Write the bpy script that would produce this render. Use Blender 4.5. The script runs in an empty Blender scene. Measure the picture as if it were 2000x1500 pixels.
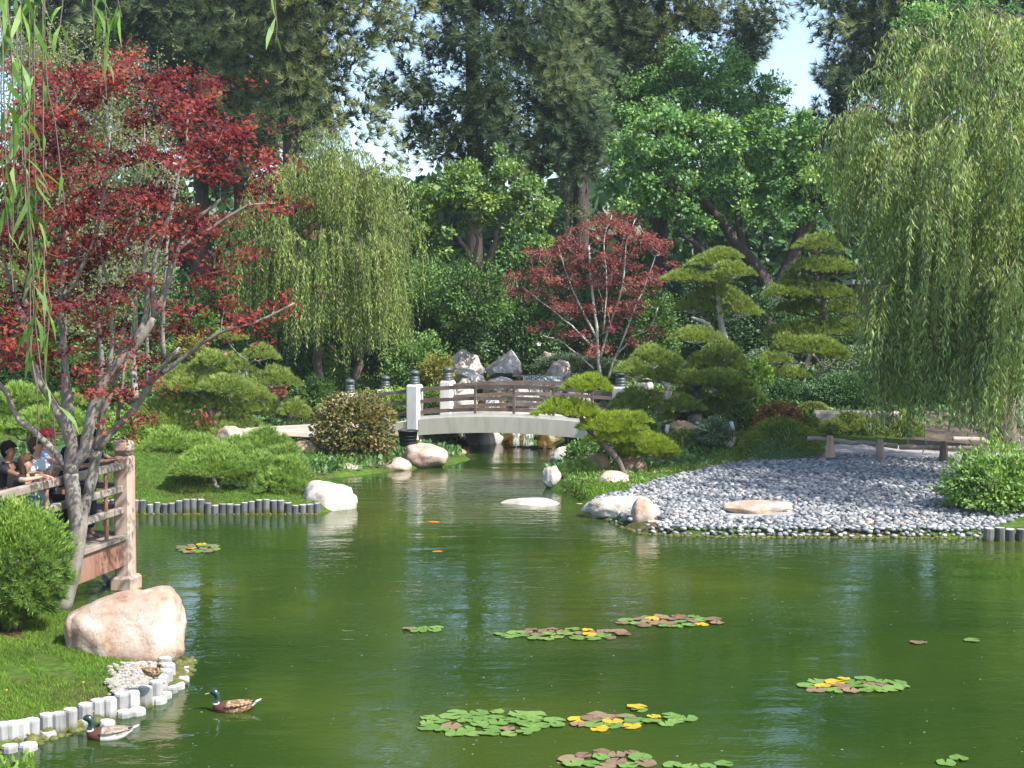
import bpy, math, random
import numpy as np
from mathutils import Vector, Matrix, noise

# ------------------------------------------------------------------ camera, sky, sun, exposure
SC = bpy.context.scene
COL = SC.collection
F, H = 2800.0, 4.2                       # focal length in photo pixels, eye height over the water
PITCH = math.atan(150 / F)
cam_d = bpy.data.cameras.new('camera'); cam = bpy.data.objects.new('camera', cam_d); COL.objects.link(cam)
cam.location = (0, 0, H); cam.rotation_euler = (math.radians(90) - PITCH, 0, 0)
cam_d.sensor_width = 36; cam_d.lens = F * 36 / 2000; cam_d.clip_end = 3000; cam_d.clip_start = 0.1
SC.camera = cam
SUN = Vector((0.60, -0.40, 0.82)).normalized()
sun_el = math.asin(SUN.z); sun_az = math.atan2(SUN.x, SUN.y)
w = bpy.data.worlds.new('World'); SC.world = w; w.use_nodes = True
nt = w.node_tree; bg = nt.nodes['Background']
sky = nt.nodes.new('ShaderNodeTexSky'); sky.sky_type = 'NISHITA'; sky.sun_disc = False
sky.sun_elevation = sun_el; sky.sun_rotation = sun_az
sky.air_density = 1.0; sky.dust_density = 1.4; sky.ozone_density = 1.5
nt.links.new(sky.outputs[0], bg.inputs[0]); bg.inputs[1].default_value = 0.15
sl = bpy.data.lights.new('sun', 'SUN'); sl.energy = 4.3; sl.angle = math.radians(0.53); sl.color = (1, 0.955, 0.88)
so = bpy.data.objects.new('sun', sl); COL.objects.link(so); so.rotation_euler = SUN.to_track_quat('Z', 'Y').to_euler()
SC.view_settings.view_transform = 'Standard'; SC.view_settings.look = 'None'
SC.view_settings.exposure = 1.12; SC.view_settings.gamma = 1; SC.view_settings.use_curve_mapping = False
SC.render.engine = 'CYCLES'
SC.cycles.max_bounces = 6; SC.cycles.diffuse_bounces = 3; SC.cycles.glossy_bounces = 3
SC.cycles.transmission_bounces = 4; SC.cycles.transparent_max_bounces = 4
SC.cycles.caustics_reflective = False; SC.cycles.caustics_refractive = False
SC.cycles.sample_clamp_indirect = 4

# ------------------------------------------------------------------ helpers
RG = np.random.default_rng(11)
random.seed(5)
def ray(px, py):
    u = (px - 1000) / F; v = (750 - py) / F
    s, c = math.sin(PITCH), math.cos(PITCH)
    return Vector((u, v * s + c, v * c - s))
def D(px, py, Y):                         # the point at depth Y (metres ahead) seen at a photo pixel
    r = ray(px, py); k = Y / r.y
    return Vector((r.x * k, Y, H + r.z * k))
def G(px, py, z=0.0):                     # the point at height z
    r = ray(px, py); k = (z - H) / r.z
    return Vector((r.x * k, r.y * k, z))
def S(Y): return F / Y                    # photo pixels per metre

def unit(v):
    v = np.asarray(v, float); n = np.linalg.norm(v, axis=-1, keepdims=True); n[n == 0] = 1
    return v / n
def rvec(n): return unit(RG.normal(size=(n, 3)))

def npmesh(name, V, faces, mats, tint=None, smooth=False, midx=None):
    me = bpy.data.meshes.new(name)
    V = np.asarray(V, np.float32)
    me.vertices.add(len(V)); me.vertices.foreach_set('co', V.ravel())
    fl = [np.asarray(f, np.int32) for f in faces if len(f)]
    tot = np.concatenate([np.full(len(f), f.shape[1], np.int32) for f in fl])
    idx = np.concatenate([f.ravel() for f in fl])
    me.loops.add(len(idx)); me.loops.foreach_set('vertex_index', idx)
    me.polygons.add(len(tot)); st = np.zeros(len(tot), np.int32); st[1:] = np.cumsum(tot)[:-1]
    me.polygons.foreach_set('loop_start', st)
    if midx is not None: me.polygons.foreach_set('material_index', np.asarray(midx, np.int32))
    me.update(calc_edges=True)
    me.polygons.foreach_set('use_smooth', np.full(len(tot), bool(smooth)))
    if tint is not None:
        a = me.attributes.new('tint', 'FLOAT', 'FACE'); a.data.foreach_set('value', np.asarray(tint, np.float32))
    for m in (mats if isinstance(mats, (list, tuple)) else [mats]): me.materials.append(m)
    return me

def link(name, data, parent=None, loc=None, kind=None):
    o = bpy.data.objects.new(name, data); COL.objects.link(o)
    if parent is not None: o.parent = parent
    if loc is not None: o.location = loc
    if kind: o['kind'] = kind
    return o
def thing(name, label, cat, loc=(0, 0, 0), group=None, rz=0.0):
    o = bpy.data.objects.new(name, None); COL.objects.link(o); o.location = loc; o.rotation_euler = (0, 0, rz)
    o.empty_display_size = 0.2
    o['label'] = label; o['category'] = cat
    if group: o['group'] = group
    return o
def tag(o, label, cat, group=None):
    o['label'] = label; o['category'] = cat
    if group: o['group'] = group
    return o

class MB:
    """collects shapes into one mesh; each face keeps a tint and a material index"""
    def __init__(s): s.v = []; s.f = {}; s.n = 0; s.order = []
    def add(s, V, Fs, tint=None, m=0):
        V = np.asarray(V, float).reshape(-1, 3); Fs = np.asarray(Fs, int)
        s.v.append(V); t = np.full(len(Fs), 0.5) if tint is None else np.broadcast_to(np.asarray(tint, float), (len(Fs),))
        s.order.append((Fs + s.n, t, np.full(len(Fs), m))); s.n += len(V)
    def mesh(s, name, mats, smooth=False, off=None):
        V = np.concatenate(s.v)
        if off is not None: V = V - np.asarray(off)
        by = {}
        for f, t, m in s.order: by.setdefault(f.shape[1], []).append((f, t, m))
        fs, ts, ms = [], [], []
        for k in by:
            fs.append(np.concatenate([a[0] for a in by[k]])); ts.append(np.concatenate([a[1] for a in by[k]])); ms.append(np.concatenate([a[2] for a in by[k]]))
        return npmesh(name, V, fs, mats, np.concatenate(ts), smooth, np.concatenate(ms))
    def box(s, c, size, rot=None, bev=0.0, m=0, taper=1.0):
        hx, hy, hz = size[0] / 2, size[1] / 2, size[2] / 2
        if bev <= 0:
            V = np.array([[x * hx * (taper if z > 0 else 1), y * hy * (taper if z > 0 else 1), z * hz] for z in (-1, 1) for y in (-1, 1) for x in (-1, 1)])
            Fq = [[0, 2, 3, 1], [4, 5, 7, 6], [0, 1, 5, 4], [1, 3, 7, 5], [3, 2, 6, 7], [2, 0, 4, 6]]
        else:
            b = bev
            ring = lambda ax, ay, z: [(-ax + b, -ay, z), (ax - b, -ay, z), (ax, -ay + b, z), (ax, ay - b, z), (ax - b, ay, z), (-ax + b, ay, z), (-ax, ay - b, z), (-ax, -ay + b, z)]
            V = ring(hx - b * .7, hy - b * .7, -hz) + ring(hx, hy, -hz + b) + ring(hx * taper, hy * taper, hz - b) + ring(hx * taper - b * .7, hy * taper - b * .7, hz)
            V = np.array(V); Fq = []
            for r in range(3):
                for k in range(8): Fq.append([r * 8 + k, r * 8 + (k + 1) % 8, r * 8 + 8 + (k + 1) % 8, r * 8 + 8 + k])
            for base, o in ((0, -1), (24, 1)):
                idx = [[0, 1, 2, 7], [7, 2, 3, 6], [6, 3, 4, 5]]
                for q in idx: Fq.append([base + a for a in (q if o > 0 else q[::-1])])
        V = np.array(V, float)
        if rot is not None: V = V @ np.array(rot).T
        s.add(V + np.asarray(c), Fq, m=m)
    def beam(s, p, q, w, h, bev=0.0, m=0):     # box from p to q, w sideways, h upwards
        p = Vector(p); q = Vector(q); d = q - p; L = d.length; x = d.normalized()
        y = Vector((0, 0, 1)).cross(x)
        if y.length < 1e-4: y = Vector((0, 1, 0))
        y.normalize(); z = x.cross(y)
        R = np.array([[x[i], y[i], z[i]] for i in range(3)])
        s.box((p + q) / 2, (L, w, h), R, bev, m)
    def tube(s, P, r, k=6, cap=True, tint=None, m=0, sq=1.0):
        P = np.asarray(P, float); n = len(P); r = np.broadcast_to(np.asarray(r, float), (n,))
        T = np.gradient(P, axis=0); T = unit(T)
        up = np.array([0, 0, 1.0]) if abs(T[0, 2]) < .9 else np.array([1.0, 0, 0])
        A = unit(np.cross(T, up)); B = np.cross(T, A)
        a = np.arange(k) / k * 2 * math.pi
        V = (P[:, None, :] + r[:, None, None] * (np.cos(a)[None, :, None] * A[:, None, :] + sq * np.sin(a)[None, :, None] * B[:, None, :])).reshape(-1, 3)
        i = np.arange(n - 1)[:, None] * k; j = np.arange(k)[None, :]; j2 = (j + 1) % k
        Fq = np.stack([i + j, i + j2, i + k + j2, i + k + j], -1).reshape(-1, 4)
        s.add(V, Fq, tint, m)
        if cap and k > 2:
            base = s.n - len(V)
            V2 = np.array([P[0], P[-1]])
            s.add(V2, np.zeros((0, 3), int)); c0 = s.n - 2
            jj = np.arange(k)
            f1 = np.stack([np.full(k, c0), base + (jj + 1) % k, base + jj], -1)
            e = base + (n - 1) * k
            f2 = np.stack([np.full(k, c0 + 1), e + jj, e + (jj + 1) % k], -1)
            s.order.append((np.concatenate([f1, f2]), np.full(2 * k, .5 if tint is None else float(np.mean(tint))), np.full(2 * k, m)))
    def lathe(s, prof, c=(0, 0, 0), k=16, m=0, ang=0.0):
        prof = np.asarray(prof, float); n = len(prof); a = np.arange(k) / k * 2 * math.pi + ang
        V = np.stack([prof[:, 0, None] * np.cos(a), prof[:, 0, None] * np.sin(a), np.broadcast_to(prof[:, 1, None], (n, k))], -1).reshape(-1, 3)
        i = np.arange(n - 1)[:, None] * k; j = np.arange(k)[None, :]; j2 = (j + 1) % k
        Fq = np.stack([i + j, i + j2, i + k + j2, i + k + j], -1).reshape(-1, 4)
        s.add(V + np.asarray(c), Fq, m=m)
    def quads(s, V, tint, m=0):                # V (n,4,3)
        n = len(V); s.add(V.reshape(-1, 3), np.arange(4 * n).reshape(n, 4), tint, m)
    def tris(s, V, tint, m=0):
        n = len(V); s.add(V.reshape(-1, 3), np.arange(3 * n).reshape(n, 3), tint, m)

# ------------------------------------------------------------------ materials
MATS = {}
def newmat(name):
    m = bpy.data.materials.new(name); m.use_nodes = True; m.node_tree.nodes.clear(); MATS[name] = m
    N = m.node_tree.nodes; out = N.new('ShaderNodeOutputMaterial'); return m, N, m.node_tree.links, out
def ramp(N, cols):
    r = N.new('ShaderNodeValToRGB'); e = r.color_ramp.elements
    while len(e) < len(cols): e.new(0.5)
    for i, (p, c) in enumerate(cols): e[i].position = p; e[i].color = (*c, 1)
    return r
def coords(N, L, kind='Object', scale=(1, 1, 1)):
    t = N.new('ShaderNodeTexCoord'); mp = N.new('ShaderNodeMapping'); mp.inputs['Scale'].default_value = scale
    L.new(t.outputs[kind], mp.inputs[0]); return mp
def tex_noise(N, L, co, scale, detail=4, rough=.55, dist=0):
    n = N.new('ShaderNodeTexNoise'); n.inputs['Scale'].default_value = scale; n.inputs['Detail'].default_value = detail
    n.inputs['Roughness'].default_value = rough; n.inputs['Distortion'].default_value = dist
    L.new(co.outputs[0], n.inputs['Vector']); return n
def leafmat(name, dark, mid, light, trans=0.38, gloss=0.07, rough=0.35, clump=0.7, cs=1.1):
    m, N, L, out = newmat(name)
    at = N.new('ShaderNodeAttribute'); at.attribute_name = 'tint'
    co = N.new('ShaderNodeNewGeometry')
    n = N.new('ShaderNodeTexNoise'); n.inputs['Scale'].default_value = cs; n.inputs['Detail'].default_value = 2
    L.new(co.outputs['Position'], n.inputs['Vector'])
    ma = N.new('ShaderNodeMath'); ma.operation = 'MULTIPLY_ADD'; ma.inputs[1].default_value = clump; ma.inputs[2].default_value = -clump * .5
    L.new(n.outputs[0], ma.inputs[0])
    ad = N.new('ShaderNodeMath'); ad.operation = 'ADD'; L.new(at.outputs['Fac'], ad.inputs[0]); L.new(ma.outputs[0], ad.inputs[1])
    r = ramp(N, [(0.08, dark), (0.5, mid), (0.95, light)]); L.new(ad.outputs[0], r.inputs[0])
    d = N.new('ShaderNodeBsdfDiffuse'); t = N.new('ShaderNodeBsdfTranslucent'); g = N.new('ShaderNodeBsdfGlossy')
    g.inputs['Roughness'].default_value = rough + .2; g.inputs['Color'].default_value = (.9, .95, 1, 1)
    L.new(r.outputs[0], d.inputs[0])
    br = N.new('ShaderNodeMixRGB'); br.blend_type = 'MULTIPLY'; br.inputs[0].default_value = 1; br.inputs[2].default_value = (1.5, 1.35, .6, 1)
    L.new(r.outputs[0], br.inputs[1]); L.new(br.outputs[0], t.inputs[0])
    m1 = N.new('ShaderNodeMixShader'); m1.inputs[0].default_value = trans; L.new(d.outputs[0], m1.inputs[1]); L.new(t.outputs[0], m1.inputs[2])
    m2 = N.new('ShaderNodeMixShader'); m2.inputs[0].default_value = gloss * .22; L.new(m1.outputs[0], m2.inputs[1]); L.new(g.outputs[0], m2.inputs[2])
    L.new(m2.outputs[0], out.inputs[0]); return m
def solid(name, cols, scale=3.0, rough=.8, bump=.3, bscale=None, stretch=(1, 1, 1), spec=.3, detail=6, rnd=0.0, dist=0.0, bd=.02, crack=0.0, stain=None):
    """cols: ramp list; noise coloured, bumped surface"""
    m, N, L, out = newmat(name)
    p = N.new('ShaderNodeBsdfPrincipled'); p.inputs['Roughness'].default_value = rough; p.inputs['Specular IOR Level'].default_value = spec
    co = coords(N, L, 'Object', stretch)
    n = tex_noise(N, L, co, scale, detail, .6, dist)
    r = ramp(N, cols); src = n.outputs[0]
    if rnd:
        oi = N.new('ShaderNodeObjectInfo'); ma = N.new('ShaderNodeMath'); ma.operation = 'MULTIPLY_ADD'; ma.inputs[1].default_value = rnd
        L.new(oi.outputs['Random'], ma.inputs[0]); L.new(n.outputs[0], ma.inputs[2])
        sb = N.new('ShaderNodeMath'); sb.operation = 'SUBTRACT'; sb.inputs[1].default_value = rnd / 2; L.new(ma.outputs[0], sb.inputs[0]); src = sb.outputs[0]
    L.new(src, r.inputs[0]); colr = r.outputs[0]
    if crack:                                      # thin dark veins and grime spots in the stone
        for sc_, wd_, dk in ((crack, .006, .55), (crack * 2.7, .012, .72)):
            n3 = tex_noise(N, L, co, sc_, 8, .68, .2); ab = N.new('ShaderNodeMath'); ab.operation = 'SUBTRACT'; ab.inputs[1].default_value = .5; L.new(n3.outputs[0], ab.inputs[0])
            a2 = N.new('ShaderNodeMath'); a2.operation = 'ABSOLUTE'; L.new(ab.outputs[0], a2.inputs[0]); r3 = ramp(N, [(0, (dk, dk * .95, dk * .9)), (wd_, (1, 1, 1))]); L.new(a2.outputs[0], r3.inputs[0])
            mx = N.new('ShaderNodeMixRGB'); mx.blend_type = 'MULTIPLY'; mx.inputs[0].default_value = .8; L.new(colr, mx.inputs[1]); L.new(r3.outputs[0], mx.inputs[2]); colr = mx.outputs[0]
    if stain is not None:                          # algae and wet stain climbing from the waterline (object height)
        tc = N.new('ShaderNodeTexCoord'); sx = N.new('ShaderNodeSeparateXYZ'); L.new(tc.outputs['Object'], sx.inputs[0]); nn = tex_noise(N, L, coords(N, L), 18, 3, .6)
        ma = N.new('ShaderNodeMath'); ma.operation = 'MULTIPLY_ADD'; ma.inputs[1].default_value = .10; L.new(nn.outputs[0], ma.inputs[0]); L.new(sx.outputs['Z'], ma.inputs[2])
        mr = N.new('ShaderNodeMapRange'); mr.inputs['From Min'].default_value = stain - .03 + .05; mr.inputs['From Max'].default_value = stain + .05 + .05; L.new(ma.outputs[0], mr.inputs['Value'])
        mx = N.new('ShaderNodeMixRGB'); mx.inputs[1].default_value = (.075, .08, .025, 1); L.new(mr.outputs[0], mx.inputs[0]); L.new(colr, mx.inputs[2]); colr = mx.outputs[0]
    L.new(colr, p.inputs['Base Color'])
    if bump:
        n2 = tex_noise(N, L, co, bscale or scale * 4, 6, .6)
        b = N.new('ShaderNodeBump'); b.inputs['Strength'].default_value = bump; b.inputs['Distance'].default_value = bd
        L.new(n2.outputs[0], b.inputs['Height']); L.new(b.outputs[0], p.inputs['Normal'])
    L.new(p.outputs[0], out.inputs[0]); return m
def plain(name, c, rough=.6, spec=.4):
    return solid(name, [(0.3, tuple(x * .85 for x in c)), (.7, c)], 8, rough, .1, spec=spec)

M = MATS
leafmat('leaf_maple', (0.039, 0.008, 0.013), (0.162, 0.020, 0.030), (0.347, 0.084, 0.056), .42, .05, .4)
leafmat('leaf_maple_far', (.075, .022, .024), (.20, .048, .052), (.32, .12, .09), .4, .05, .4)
leafmat('leaf_willow', (.05, .10, .028), (.18, .28, .075), (.36, .45, .15), .38, .10, .35, 1.0, .7)
leafmat('leaf_willow_mid', (.06, .115, .025), (.18, .265, .055), (.33, .40, .11), .38, .08, .4, .9, .7)
leafmat('leaf_willow_near', (0.070, 0.150, 0.030), (0.140, 0.270, 0.050), (0.240, 0.360, 0.070), .4, .12, .35)
leafmat('needle_tall', (0.024, 0.050, 0.033), (0.110, 0.176, 0.094), (0.275, 0.341, 0.165), .25, .05, .4, 1.2, .35)
leafmat('needle_tall_sunlit', (.03, .05, .028), (.16, .22, .10), (.36, .38, .16), .25, .05, .4, 1.2, .35)  # tall pine needles with sunlight put into the colour, paler and more olive
leafmat('needle_garden', (0.092, 0.138, 0.034), (0.241, 0.333, 0.081), (0.460, 0.540, 0.161), .3, .05, .5, .6, 1.5)
leafmat('needle_bright', (0.108, 0.184, 0.032), (0.270, 0.367, 0.043), (0.454, 0.518, 0.076), .32, .05, .5, .6, 1.5)
leafmat('needle_green', (0.077, 0.143, 0.039), (0.220, 0.352, 0.077), (0.396, 0.528, 0.132), .3, .05, .5, .6, 1.5)
leafmat('leaf_camphor', (0.052, 0.130, 0.046), (0.169, 0.351, 0.104), (0.416, 0.598, 0.221), .35, .08, .4, 1.1, .6)
leafmat('leaf_broad', (0.043, 0.118, 0.034), (0.118, 0.254, 0.060), (0.321, 0.456, 0.118), .35, .14, .3, .8, .8)
leafmat('leaf_pear', (0.039, 0.095, 0.022), (0.123, 0.224, 0.050), (0.314, 0.403, 0.090), .35, .12, .3, .9, 1.2)
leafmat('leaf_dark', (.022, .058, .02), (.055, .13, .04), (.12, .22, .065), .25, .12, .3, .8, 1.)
leafmat('leaf_mid', (0.050, 0.110, 0.028), (0.132, 0.253, 0.055), (0.264, 0.407, 0.099), .32, .1, .35, .7, 1.2)
leafmat('leaf_fresh', (0.060, 0.130, 0.020), (0.150, 0.270, 0.035), (0.280, 0.400, 0.060), .35, .08, .35, .5, 1.5)
leafmat('leaf_russet', (0.055, 0.061, 0.020), (0.143, 0.143, 0.039), (0.297, 0.187, 0.055), .25, .12, .3, .6, 2.5)
leafmat('leaf_red_top', (0.080, 0.045, 0.015), (0.200, 0.100, 0.030), (0.300, 0.160, 0.050), .25, .08, .4, .5, 2)
leafmat('leaf_grey', (0.052, 0.091, 0.046), (0.130, 0.195, 0.098), (0.260, 0.338, 0.182), .2, .12, .35, .7, 1.5)
leafmat('leaf_birch', (0.083, 0.110, 0.044), (0.187, 0.220, 0.094), (0.330, 0.352, 0.154), .35, .08, .4, .7, 1.)
leafmat('leaf_gold', (0.100, 0.110, 0.020), (0.240, 0.240, 0.040), (0.400, 0.360, 0.070), .3, .08, .4, .5, 2)
leafmat('blade_grass', (0.048, 0.088, 0.016), (0.160, 0.224, 0.040), (0.320, 0.352, 0.080), .3, .06, .4, .7, 2)
leafmat('blade_lawn', (0.060, 0.130, 0.015), (0.140, 0.260, 0.030), (0.240, 0.360, 0.050), .35, .04, .5, .9, 1.2)
leafmat('leaf_lily', (0.080, 0.153, 0.034), (0.113, 0.206, 0.047), (0.159, 0.246, 0.066), .1, .10, .3, .1, 3)
leafmat('leaf_lily_yellow', (0.324, 0.259, 0.029), (0.396, 0.302, 0.029), (0.432, 0.252, 0.029), .1, .1, .3, .1, 3)
leafmat('leaf_lily_brown', (0.115, 0.076, 0.046), (0.176, 0.122, 0.076), (0.230, 0.153, 0.092), .05, .12, .3, .1, 3)
leafmat('petal_pink', (0.500, 0.200, 0.220), (0.600, 0.280, 0.300), (0.620, 0.400, 0.400), .3, .05, .4, .3, 3)

solid('bark_grey', [(.3, (.10, .085, .075)), (.5, (.21, .185, .16)), (.75, (.34, .31, .27))], 7, .85, .5, 22, (1, 1, .5))
solid('bark_dark', [(.3, (.03, .024, .02)), (.6, (.075, .06, .05)), (.8, (.12, .10, .08))], 5, .9, .7, 14, (1, 1, .3), bd=.05)
solid('bark_pale', [(.3, (.22, .20, .17)), (.55, (.42, .39, .34)), (.75, (.58, .55, .5))], 5, .85, .4, 16, (1, 1, .5))
solid('bark_brown', [(.3, (.07, .055, .042)), (.6, (.17, .14, .11)), (.8, (.27, .23, .19))], 5, .9, .7, 16, (1, 1, .3), bd=.04)
solid('rock_pale', [(.30, (.26, .22, .18)), (.45, (.42, .38, .33)), (.62, (.54, .50, .45)), (.8, (.62, .59, .54))], 2.2, .85, .5, 7, bd=.05, crack=1.3)
solid('rock_pink', [(.30, (.24, .14, .09)), (.42, (.36, .255, .19)), (.56, (.44, .35, .29)), (.72, (.50, .43, .38))], 2.6, .85, .55, 7, bd=.05, crack=1.3)
solid('rock_grey', [(.30, (.15, .14, .125)), (.45, (.33, .315, .29)), (.62, (.46, .45, .42)), (.8, (.58, .57, .53))], 1.7, .85, .7, 6, bd=.07, crack=1.3)
solid('rock_brown', [(.30, (.12, .075, .04)), (.5, (.30, .20, .12)), (.7, (.42, .31, .20))], 2, .8, .6, 8, bd=.05, crack=1.3)
solid('rock_wet', [(.30, (.03, .02, .008)), (.5, (.17, .095, .02)), (.62, (.10, .10, .02)), (.8, (.30, .19, .06))], 2.3, .35, .8, 7, spec=.6, bd=.06)
solid('concrete', [(.25, (.44, .39, .30)), (.5, (.58, .52, .41)), (.75, (.64, .585, .48))], 2.2, .85, .2, 40, (1.6, 1.6, .35))
solid('concrete_white', [(.25, (.38, .36, .32)), (.42, (.60, .58, .54)), (.75, (.70, .68, .65))], 3, .8, .15, 40, (1.6, 1.6, .4))
solid('wood_grey', [(.25, (.15, .12, .095)), (.5, (.27, .225, .185)), (.8, (.37, .32, .27))], 3, .8, .4, 18, (1, 1, 1), detail=8)
solid('wood_brown', [(.25, (.07, .048, .038)), (.5, (.16, .115, .092)), (.8, (.27, .215, .18))], 3, .75, .4, 14, (.35, 1, 1))
solid('wood_red', [(.25, (.11, .045, .028)), (.42, (.22, .10, .065)), (.6, (.30, .18, .13)), (.75, (.30, .25, .21))], 2.4, .75, .3, 14, (1, 1, .22))
solid('wood_pink', [(.30, (.26, .13, .08)), (.45, (.40, .28, .215)), (.7, (.52, .42, .35))], 2.2, .75, .3, 12, (1.5, 1.5, .12))
solid('stake', [(.25, (.035, .037, .04)), (.5, (.085, .088, .092)), (.8, (.17, .17, .165))], 5, .85, .5, 20, (1, 1, .3), rnd=.35, stain=-.20)
solid('stake_pale', [(.25, (.16, .16, .155)), (.5, (.29, .29, .28)), (.8, (.42, .42, .41))], 5, .85, .4, 20, (1, 1, .3), rnd=.25, stain=-.17)
solid('stake_top', [(.3, (.36, .35, .33)), (.7, (.58, .57, .54))], 6, .85, .4, 20)
solid('algae', [(.3, (.04, .05, .012)), (.55, (.10, .105, .025)), (.8, (.18, .17, .06))], 8, .6, .6, 26)
solid('pebble', [(.15, (.09, .096, .11)), (.45, (.20, .207, .218)), (.6, (.28, .286, .292)), (.85, (.40, .40, .385))], 1.5, .65, .1, 30, rnd=.8)
solid('path', [(.3, (.30, .255, .20)), (.55, (.43, .375, .31)), (.8, (.52, .47, .40))], 1.2, .9, .2, 30)
solid('asphalt_path', [(.3, (.24, .225, .21)), (.6, (.31, .295, .275)), (.8, (.36, .34, .32))], 1.2, .9, .2, 40)
solid('gravel_white', [(.3, (.17, .14, .10)), (.5, (.32, .29, .25)), (.7, (.45, .43, .39))], 14, .9, .8, 40, bd=.03)
solid('building_wall', [(.3, (.55, .52, .46)), (.7, (.62, .6, .55))], 1, .9, .05)
solid('soil', [(.3, (.035, .026, .018)), (.5, (.075, .058, .043)), (.7, (.13, .105, .08))], 3, .95, .8, 14, bd=.05)  # bare soil, its colour darkened for the willow's shade
plain('metal_dark', (.05, .055, .06), .35, .6)
solid('metal_finial', [(.3, (.035, .05, .05)), (.6, (.07, .09, .09)), (.8, (.11, .12, .11))], 6, .45, .1, 20, spec=.6)
solid('plastic_black', [(.3, (.018, .018, .02)), (.7, (.03, .03, .033))], 4, .5, .1, 30, spec=.4)
plain('metal_light', (.45, .48, .5), .4, .6)
plain('skin_light', (.46, .27, .19), .55); plain('skin_brown', (.22, .115, .07), .55)
plain('hair_dark', (.014, .010, .009), .85, .1); plain('hair_brown', (.085, .05, .03), .85, .1)
plain('cloth_black', (.015, .015, .018), .8); plain('cloth_navy', (.02, .028, .06), .8); plain('cloth_white', (.62, .68, .78), .8)
plain('cloth_blue', (.22, .33, .48), .8); plain('cloth_red', (.45, .03, .035), .7); plain('eye', (.01, .01, .01), .2)
plain('duck_green', (.008, .035, .03), .25, .8); plain('duck_white', (.62, .60, .56), .6); plain('duck_breast', (.10, .035, .022), .6)
solid('duck_brown', [(.4, (.07, .035, .02)), (.5, (.22, .13, .07)), (.62, (.42, .30, .17))], 38, .7, .3, 60)
solid('duck_back', [(.4, (.17, .13, .10)), (.55, (.30, .24, .19)), (.7, (.40, .34, .28))], 26, .7, .3, 60)
plain('duck_black', (.012, .012, .016), .4); plain('duck_bill', (.42, .36, .06), .4)
plain('koi_orange', (.75, .16, .02), .3, .6)
solid('brick_red', [(.3, (.20, .07, .045)), (.7, (.33, .13, .09))], 4, .85, .2)
solid('petal_white', [(.3, (.6, .6, .5)), (.7, (.7, .7, .65))], 4, .6, 0)

def groundmat():
    m, N, L, out = newmat('ground')
    p = N.new('ShaderNodeBsdfPrincipled'); p.inputs['Roughness'].default_value = .95; p.inputs['Specular IOR Level'].default_value = .1
    co = coords(N, L)
    n1 = tex_noise(N, L, co, .55, 6, .6); n2 = tex_noise(N, L, co, 9, 5, .7)
    r1 = ramp(N, [(.32, (.13, .085, .05)), (.42, (.07, .08, .022)), (.52, (.06, .11, .018)), (.7, (.10, .16, .025))]); L.new(n1.outputs[0], r1.inputs[0])
    r2 = ramp(N, [(.3, (.45, .45, .45)), (.7, (1.25, 1.25, 1.25))]); L.new(n2.outputs[0], r2.inputs[0])
    mx = N.new('ShaderNodeMixRGB'); mx.blend_type = 'MULTIPLY'; mx.inputs[0].default_value = 1
    L.new(r1.outputs[0], mx.inputs[1]); L.new(r2.outputs[0], mx.inputs[2]); L.new(mx.outputs[0], p.inputs['Base Color'])
    b = N.new('ShaderNodeBump'); b.inputs['Strength'].default_value = .8; b.inputs['Distance'].default_value = .04
    L.new(n2.outputs[0], b.inputs['Height']); L.new(b.outputs[0], p.inputs['Normal'])
    L.new(p.outputs[0], out.inputs[0]); return m
groundmat()

def watermat():
    m, N, L, out = newmat('water')
    p = N.new('ShaderNodeBsdfPrincipled'); p.inputs['Roughness'].default_value = .03; p.inputs['IOR'].default_value = 1.33
    p.inputs['Specular IOR Level'].default_value = .5
    co = coords(N, L)
    n = tex_noise(N, L, co, .13, 3, .5)
    r = ramp(N, [(.35, (.011, .032, .005)), (.5, (.025, .050, .007)), (.65, (.052, .074, .010))]); L.new(n.outputs[0], r.inputs[0])
    L.new(r.outputs[0], p.inputs['Base Color'])
    # ripples: long lazy waves, wind ripples and fine ones, with calmer and rougher patches
    c1 = coords(N, L, 'Object', (.35, 1, 1)); w1 = tex_noise(N, L, c1, .9, 2, .5, .4)
    c2 = coords(N, L, 'Object', (.5, 1, 1)); w2 = tex_noise(N, L, c2, 4.6, 3, .6, .6)
    w3 = tex_noise(N, L, coords(N, L, 'Object', (.7, 1, 1)), 14, 2, .5)
    pt = tex_noise(N, L, co, .22, 2, .5); pr = ramp(N, [(.38, (.25,) * 3), (.62, (1,) * 3)]); L.new(pt.outputs[0], pr.inputs[0])
    def mul(a, v):
        x = N.new('ShaderNodeMath'); x.operation = 'MULTIPLY'; L.new(a, x.inputs[0])
        if isinstance(v, float): x.inputs[1].default_value = v
        else: L.new(v, x.inputs[1])
        return x.outputs[0]
    def add(a, b_):
        x = N.new('ShaderNodeMath'); x.operation = 'ADD'; L.new(a, x.inputs[0]); L.new(b_, x.inputs[1]); return x.outputs[0]
    h = add(mul(w1.outputs[0], .026), mul(add(mul(w2.outputs[0], .0135), mul(w3.outputs[0], .0030)), pr.outputs[0]))
    b = N.new('ShaderNodeBump'); b.inputs['Strength'].default_value = 1; b.inputs['Distance'].default_value = 1.0
    L.new(h, b.inputs['Height']); L.new(b.outputs[0], p.inputs['Normal'])
    L.new(p.outputs[0], out.inputs[0]); return m
watermat()
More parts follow.
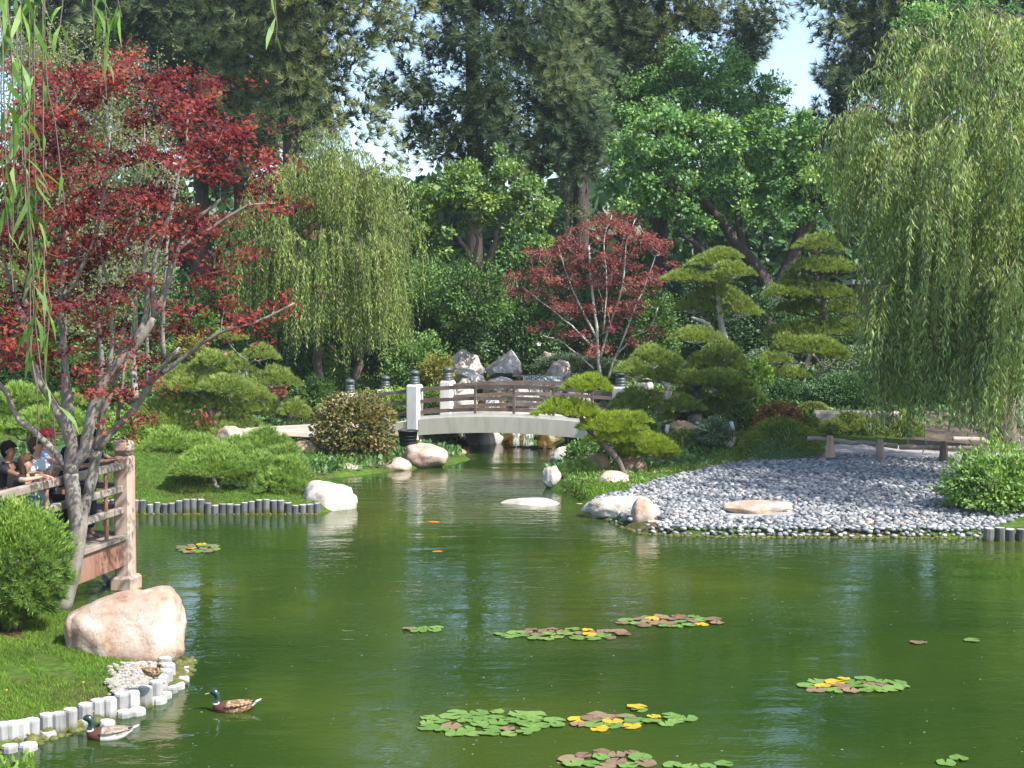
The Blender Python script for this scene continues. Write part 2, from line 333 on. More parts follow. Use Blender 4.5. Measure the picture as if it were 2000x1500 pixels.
def fallmat():
    m, N, L, out = newmat('white_water')
    p = N.new('ShaderNodeBsdfPrincipled'); p.inputs['Roughness'].default_value = .15; p.inputs['Base Color'].default_value = (.55, .6, .62, 1)
    t = N.new('ShaderNodeBsdfTransparent'); mx = N.new('ShaderNodeMixShader')
    co = coords(N, L, 'Object', (14, 14, 1.2)); n = tex_noise(N, L, co, 1.5, 4, .6); r = ramp(N, [(.40, (0,) * 3), (.66, (1,) * 3)])
    L.new(n.outputs[0], r.inputs[0]); L.new(r.outputs[0], mx.inputs[0]); L.new(t.outputs[0], mx.inputs[1]); L.new(p.outputs[0], mx.inputs[2])
    L.new(mx.outputs[0], out.inputs[0])
fallmat()
# ------------------------------------------------------------------ terrain and water
def PX(l, z=0.0): return [tuple(G(x, y, z)[:2]) for x, y in l]
POND = [(-9, 12.6), (-6.2, 12.9)] + PX([(0, 1470), (60, 1455), (120, 1437), (200, 1410), (300, 1368), (352, 1335), (374, 1305), (372, 1285),
        (300, 1225), (200, 1200), (130, 1190), (0, 1195), (-200, 1200)]) + [(-14, 19.5), (-18, 26), (-13, 29.8)] + \
       PX([(60, 1003), (180, 1004), (400, 1004), (630, 1001), (692, 990), (690, 966), (612, 938), (652, 934), (742, 924), (800, 916), (875, 910),
           (918, 897), (900, 884), (902, 868), (980, 866), (1085, 868), (1098, 885), (1074, 905), (1062, 930), (1080, 955), (1125, 972), (1150, 990),
           (1205, 1026), (1250, 1042), (1400, 1048), (1700, 1050), (1925, 1051), (1932, 1056), (2000, 1057), (2150, 1056)]) + \
       [(17, 26), (24, 20), (24, -8), (-9, -8), (-4.2, 6.0), (-3.5, 9.5), (-3.35, 11.0), (-3.7, 12.1), (-4.6, 12.45), (-6.0, 12.2)]
POND = np.array(POND)
def pond_dist(x, y):
    x = np.asarray(x, float); y = np.asarray(y, float); best = np.full(x.shape, 1e9); ins = np.zeros(x.shape, bool)
    for i in range(len(POND)):
        a = POND[i]; b = POND[(i + 1) % len(POND)]; d = b - a; L2 = d @ d
        if L2 < 1e-9: continue
        t = np.clip(((x - a[0]) * d[0] + (y - a[1]) * d[1]) / L2, 0, 1)
        best = np.minimum(best, np.hypot(x - a[0] - t * d[0], y - a[1] - t * d[1]))
        c = ((a[1] > y) != (b[1] > y))
        with np.errstate(divide='ignore', invalid='ignore'):
            xi = a[0] + (y - a[1]) * d[0] / (d[1] if d[1] else 1e-9)
        ins ^= c & (x < xi)
    return np.where(ins, -best, best)
def sstep(t): t = np.clip(t, 0, 1); return t * t * (3 - 2 * t)
BY = [0, 12, 20, 26, 33, 36, 39, 42, 47, 52, 60, 75, 3000]
BZ = [.3, .34, .42, .45, .50, .56, .95, 1.35, 2.05, 2.5, 2.8, 3.0, 3.2]
BEACH = np.array(PX([(1130, 985), (1180, 1015), (1250, 1042), (1925, 1050), (2000, 1030), (2030, 960)]) +
                 [tuple(G(x, y, .55)[:2]) for x, y in ((1990, 905), (1840, 897), (1700, 890), (1600, 886), (1480, 886), (1380, 897), (1280, 912), (1230, 930), (1170, 936), (1135, 948))])
def inpoly(P, x, y):
    x = np.asarray(x, float); y = np.asarray(y, float); ins = np.zeros(x.shape, bool)
    for i in range(len(P)):
        a = P[i]; b = P[(i + 1) % len(P)]
        if a[1] == b[1]: continue
        ins ^= ((a[1] > y) != (b[1] > y)) & (x < a[0] + (y - a[1]) * (b[0] - a[0]) / (b[1] - a[1]))
    return ins
def hgt(x, y):
    x = np.asarray(x, float); y = np.asarray(y, float)
    d = pond_dist(x, y); base = np.interp(y, BY, BZ)
    base = base + .12 * np.sin(x * .55 + 1.3) * np.sin(y * .4) * np.clip((y - 36) / 8, 0, 1)
    mound = .55 * np.exp(-(((x + 8.3) / 1.7) ** 2 + ((y - 32.0) / 1.4) ** 2))          # grassy mound on the left shore
    lip = np.where(y > 24, .16, .05)
    beach = sstep((x - 1.0) / 2) * sstep((37 - y) / 2) * sstep((y - 24) / 1)
    lip = lip * (1 - beach) + .12 * beach
    leftback = sstep((y - 29) / 2) * sstep((-x - .0) / 1.5 + 1)
    lip = lip * (1 - .5 * leftback * sstep((y - 33) / 1))
    base = base - .38 * sstep((y - 40.5) / 2) * sstep((50 - y) / 2) * sstep((x + 8) / 2) * sstep((2.5 - x) / 2)
    rise = lip + np.clip(d, 0, 50) * (.22 * (1 - beach) * (1 - .55 * leftback) * np.where(y < 24, .65, 1) + .056 * beach)
    land = np.minimum(base + mound, rise + mound * sstep(d / 1.5)) * 1.0
    land = np.where(d < .12, np.maximum(d, 0) / .12 * land + .0, land)
    bed = -.45 * sstep(-d / .8) - .05
    return np.where(d > 0, np.maximum(land, .01), bed)
def hz(x, y): return float(hgt(np.array([x]), np.array([y]))[0])

def grid1(lo, hi, step, far):
    core = np.arange(lo, hi, step); ext = []
    s = step; v = hi
    while v < far: s *= 1.5; v += s; ext.append(v)
    s = step; v = lo; pre = []
    while v > -far: s *= 1.5; v -= s; pre.append(v)
    return np.array(pre[::-1] + list(core) + ext)
gx = grid1(-16, 20, .30, 900); gy = grid1(8, 50, .30, 1400)
XX, YY = np.meshgrid(gx, gy); ZZ = hgt(XX.ravel(), YY.ravel())
V = np.stack([XX.ravel(), YY.ravel(), ZZ], -1); nx = len(gx); ny = len(gy)
i = (np.arange(ny - 1)[:, None] * nx + np.arange(nx - 1)[None, :]).ravel()
ground = link('ground', npmesh('ground', V, [np.stack([i, i + 1, i + nx + 1, i + nx], -1)], M['ground'], smooth=True), kind='structure')

wv = np.array([(-26, -8, 0), (25, -8, 0), (25, 28, 0), (8, 46.5, 0), (-6, 46.5, 0), (-26, 34, 0)], float)
water = link('pond_water', npmesh('pond_water', wv, [np.array([[0, 1, 2, 3, 4, 5]])], M['water']), kind='structure')

# upper pool that feeds the waterfall
pc = D(1010, 738, 48.5)
up = MB(); a = np.linspace(0, 2 * math.pi, 25)[:-1]
up.add(np.concatenate([np.stack([pc.x + 2.1 * np.cos(a), pc.y + 1.0 * np.sin(a), np.full(24, pc.z)], -1), [[pc.x, pc.y, pc.z]]]),
       [[24, k, (k + 1) % 24] for k in range(24)])
link('upper_pool_water', up.mesh('upper_pool_water', M['water']), kind='structure')

# paths
def ribbon(name, pts, mat, dz=.02, seg=.4, flat=None):
    """pts: list of (left point, right point) pairs in ground xy"""
    rows = []
    for k in range(len(pts) - 1):
        (a, b), (c, d) = pts[k], pts[k + 1]
        a, b, c, d = map(np.array, (a, b, c, d)); n = max(1, int(np.linalg.norm((a + b) / 2 - (c + d) / 2) / seg))
        for j in range(n + (k == len(pts) - 2)):
            t = j / n; rows.append((a + (c - a) * t, b + (d - b) * t))
    w_ = 7; X = np.array([[r[0] + (r[1] - r[0]) * q / (w_ - 1) for q in range(w_)] for r in rows]); n = len(rows)
    Z = hgt(X[..., 0].ravel(), X[..., 1].ravel()).reshape(n, w_)
    if flat is not None: Z = np.maximum(Z, flat)
    Vv = np.concatenate([X, (Z + dz)[..., None]], -1).reshape(-1, 3)
    Vs = Vv.copy(); Vs[:, 2] -= .25
    idx = (np.arange(n - 1)[:, None] * w_ + np.arange(w_ - 1)[None, :]).ravel()
    top = np.stack([idx, idx + 1, idx + w_ + 1, idx + w_], -1)
    e1 = np.arange(n - 1) * w_; e2 = e1 + w_ - 1; m_ = n * w_
    side = np.concatenate([np.stack([e1, e1 + w_, e1 + w_ + m_, e1 + m_], -1), np.stack([e2, e2 + m_, e2 + w_ + m_, e2 + w_], -1)])
    return link(name, npmesh(name, np.concatenate([Vv, Vs]), [np.concatenate([top, side])], mat), kind='structure')
def xy(px, py, z): p = G(px, py, z); return (p.x, p.y)
ribbon('garden_path', [(xy(1560, 852, .95), xy(1590, 892, .6)), (xy(1650, 846, .95), xy(1650, 893, .6)), (xy(1720, 846, .95), xy(1720, 896, .6)), (xy(1790, 862, .8), xy(1800, 898, .6)),
                       (xy(1900, 874, .7), xy(1900, 899, .58)), (xy(2300, 874, .7), xy(2300, 899, .58))], M['asphalt_path'])
ribbon('path', [(D(180, 800, 38.5)[:2], D(210, 838, 37)[:2]), (D(300, 808, 39)[:2], D(310, 848, 37.5)[:2]), (D(500, 820, 40.5)[:2], D(500, 850, 39)[:2]),
                (D(620, 826, 41.6)[:2], D(615, 850, 40)[:2]), (D(690, 800, 44.2)[:2], D(700, 850, 42)[:2])], M['path'], .03, flat=.78)
ribbon('soil_slope', [(xy(1770, 800, 1.2), xy(1770, 868, .75)), (xy(1900, 790, 1.2), xy(1900, 873, .72)), (xy(2300, 790, 1.2), xy(2300, 873, .72))], M['soil'], .012)
# stones and kerb beside the left path
kb = MB(); kb.beam(D(495, 843, 38.9), D(620, 850, 39.9), .22, .16, .02)
link('kerb', kb.mesh('kerb', M['path']), kind='structure')

# ------------------------------------------------------------------ rocks
def ico(sub):
    import bmesh
    bm = bmesh.new(); bmesh.ops.create_icosphere(bm, subdivisions=sub, radius=1)
    Vv = np.array([v.co[:] for v in bm.verts]); Fv = np.array([[v.index for v in f.verts] for f in bm.faces]); bm.free(); return Vv, Fv
ICO = {k: ico(k) for k in (1, 2, 3, 4, 5)}
def rock_mesh(name, size, mat, seed=0, rough=.16, planes=7, sub=4, pts=None, sharp=.75, algae=None):
    """boulder: sphere cut by random planes then noised; size = half extents"""
    rs = np.random.default_rng(seed); Vv, Fv = ICO[sub]; Vv = Vv.copy()
    for _ in range(planes):
        n = unit(rs.normal(size=3)); dd = rs.uniform(.55, .85); h = Vv @ n - dd
        Vv = Vv - np.where(h > 0, h * sharp, 0)[:, None] * n
    Vv = Vv / np.abs(Vv).max(0)
    nz = np.array([noise.fractal(Vector(p * 1.7) + Vector((seed * 3.1, 0, 0)), 1.0, 2.0, 4) for p in Vv])
    nf = np.array([noise.fractal(Vector(p * 6) + Vector((0, seed * 1.3, 0)), 1.0, 2.0, 3) for p in Vv])
    nr = np.array([noise.ridged_multi_fractal(Vector(p * 2.1) + Vector((seed, 2, 0)), 1., 2., 3, 1., 2.) for p in Vv]) - 1
    Vv = Vv * (1 + rough * nz + rough * .3 * nf - rough * .32 * nr)[:, None] * np.array(size)
    ms = [mat]; mi = np.zeros(len(Fv), int)
    if algae is not None:
        ms.append(M['algae']); cz = Vv[Fv].mean(1)[:, 2] + .02 * nz[Fv[:, 0]]; mi = (cz < algae).astype(int)
    return npmesh(name, Vv, [Fv], ms, smooth=True, midx=mi)
def rock(label, x0, y0, x1, y1, Y, mat, depth=.8, seed=0, tilt=0, yaw=0, name='boulder', group=None, sink=.25, **kw):
    """boulder whose visible outline spans x0..x1, y0..y1 in the photograph at depth Y"""
    c = D((x0 + x1) / 2, (y0 + y1) / 2, Y); hx = (x1 - x0) / 2 / S(Y); hh = (y1 - y0) / 2 / S(Y)
    hh2 = hh * (1 + sink); c.z -= hh * sink
    me = rock_mesh(name, (hx, max(hx * depth, .1), hh2), mat, seed, **kw)
    o = link(name, me, loc=c); o.rotation_euler = (0, math.radians(tilt), math.radians(yaw)); tag(o, label, 'rock', group)
    return o
# the big foreground rock: shaped by hand, high at the right and low at the left
def big_rock():
    Vv, Fv = ICO[5]; Vv = Vv.copy()
    Vv = np.sign(Vv) * np.abs(Vv) ** .62; Vv = Vv / np.abs(Vv).max(0)
    u = (Vv[:, 0] + 1) / 2
    top = .60 + .34 * u + .06 * sstep((u - .1) / .5); Vv[:, 2] = np.where(Vv[:, 2] > 0, Vv[:, 2] * top, Vv[:, 2] * .5)
    Vv[:, 1] = Vv[:, 1] * (.65 + .3 * u) + .12 * Vv[:, 2] * (Vv[:, 1] < 0)
    nz = np.array([noise.fractal(Vector(p * 1.3), 1.0, 2.0, 5) for p in Vv]); nr = np.array([noise.ridged_multi_fractal(Vector(p * 2.2), 1., 2., 3, 1., 2.) for p in Vv])
    Vv = Vv * (1 + .08 * nz - .045 * nr)[:, None] * np.array((.73, .60, .68))
    o = link('boulder', npmesh('boulder', Vv, [Fv], M['rock_pink'], smooth=True), loc=D(246, 1246, 16.75)); o.rotation_euler = (0, 0, math.radians(6))
    tag(o, 'big smooth pinkish boulder on the near bank beside the water, below the red maple', 'rock')
big_rock()
K = M
rock('long white boulder at the right end of the grey stake edging', 588, 938, 697, 1000, 29.8, K['rock_pale'], .8, 3, 4, 0, rough=.1)
rock('small orange boulder standing alone in the water before the round russet bush', 652, 905, 713, 936, 36.3, K['rock_pink'], .8, 5, rough=.08, algae=-.16)
rock('rounded salmon boulder at the water edge left of the bigger one under the bucket', 744, 893, 804, 925, 37.0, K['rock_pink'], .8, 6, rough=.06, algae=-.2)
rock('large salmon boulder under the black bucket at the left end of the arched bridge', 785, 866, 882, 914, 37.7, K['rock_pink'], .8, 14, rough=.1, sink=.1, algae=-.27)
rock('dark wet boulder in the shade under the left end of the arched bridge', 862, 872, 925, 905, 41.5, K['rock_brown'], .8, 15, rough=.1)
rock('broad flat white rock lying low in the middle of the pond', 968, 972, 1102, 1012, 30.6, K['rock_pale'], .62, 21, rough=.10, sink=.1, algae=-.17)
rock('flat white rock joined to the right of the pond rock, lower and thinner', 1078, 982, 1166, 1010, 30.5, K['rock_pale'], .6, 22, rough=.10, sink=.1, algae=-.13)
rock('wide flat pale rock at the left tip of the pebble beach', 1138, 967, 1296, 1007, 28.6, K['rock_pale'], .6, 25, rough=.12, planes=9)
rock('upright tan boulder at the water edge in front of the flat beach rock', 1222, 966, 1292, 1040, 27.3, K['rock_pink'], .8, 31, -12, 20, rough=.12, planes=10)
rock('orange rounded rock at the foot of the leaning garden pine', 1160, 919, 1232, 952, 32.4, K['rock_pink'], .8, 33, rough=.07)
rock('flat tan slab lying on the grey pebbles', 1404, 976, 1572, 1008, 27.9, K['rock_pink'], .45, 41, 2, 6, rough=.08, planes=14, sharp=.95)
rock('white boulder at the water edge under the dark shrub right of the inlet', 1072, 874, 1120, 912, 36.5, K['rock_pale'], .8, 43, rough=.15)
rock('low whitish rock at the water edge left of the low yellow pine shrub', 1058, 908, 1096, 952, 33.2, K['rock_pale'], .8, 45, rough=.15, algae=-.16)
rock('brown boulder behind the leaning pine trunk, left of it', 1142, 884, 1200, 930, 34.2, K['rock_brown'], .7, 47, rough=.14)
rock('brown boulder right of the leaning pine trunk', 1210, 890, 1262, 925, 34.2, K['rock_brown'], .7, 48, rough=.14)
rock('pale pink boulder among the garden pines below the left path', 418, 832, 482, 878, 36.5, K['rock_pink'], .8, 51, rough=.12)
rock('low tan boulder under the left path beside the russet bush', 560, 858, 625, 900, 38.2, K['rock_brown'], .8, 53, rough=.1)
rock('low pale bank stone between the white boulder and the russet bush', 570, 908, 650, 930, 37.0, K['rock_pale'], .8, 55, rough=.1)
# waterfall rocks behind the bridge
g = 'waterfall boulders'
rock('whitest and tallest boulder left of the waterfall, against the dark shrubs', 862, 684, 950, 760, 49.2, K['rock_pale'], .8, 61, 10, 0, rough=.14, planes=11, group=g)
rock('rounded grey boulder left of the upper pool, in front of the whitest one', 872, 716, 950, 758, 47.8, K['rock_grey'], .8, 62, 8, 0, rough=.12, planes=11, group=g)
def wedge():
    P = [D(945, 722, 48.6), D(956, 735, 48.3), D(1008, 736, 48.2), D(1014, 724, 48.3), D(1012, 705, 48.5), D(998, 683, 48.8), D(980, 696, 48.8)]
    c = sum(P, Vector()) / len(P); mb = MB(); n = len(P)
    fr = [p for p in P]; mid = [c + (p - c) * .62 + Vector((0, -.38, .0)) for p in P]; bk = [p + Vector((0.1, .8, -.1)) for p in P]
    mb.add([v[:] for v in mid + fr + bk], [[k, (k + 1) % n, n + (k + 1) % n, n + k] for k in range(n)] + [[n + k, n + (k + 1) % n, 2 * n + (k + 1) % n, 2 * n + k] for k in range(n)])
    mb.add([v[:] for v in mid] + [(c + Vector((0.05, -.42, 0)))[:]], [[n, (k + 1) % n, k] for k in range(n)])
    o = link('boulder', mb.mesh('boulder', K['rock_grey'], off=c[:]), loc=c); tag(o, 'pointed grey boulder slanting up to the right above the waterfall', 'rock', g)
wedge()
rock('small slanted pale rock at the top right of the waterfall, highest on that side', 1050, 686, 1092, 716, 50.0, K['rock_pink'], .8, 64, -25, 0, rough=.1, planes=11, group=g)
rock('round white boulder with leaf shadows right of the upper pool', 1062, 704, 1122, 752, 48.0, K['rock_pale'], .8, 65, rough=.1, planes=9, group=g)
rock('flat grey boulder in the middle of the waterfall between two channels', 944, 736, 1012, 772, 47.0, K['rock_grey'], .6, 66, rough=.14, planes=9, group=g)
rock('small pale stone behind the second bridge post', 895, 738, 924, 760, 46.9, K['rock_pale'], .8, 67, rough=.1, group=g)
rock('large whitish boulder seen through the bridge rails beside the second post', 868, 748, 938, 812, 46.8, K['rock_pale'], .8, 68, 10, 0, rough=.12, planes=10, group=g)
rock('small slanted rock in the waterfall seen between top and middle rails', 1000, 752, 1042, 790, 46.5, K['rock_grey'], .8, 69, 30, 0, rough=.12, group=g)
rock('whitish boulder low under the arched bridge left of the small fall', 898, 822, 990, 886, 44.1, K['rock_pale'], .7, 70, rough=.12, planes=10, group=g)
rock('orange wet boulder under the bridge just left of the small fall', 975, 826, 1034, 884, 44.3, K['rock_wet'], .7, 71, rough=.18, group=g)
rock('orange wet boulder under the bridge right of the small fall', 1036, 826, 1108, 884, 44.1, K['rock_wet'], .7, 72, rough=.18, group=g)
rock('dark wet boulder behind the bridge rails left half of the waterfall face', 920, 760, 1002, 850, 46.7, K['rock_wet'], .5, 73, rough=.2, group=g)
rock('dark wet boulder behind the bridge rails right half of the waterfall face', 995, 757, 1100, 850, 47.1, K['rock_wet'], .5, 74, rough=.2, group=g)
rock('grey boulder behind the right rails, right of the waterfall', 1088, 752, 1165, 850, 46.0, K['rock_grey'], .6, 75, rough=.15, group=g)
rock('brown mossy boulder among the clipped pines behind the mondo grass', 1298, 822, 1366, 852, 37.5, K['rock_brown'], .6, 76, rough=.15)
rock('pale stone leaning beside the grey green ball shrub', 1412, 848, 1438, 872, 36.0, K['rock_pale'], .6, 77, rough=.1)
rock('rough shaded boulder on the slope under the right willow', 1960, 770, 2030, 830, 39.0, K['rock_grey'], .8, 78, rough=.15)
rock('pale flat shaded stone on the slope under the right willow, lower', 1925, 806, 1975, 832, 38.2, K['rock_pale'], .8, 79, rough=.1)

fall = thing('waterfall', 'small waterfall dropping between boulders behind and under the arched bridge', 'waterfall', pc)
def sheet(name, P0, P1, P2, P3, w_, parent):
    n = 8; a = np.array([p[:] for p in (P0, P1, P2, P3)]); t = np.linspace(0, 1, n)[:, None]
    c = (1 - t) ** 3 * a[0] + 3 * (1 - t) ** 2 * t * a[1] + 3 * (1 - t) * t * t * a[2] + t ** 3 * a[3]
    l = c + [-w_ / 2, 0, 0]; m_ = c + [0, -.04, 0]; r = c + [w_ / 2, 0, 0]
    Vv = np.stack([l, m_, r], 1).reshape(-1, 3); i = (np.arange(n - 1)[:, None] * 3 + np.arange(2)[None]).ravel()
    link(name, npmesh(name, Vv - np.array(pc), [np.stack([i, i + 1, i + 4, i + 3], -1)], M['white_water'], smooth=True), parent)
for (x, y0, y1, Ya, w_) in ((1060, 735, 800, 46.9, 1.3), (960, 772, 830, 46.2, .5), (1032, 840, 869, 44.2, .3), (1008, 838, 869, 44.3, .2)):
    p = D(x, y0, Ya); q = D(x, y1, Ya - .45); sheet('water_sheet', p + Vector((0, .2, 0)), p + Vector((0, -.1, .02)), q + Vector((0, .1, .6)), q, w_, fall)
fm = MB()
for k in range(60):
    p = G(1030 + RG.normal() * 22, 871 + abs(RG.normal()) * 3, .012); r = RG.uniform(.02, .07)
    Vv, Fv = ICO[1]; fm.add(Vv * [r * 1.6, r, r * .4] + np.array(p), Fv)
o = link('foam', fm.mesh('foam', M['gravel_white'], off=pc), fall, kind='stuff')
lip = MB()
for k in range(40):
    t = k / 39; p = D(1003 + 60 * t, 734 + RG.normal() * .7, 47.4); r = RG.uniform(.015, .035); Vv, Fv = ICO[1]; lip.add(Vv * [r * 2, r, r] + np.array(p), Fv)
link('foam', lip.mesh('foam', M['gravel_white'], off=pc), fall, kind='stuff')

# ------------------------------------------------------------------ pebble beach
beach = thing('pebble_beach', 'x', 'x', (9, 30, 0)); del beach['label'], beach['category']; beach['kind'] = 'structure'
bx0, by0 = BEACH.min(0); bx1, by1 = BEACH.max(0)
sp_x, sp_y = .108, .088; pts = []
row = 0; yv = by0
while yv < by1:
    xs = np.arange(bx0, bx1, sp_x) + (row % 2) * sp_x / 2; pts.append(np.stack([xs, np.full(len(xs), yv)], -1)); yv += sp_y; row += 1
pts = np.concatenate(pts); pts += RG.normal(size=pts.shape) * .027
pd = pond_dist(pts[:, 0], pts[:, 1]); rk = [(G(1216, 992, .2), .85, .55), (G(1257, 1015, .2), .40, .35), (G(1488, 1000, .25), .85, .35), (G(1196, 945, .35), .4, .3)]
keep = (inpoly(BEACH, pts[:, 0], pts[:, 1]) | ((pts[:, 1] < 32) & (pd < 1.6) & (pts[:, 0] > 2.6) & (pts[:, 0] < G(1925, 1050)[0]))) & (pd > -.03)
for c_, a_, b_ in rk: keep &= ((pts[:, 0] - c_.x) / a_) ** 2 + ((pts[:, 1] - c_.y) / b_) ** 2 > .8
pts = pts[keep]; pd = pd[keep]
pz = np.maximum(hgt(pts[:, 0], pts[:, 1]), .02); order = np.argsort(np.hypot(pts[:, 0], pts[:, 1])); pts = pts[order]; pz = pz[order]; pd = pd[order]
def pebV(seed, lo=False):
    rs = np.random.default_rng(seed); Vv, Fv = ICO[1 if lo else 2]
    Vv = Vv.copy(); Vv = Vv * (1 + .12 * np.sin(Vv @ rs.normal(size=3) * 2 + rs.uniform(0, 6)))[:, None]
    return Vv, Fv
pm = []
for k in range(6):
    Vv, Fv = pebV(k, True)
    me = npmesh('pebble', Vv * [.070, .053, .032], [Fv], M['pebble'], smooth=True); pm.append(me)
for k in range(min(300, len(pts))):
    o = link('pebble', pm[k % 6], beach, (pts[k, 0] - 9, pts[k, 1] - 30, pz[k] + .010 + RG.uniform(0, .014)))
    s_ = RG.uniform(.75, 1.2); o.scale = (s_, s_ * RG.uniform(.85, 1.15), s_ * RG.uniform(.8, 1.2)); o.rotation_euler = (RG.normal() * .2, RG.normal() * .2, RG.uniform(0, 6.28))
def pebblestuffmat():
    m, N, L, out = newmat('pebble_many'); p = N.new('ShaderNodeBsdfPrincipled'); p.inputs['Roughness'].default_value = .65; p.inputs['Specular IOR Level'].default_value = .3
    at = N.new('ShaderNodeAttribute'); at.attribute_name = 'tint'; r = ramp(N, [(0., (.085, .09, .10)), (.35, (.18, .187, .198)), (.6, (.26, .266, .272)), (.9, (.38, .378, .37)), (1., (.40, .30, .22))])
    L.new(at.outputs['Fac'], r.inputs[0]); L.new(r.outputs[0], p.inputs['Base Color']); L.new(p.outputs[0], out.inputs[0])
pebblestuffmat()
mb = MB()
allp = [(pts[k], pz[k], 1.0) for k in range(300, len(pts))]
extra = RG.integers(0, len(pts), 900)
allp += [(pts[k] + RG.normal(size=2) * .05, pz[k] + .04, .8) for k in extra if pd[k] > .5]
for (p, z, sc) in allp:
    Vv, Fv = ICO[1]; s_ = (.62 + .85 * RG.random() ** 1.6) * sc; a = RG.uniform(0, 6.28); ca, sa = math.cos(a), math.sin(a)
    T = Vv * [.069 * s_, .052 * s_ * RG.uniform(.8, 1.2), .036 * s_]; tx = RG.normal() * .22
    T = np.stack([T[:, 0] * ca - T[:, 1] * sa, T[:, 0] * sa + T[:, 1] * ca, T[:, 2] + T[:, 0] * tx], -1)
    mb.add(T + [p[0] - 9, p[1] - 30, z + .012 + RG.uniform(0, .012)], Fv, RG.beta(1.5, 1.6) if RG.random() > .015 else 1.0)
link('pebble', mb.mesh('pebble', M['pebble_many'], smooth=True), beach, kind='stuff')
# pale mortar bed with algae where it meets the water
bed = MB(); 
edge = [G(x, y, 0) for x, y in ((1150, 992), (1205, 1027), (1250, 1043), (1400, 1049), (1700, 1051), (1925, 1052))]
for k in range(len(edge) - 1):
    a, b = edge[k], edge[k + 1]; n = int((b - a).length / .045)
    for j in range(n):
        p = a.lerp(b, j / n); Vv, Fv = ICO[1]
        bed.add(Vv * [RG.uniform(.02, .09), RG.uniform(.02, .07), RG.uniform(.012, .05)] + np.array([p.x - 9, p.y - 30 + RG.normal() * .035, .0]), Fv)
link('algae_crust', bed.mesh('algae_crust', M['algae'], smooth=True), beach, kind='stuff')
gx2 = np.arange(bx0 - .5, bx1 + .5, .15); gy2 = np.arange(by0 - .5, by1 + .5, .15); X2, Y2 = np.meshgrid(gx2, gy2)
ok = (inpoly(BEACH, X2.ravel(), Y2.ravel()) & (pond_dist(X2.ravel(), Y2.ravel()) > .3)).reshape(X2.shape)
Z2 = hgt(X2.ravel(), Y2.ravel()).reshape(X2.shape) + .006; n2 = len(gx2)
i2 = np.array([r * n2 + c for r in range(len(gy2) - 1) for c in range(n2 - 1) if ok[r, c] and ok[r, c + 1] and ok[r + 1, c] and ok[r + 1, c + 1]])
link('gravel_bed', npmesh('gravel_bed', np.stack([X2.ravel() - 9, Y2.ravel() - 30, Z2.ravel()], -1), [np.stack([i2, i2 + 1, i2 + n2 + 1, i2 + n2], -1)], M['asphalt_path'], smooth=True), beach, kind='structure')
# ------------------------------------------------------------------ log edgings
def stake_mesh(h, r, mats, seed, name='stake'):
    rs = np.random.default_rng(seed); mb = MB(); k = 10
    prof = [(r * 1.0, -h), (r * 1.02, -h * .5), (r * .98, -.02), (r * .86, 0)]
    mb.lathe(prof, k=k, m=0)
    base = 3 * k; V0 = mb.n; mb.add([[0, 0, 0.004]], np.zeros((0, 3), int)); jj = np.arange(k)
    mb.order.append((np.stack([np.full(k, V0), base + jj, base + (jj + 1) % k], -1), np.full(k, .5), np.ones(k, int)))
    me = mb.mesh(name, mats, smooth=False); co = np.zeros(len(me.vertices) * 3, np.float32); me.vertices.foreach_get('co', co); co = co.reshape(-1, 3)
    co[:, :2] *= (1 + rs.normal(size=(len(co), 1)) * .03); me.vertices.foreach_set('co', co.ravel()); return me
def edging(label, tops, r, mats, loc, h=.75, group=None):
    t = thing('log_edging', label, 'edging', loc, group)
    ms = [stake_mesh(h, r, mats, s) for s in range(4)]
    for k, p in enumerate(tops):
        o = link('stake', ms[k % 4], t, Vector(p) - Vector(loc)); o.rotation_euler = (RG.normal() * .03, RG.normal() * .03, RG.uniform(0, 6.28)); s_ = RG.uniform(.92, 1.1); o.scale = (s_, s_, 1)
    return t
up_row = [(-60, 1421), (-20, 1418), (4, 1412), (24, 1410), (44, 1407), (64, 1404), (90, 1394), (114, 1391), (137, 1384), (166, 1374), (190, 1366), (213, 1363), (237, 1353), (259, 1350), (284, 1341), (305, 1330), (314, 1318), (325, 1307), (328, 1296), (322, 1284)]
lo_row = [(-40, 1462), (20, 1455), (55, 1452), (92, 1429), (168, 1404), (210, 1408), (243, 1388), (268, 1384), (289, 1364), (310, 1362), (322, 1352), (334, 1341), (346, 1334), (355, 1322), (357, 1311), (356, 1301)]
edging('upper row of pale log stakes round the near grassy bank, tops just below the grass', [G(x, y, .21) for x, y in up_row], .076, [M['stake_pale'], M['stake_top']], (-4, 15.5, 0))
edging('lower broken row of pale log stakes at the waterline of the near bank', [G(x, y, .06) for x, y in lo_row], .085, [M['stake_pale'], M['stake_top']], (-3.9, 15.3, 0))
tops = []; x = 66
while x < 632:
    y = 979 + 5 * math.sin(x * .045) + RG.normal() * 1.3 + (6 if (350 < x < 362 or 400 < x < 425) else 0); tops.append(D(x, y + (2 if x > 500 else 0), 29.0)); x += 14.2
edging('curved row of dark grey log stakes along the far left shore', tops, .075, [M['stake'], M['stake_top']], (-6, 29, 0))
edging('short row of dark log stakes at the right edge of the photograph beside the pebbles', [D(x, 1032 + RG.normal() * 1.5, 25.6) for x in (1932, 1953, 1973, 1994, 2014, 2035, 2056)], .092, [M['stake'], M['stake_top']], (9.2, 26, 0))
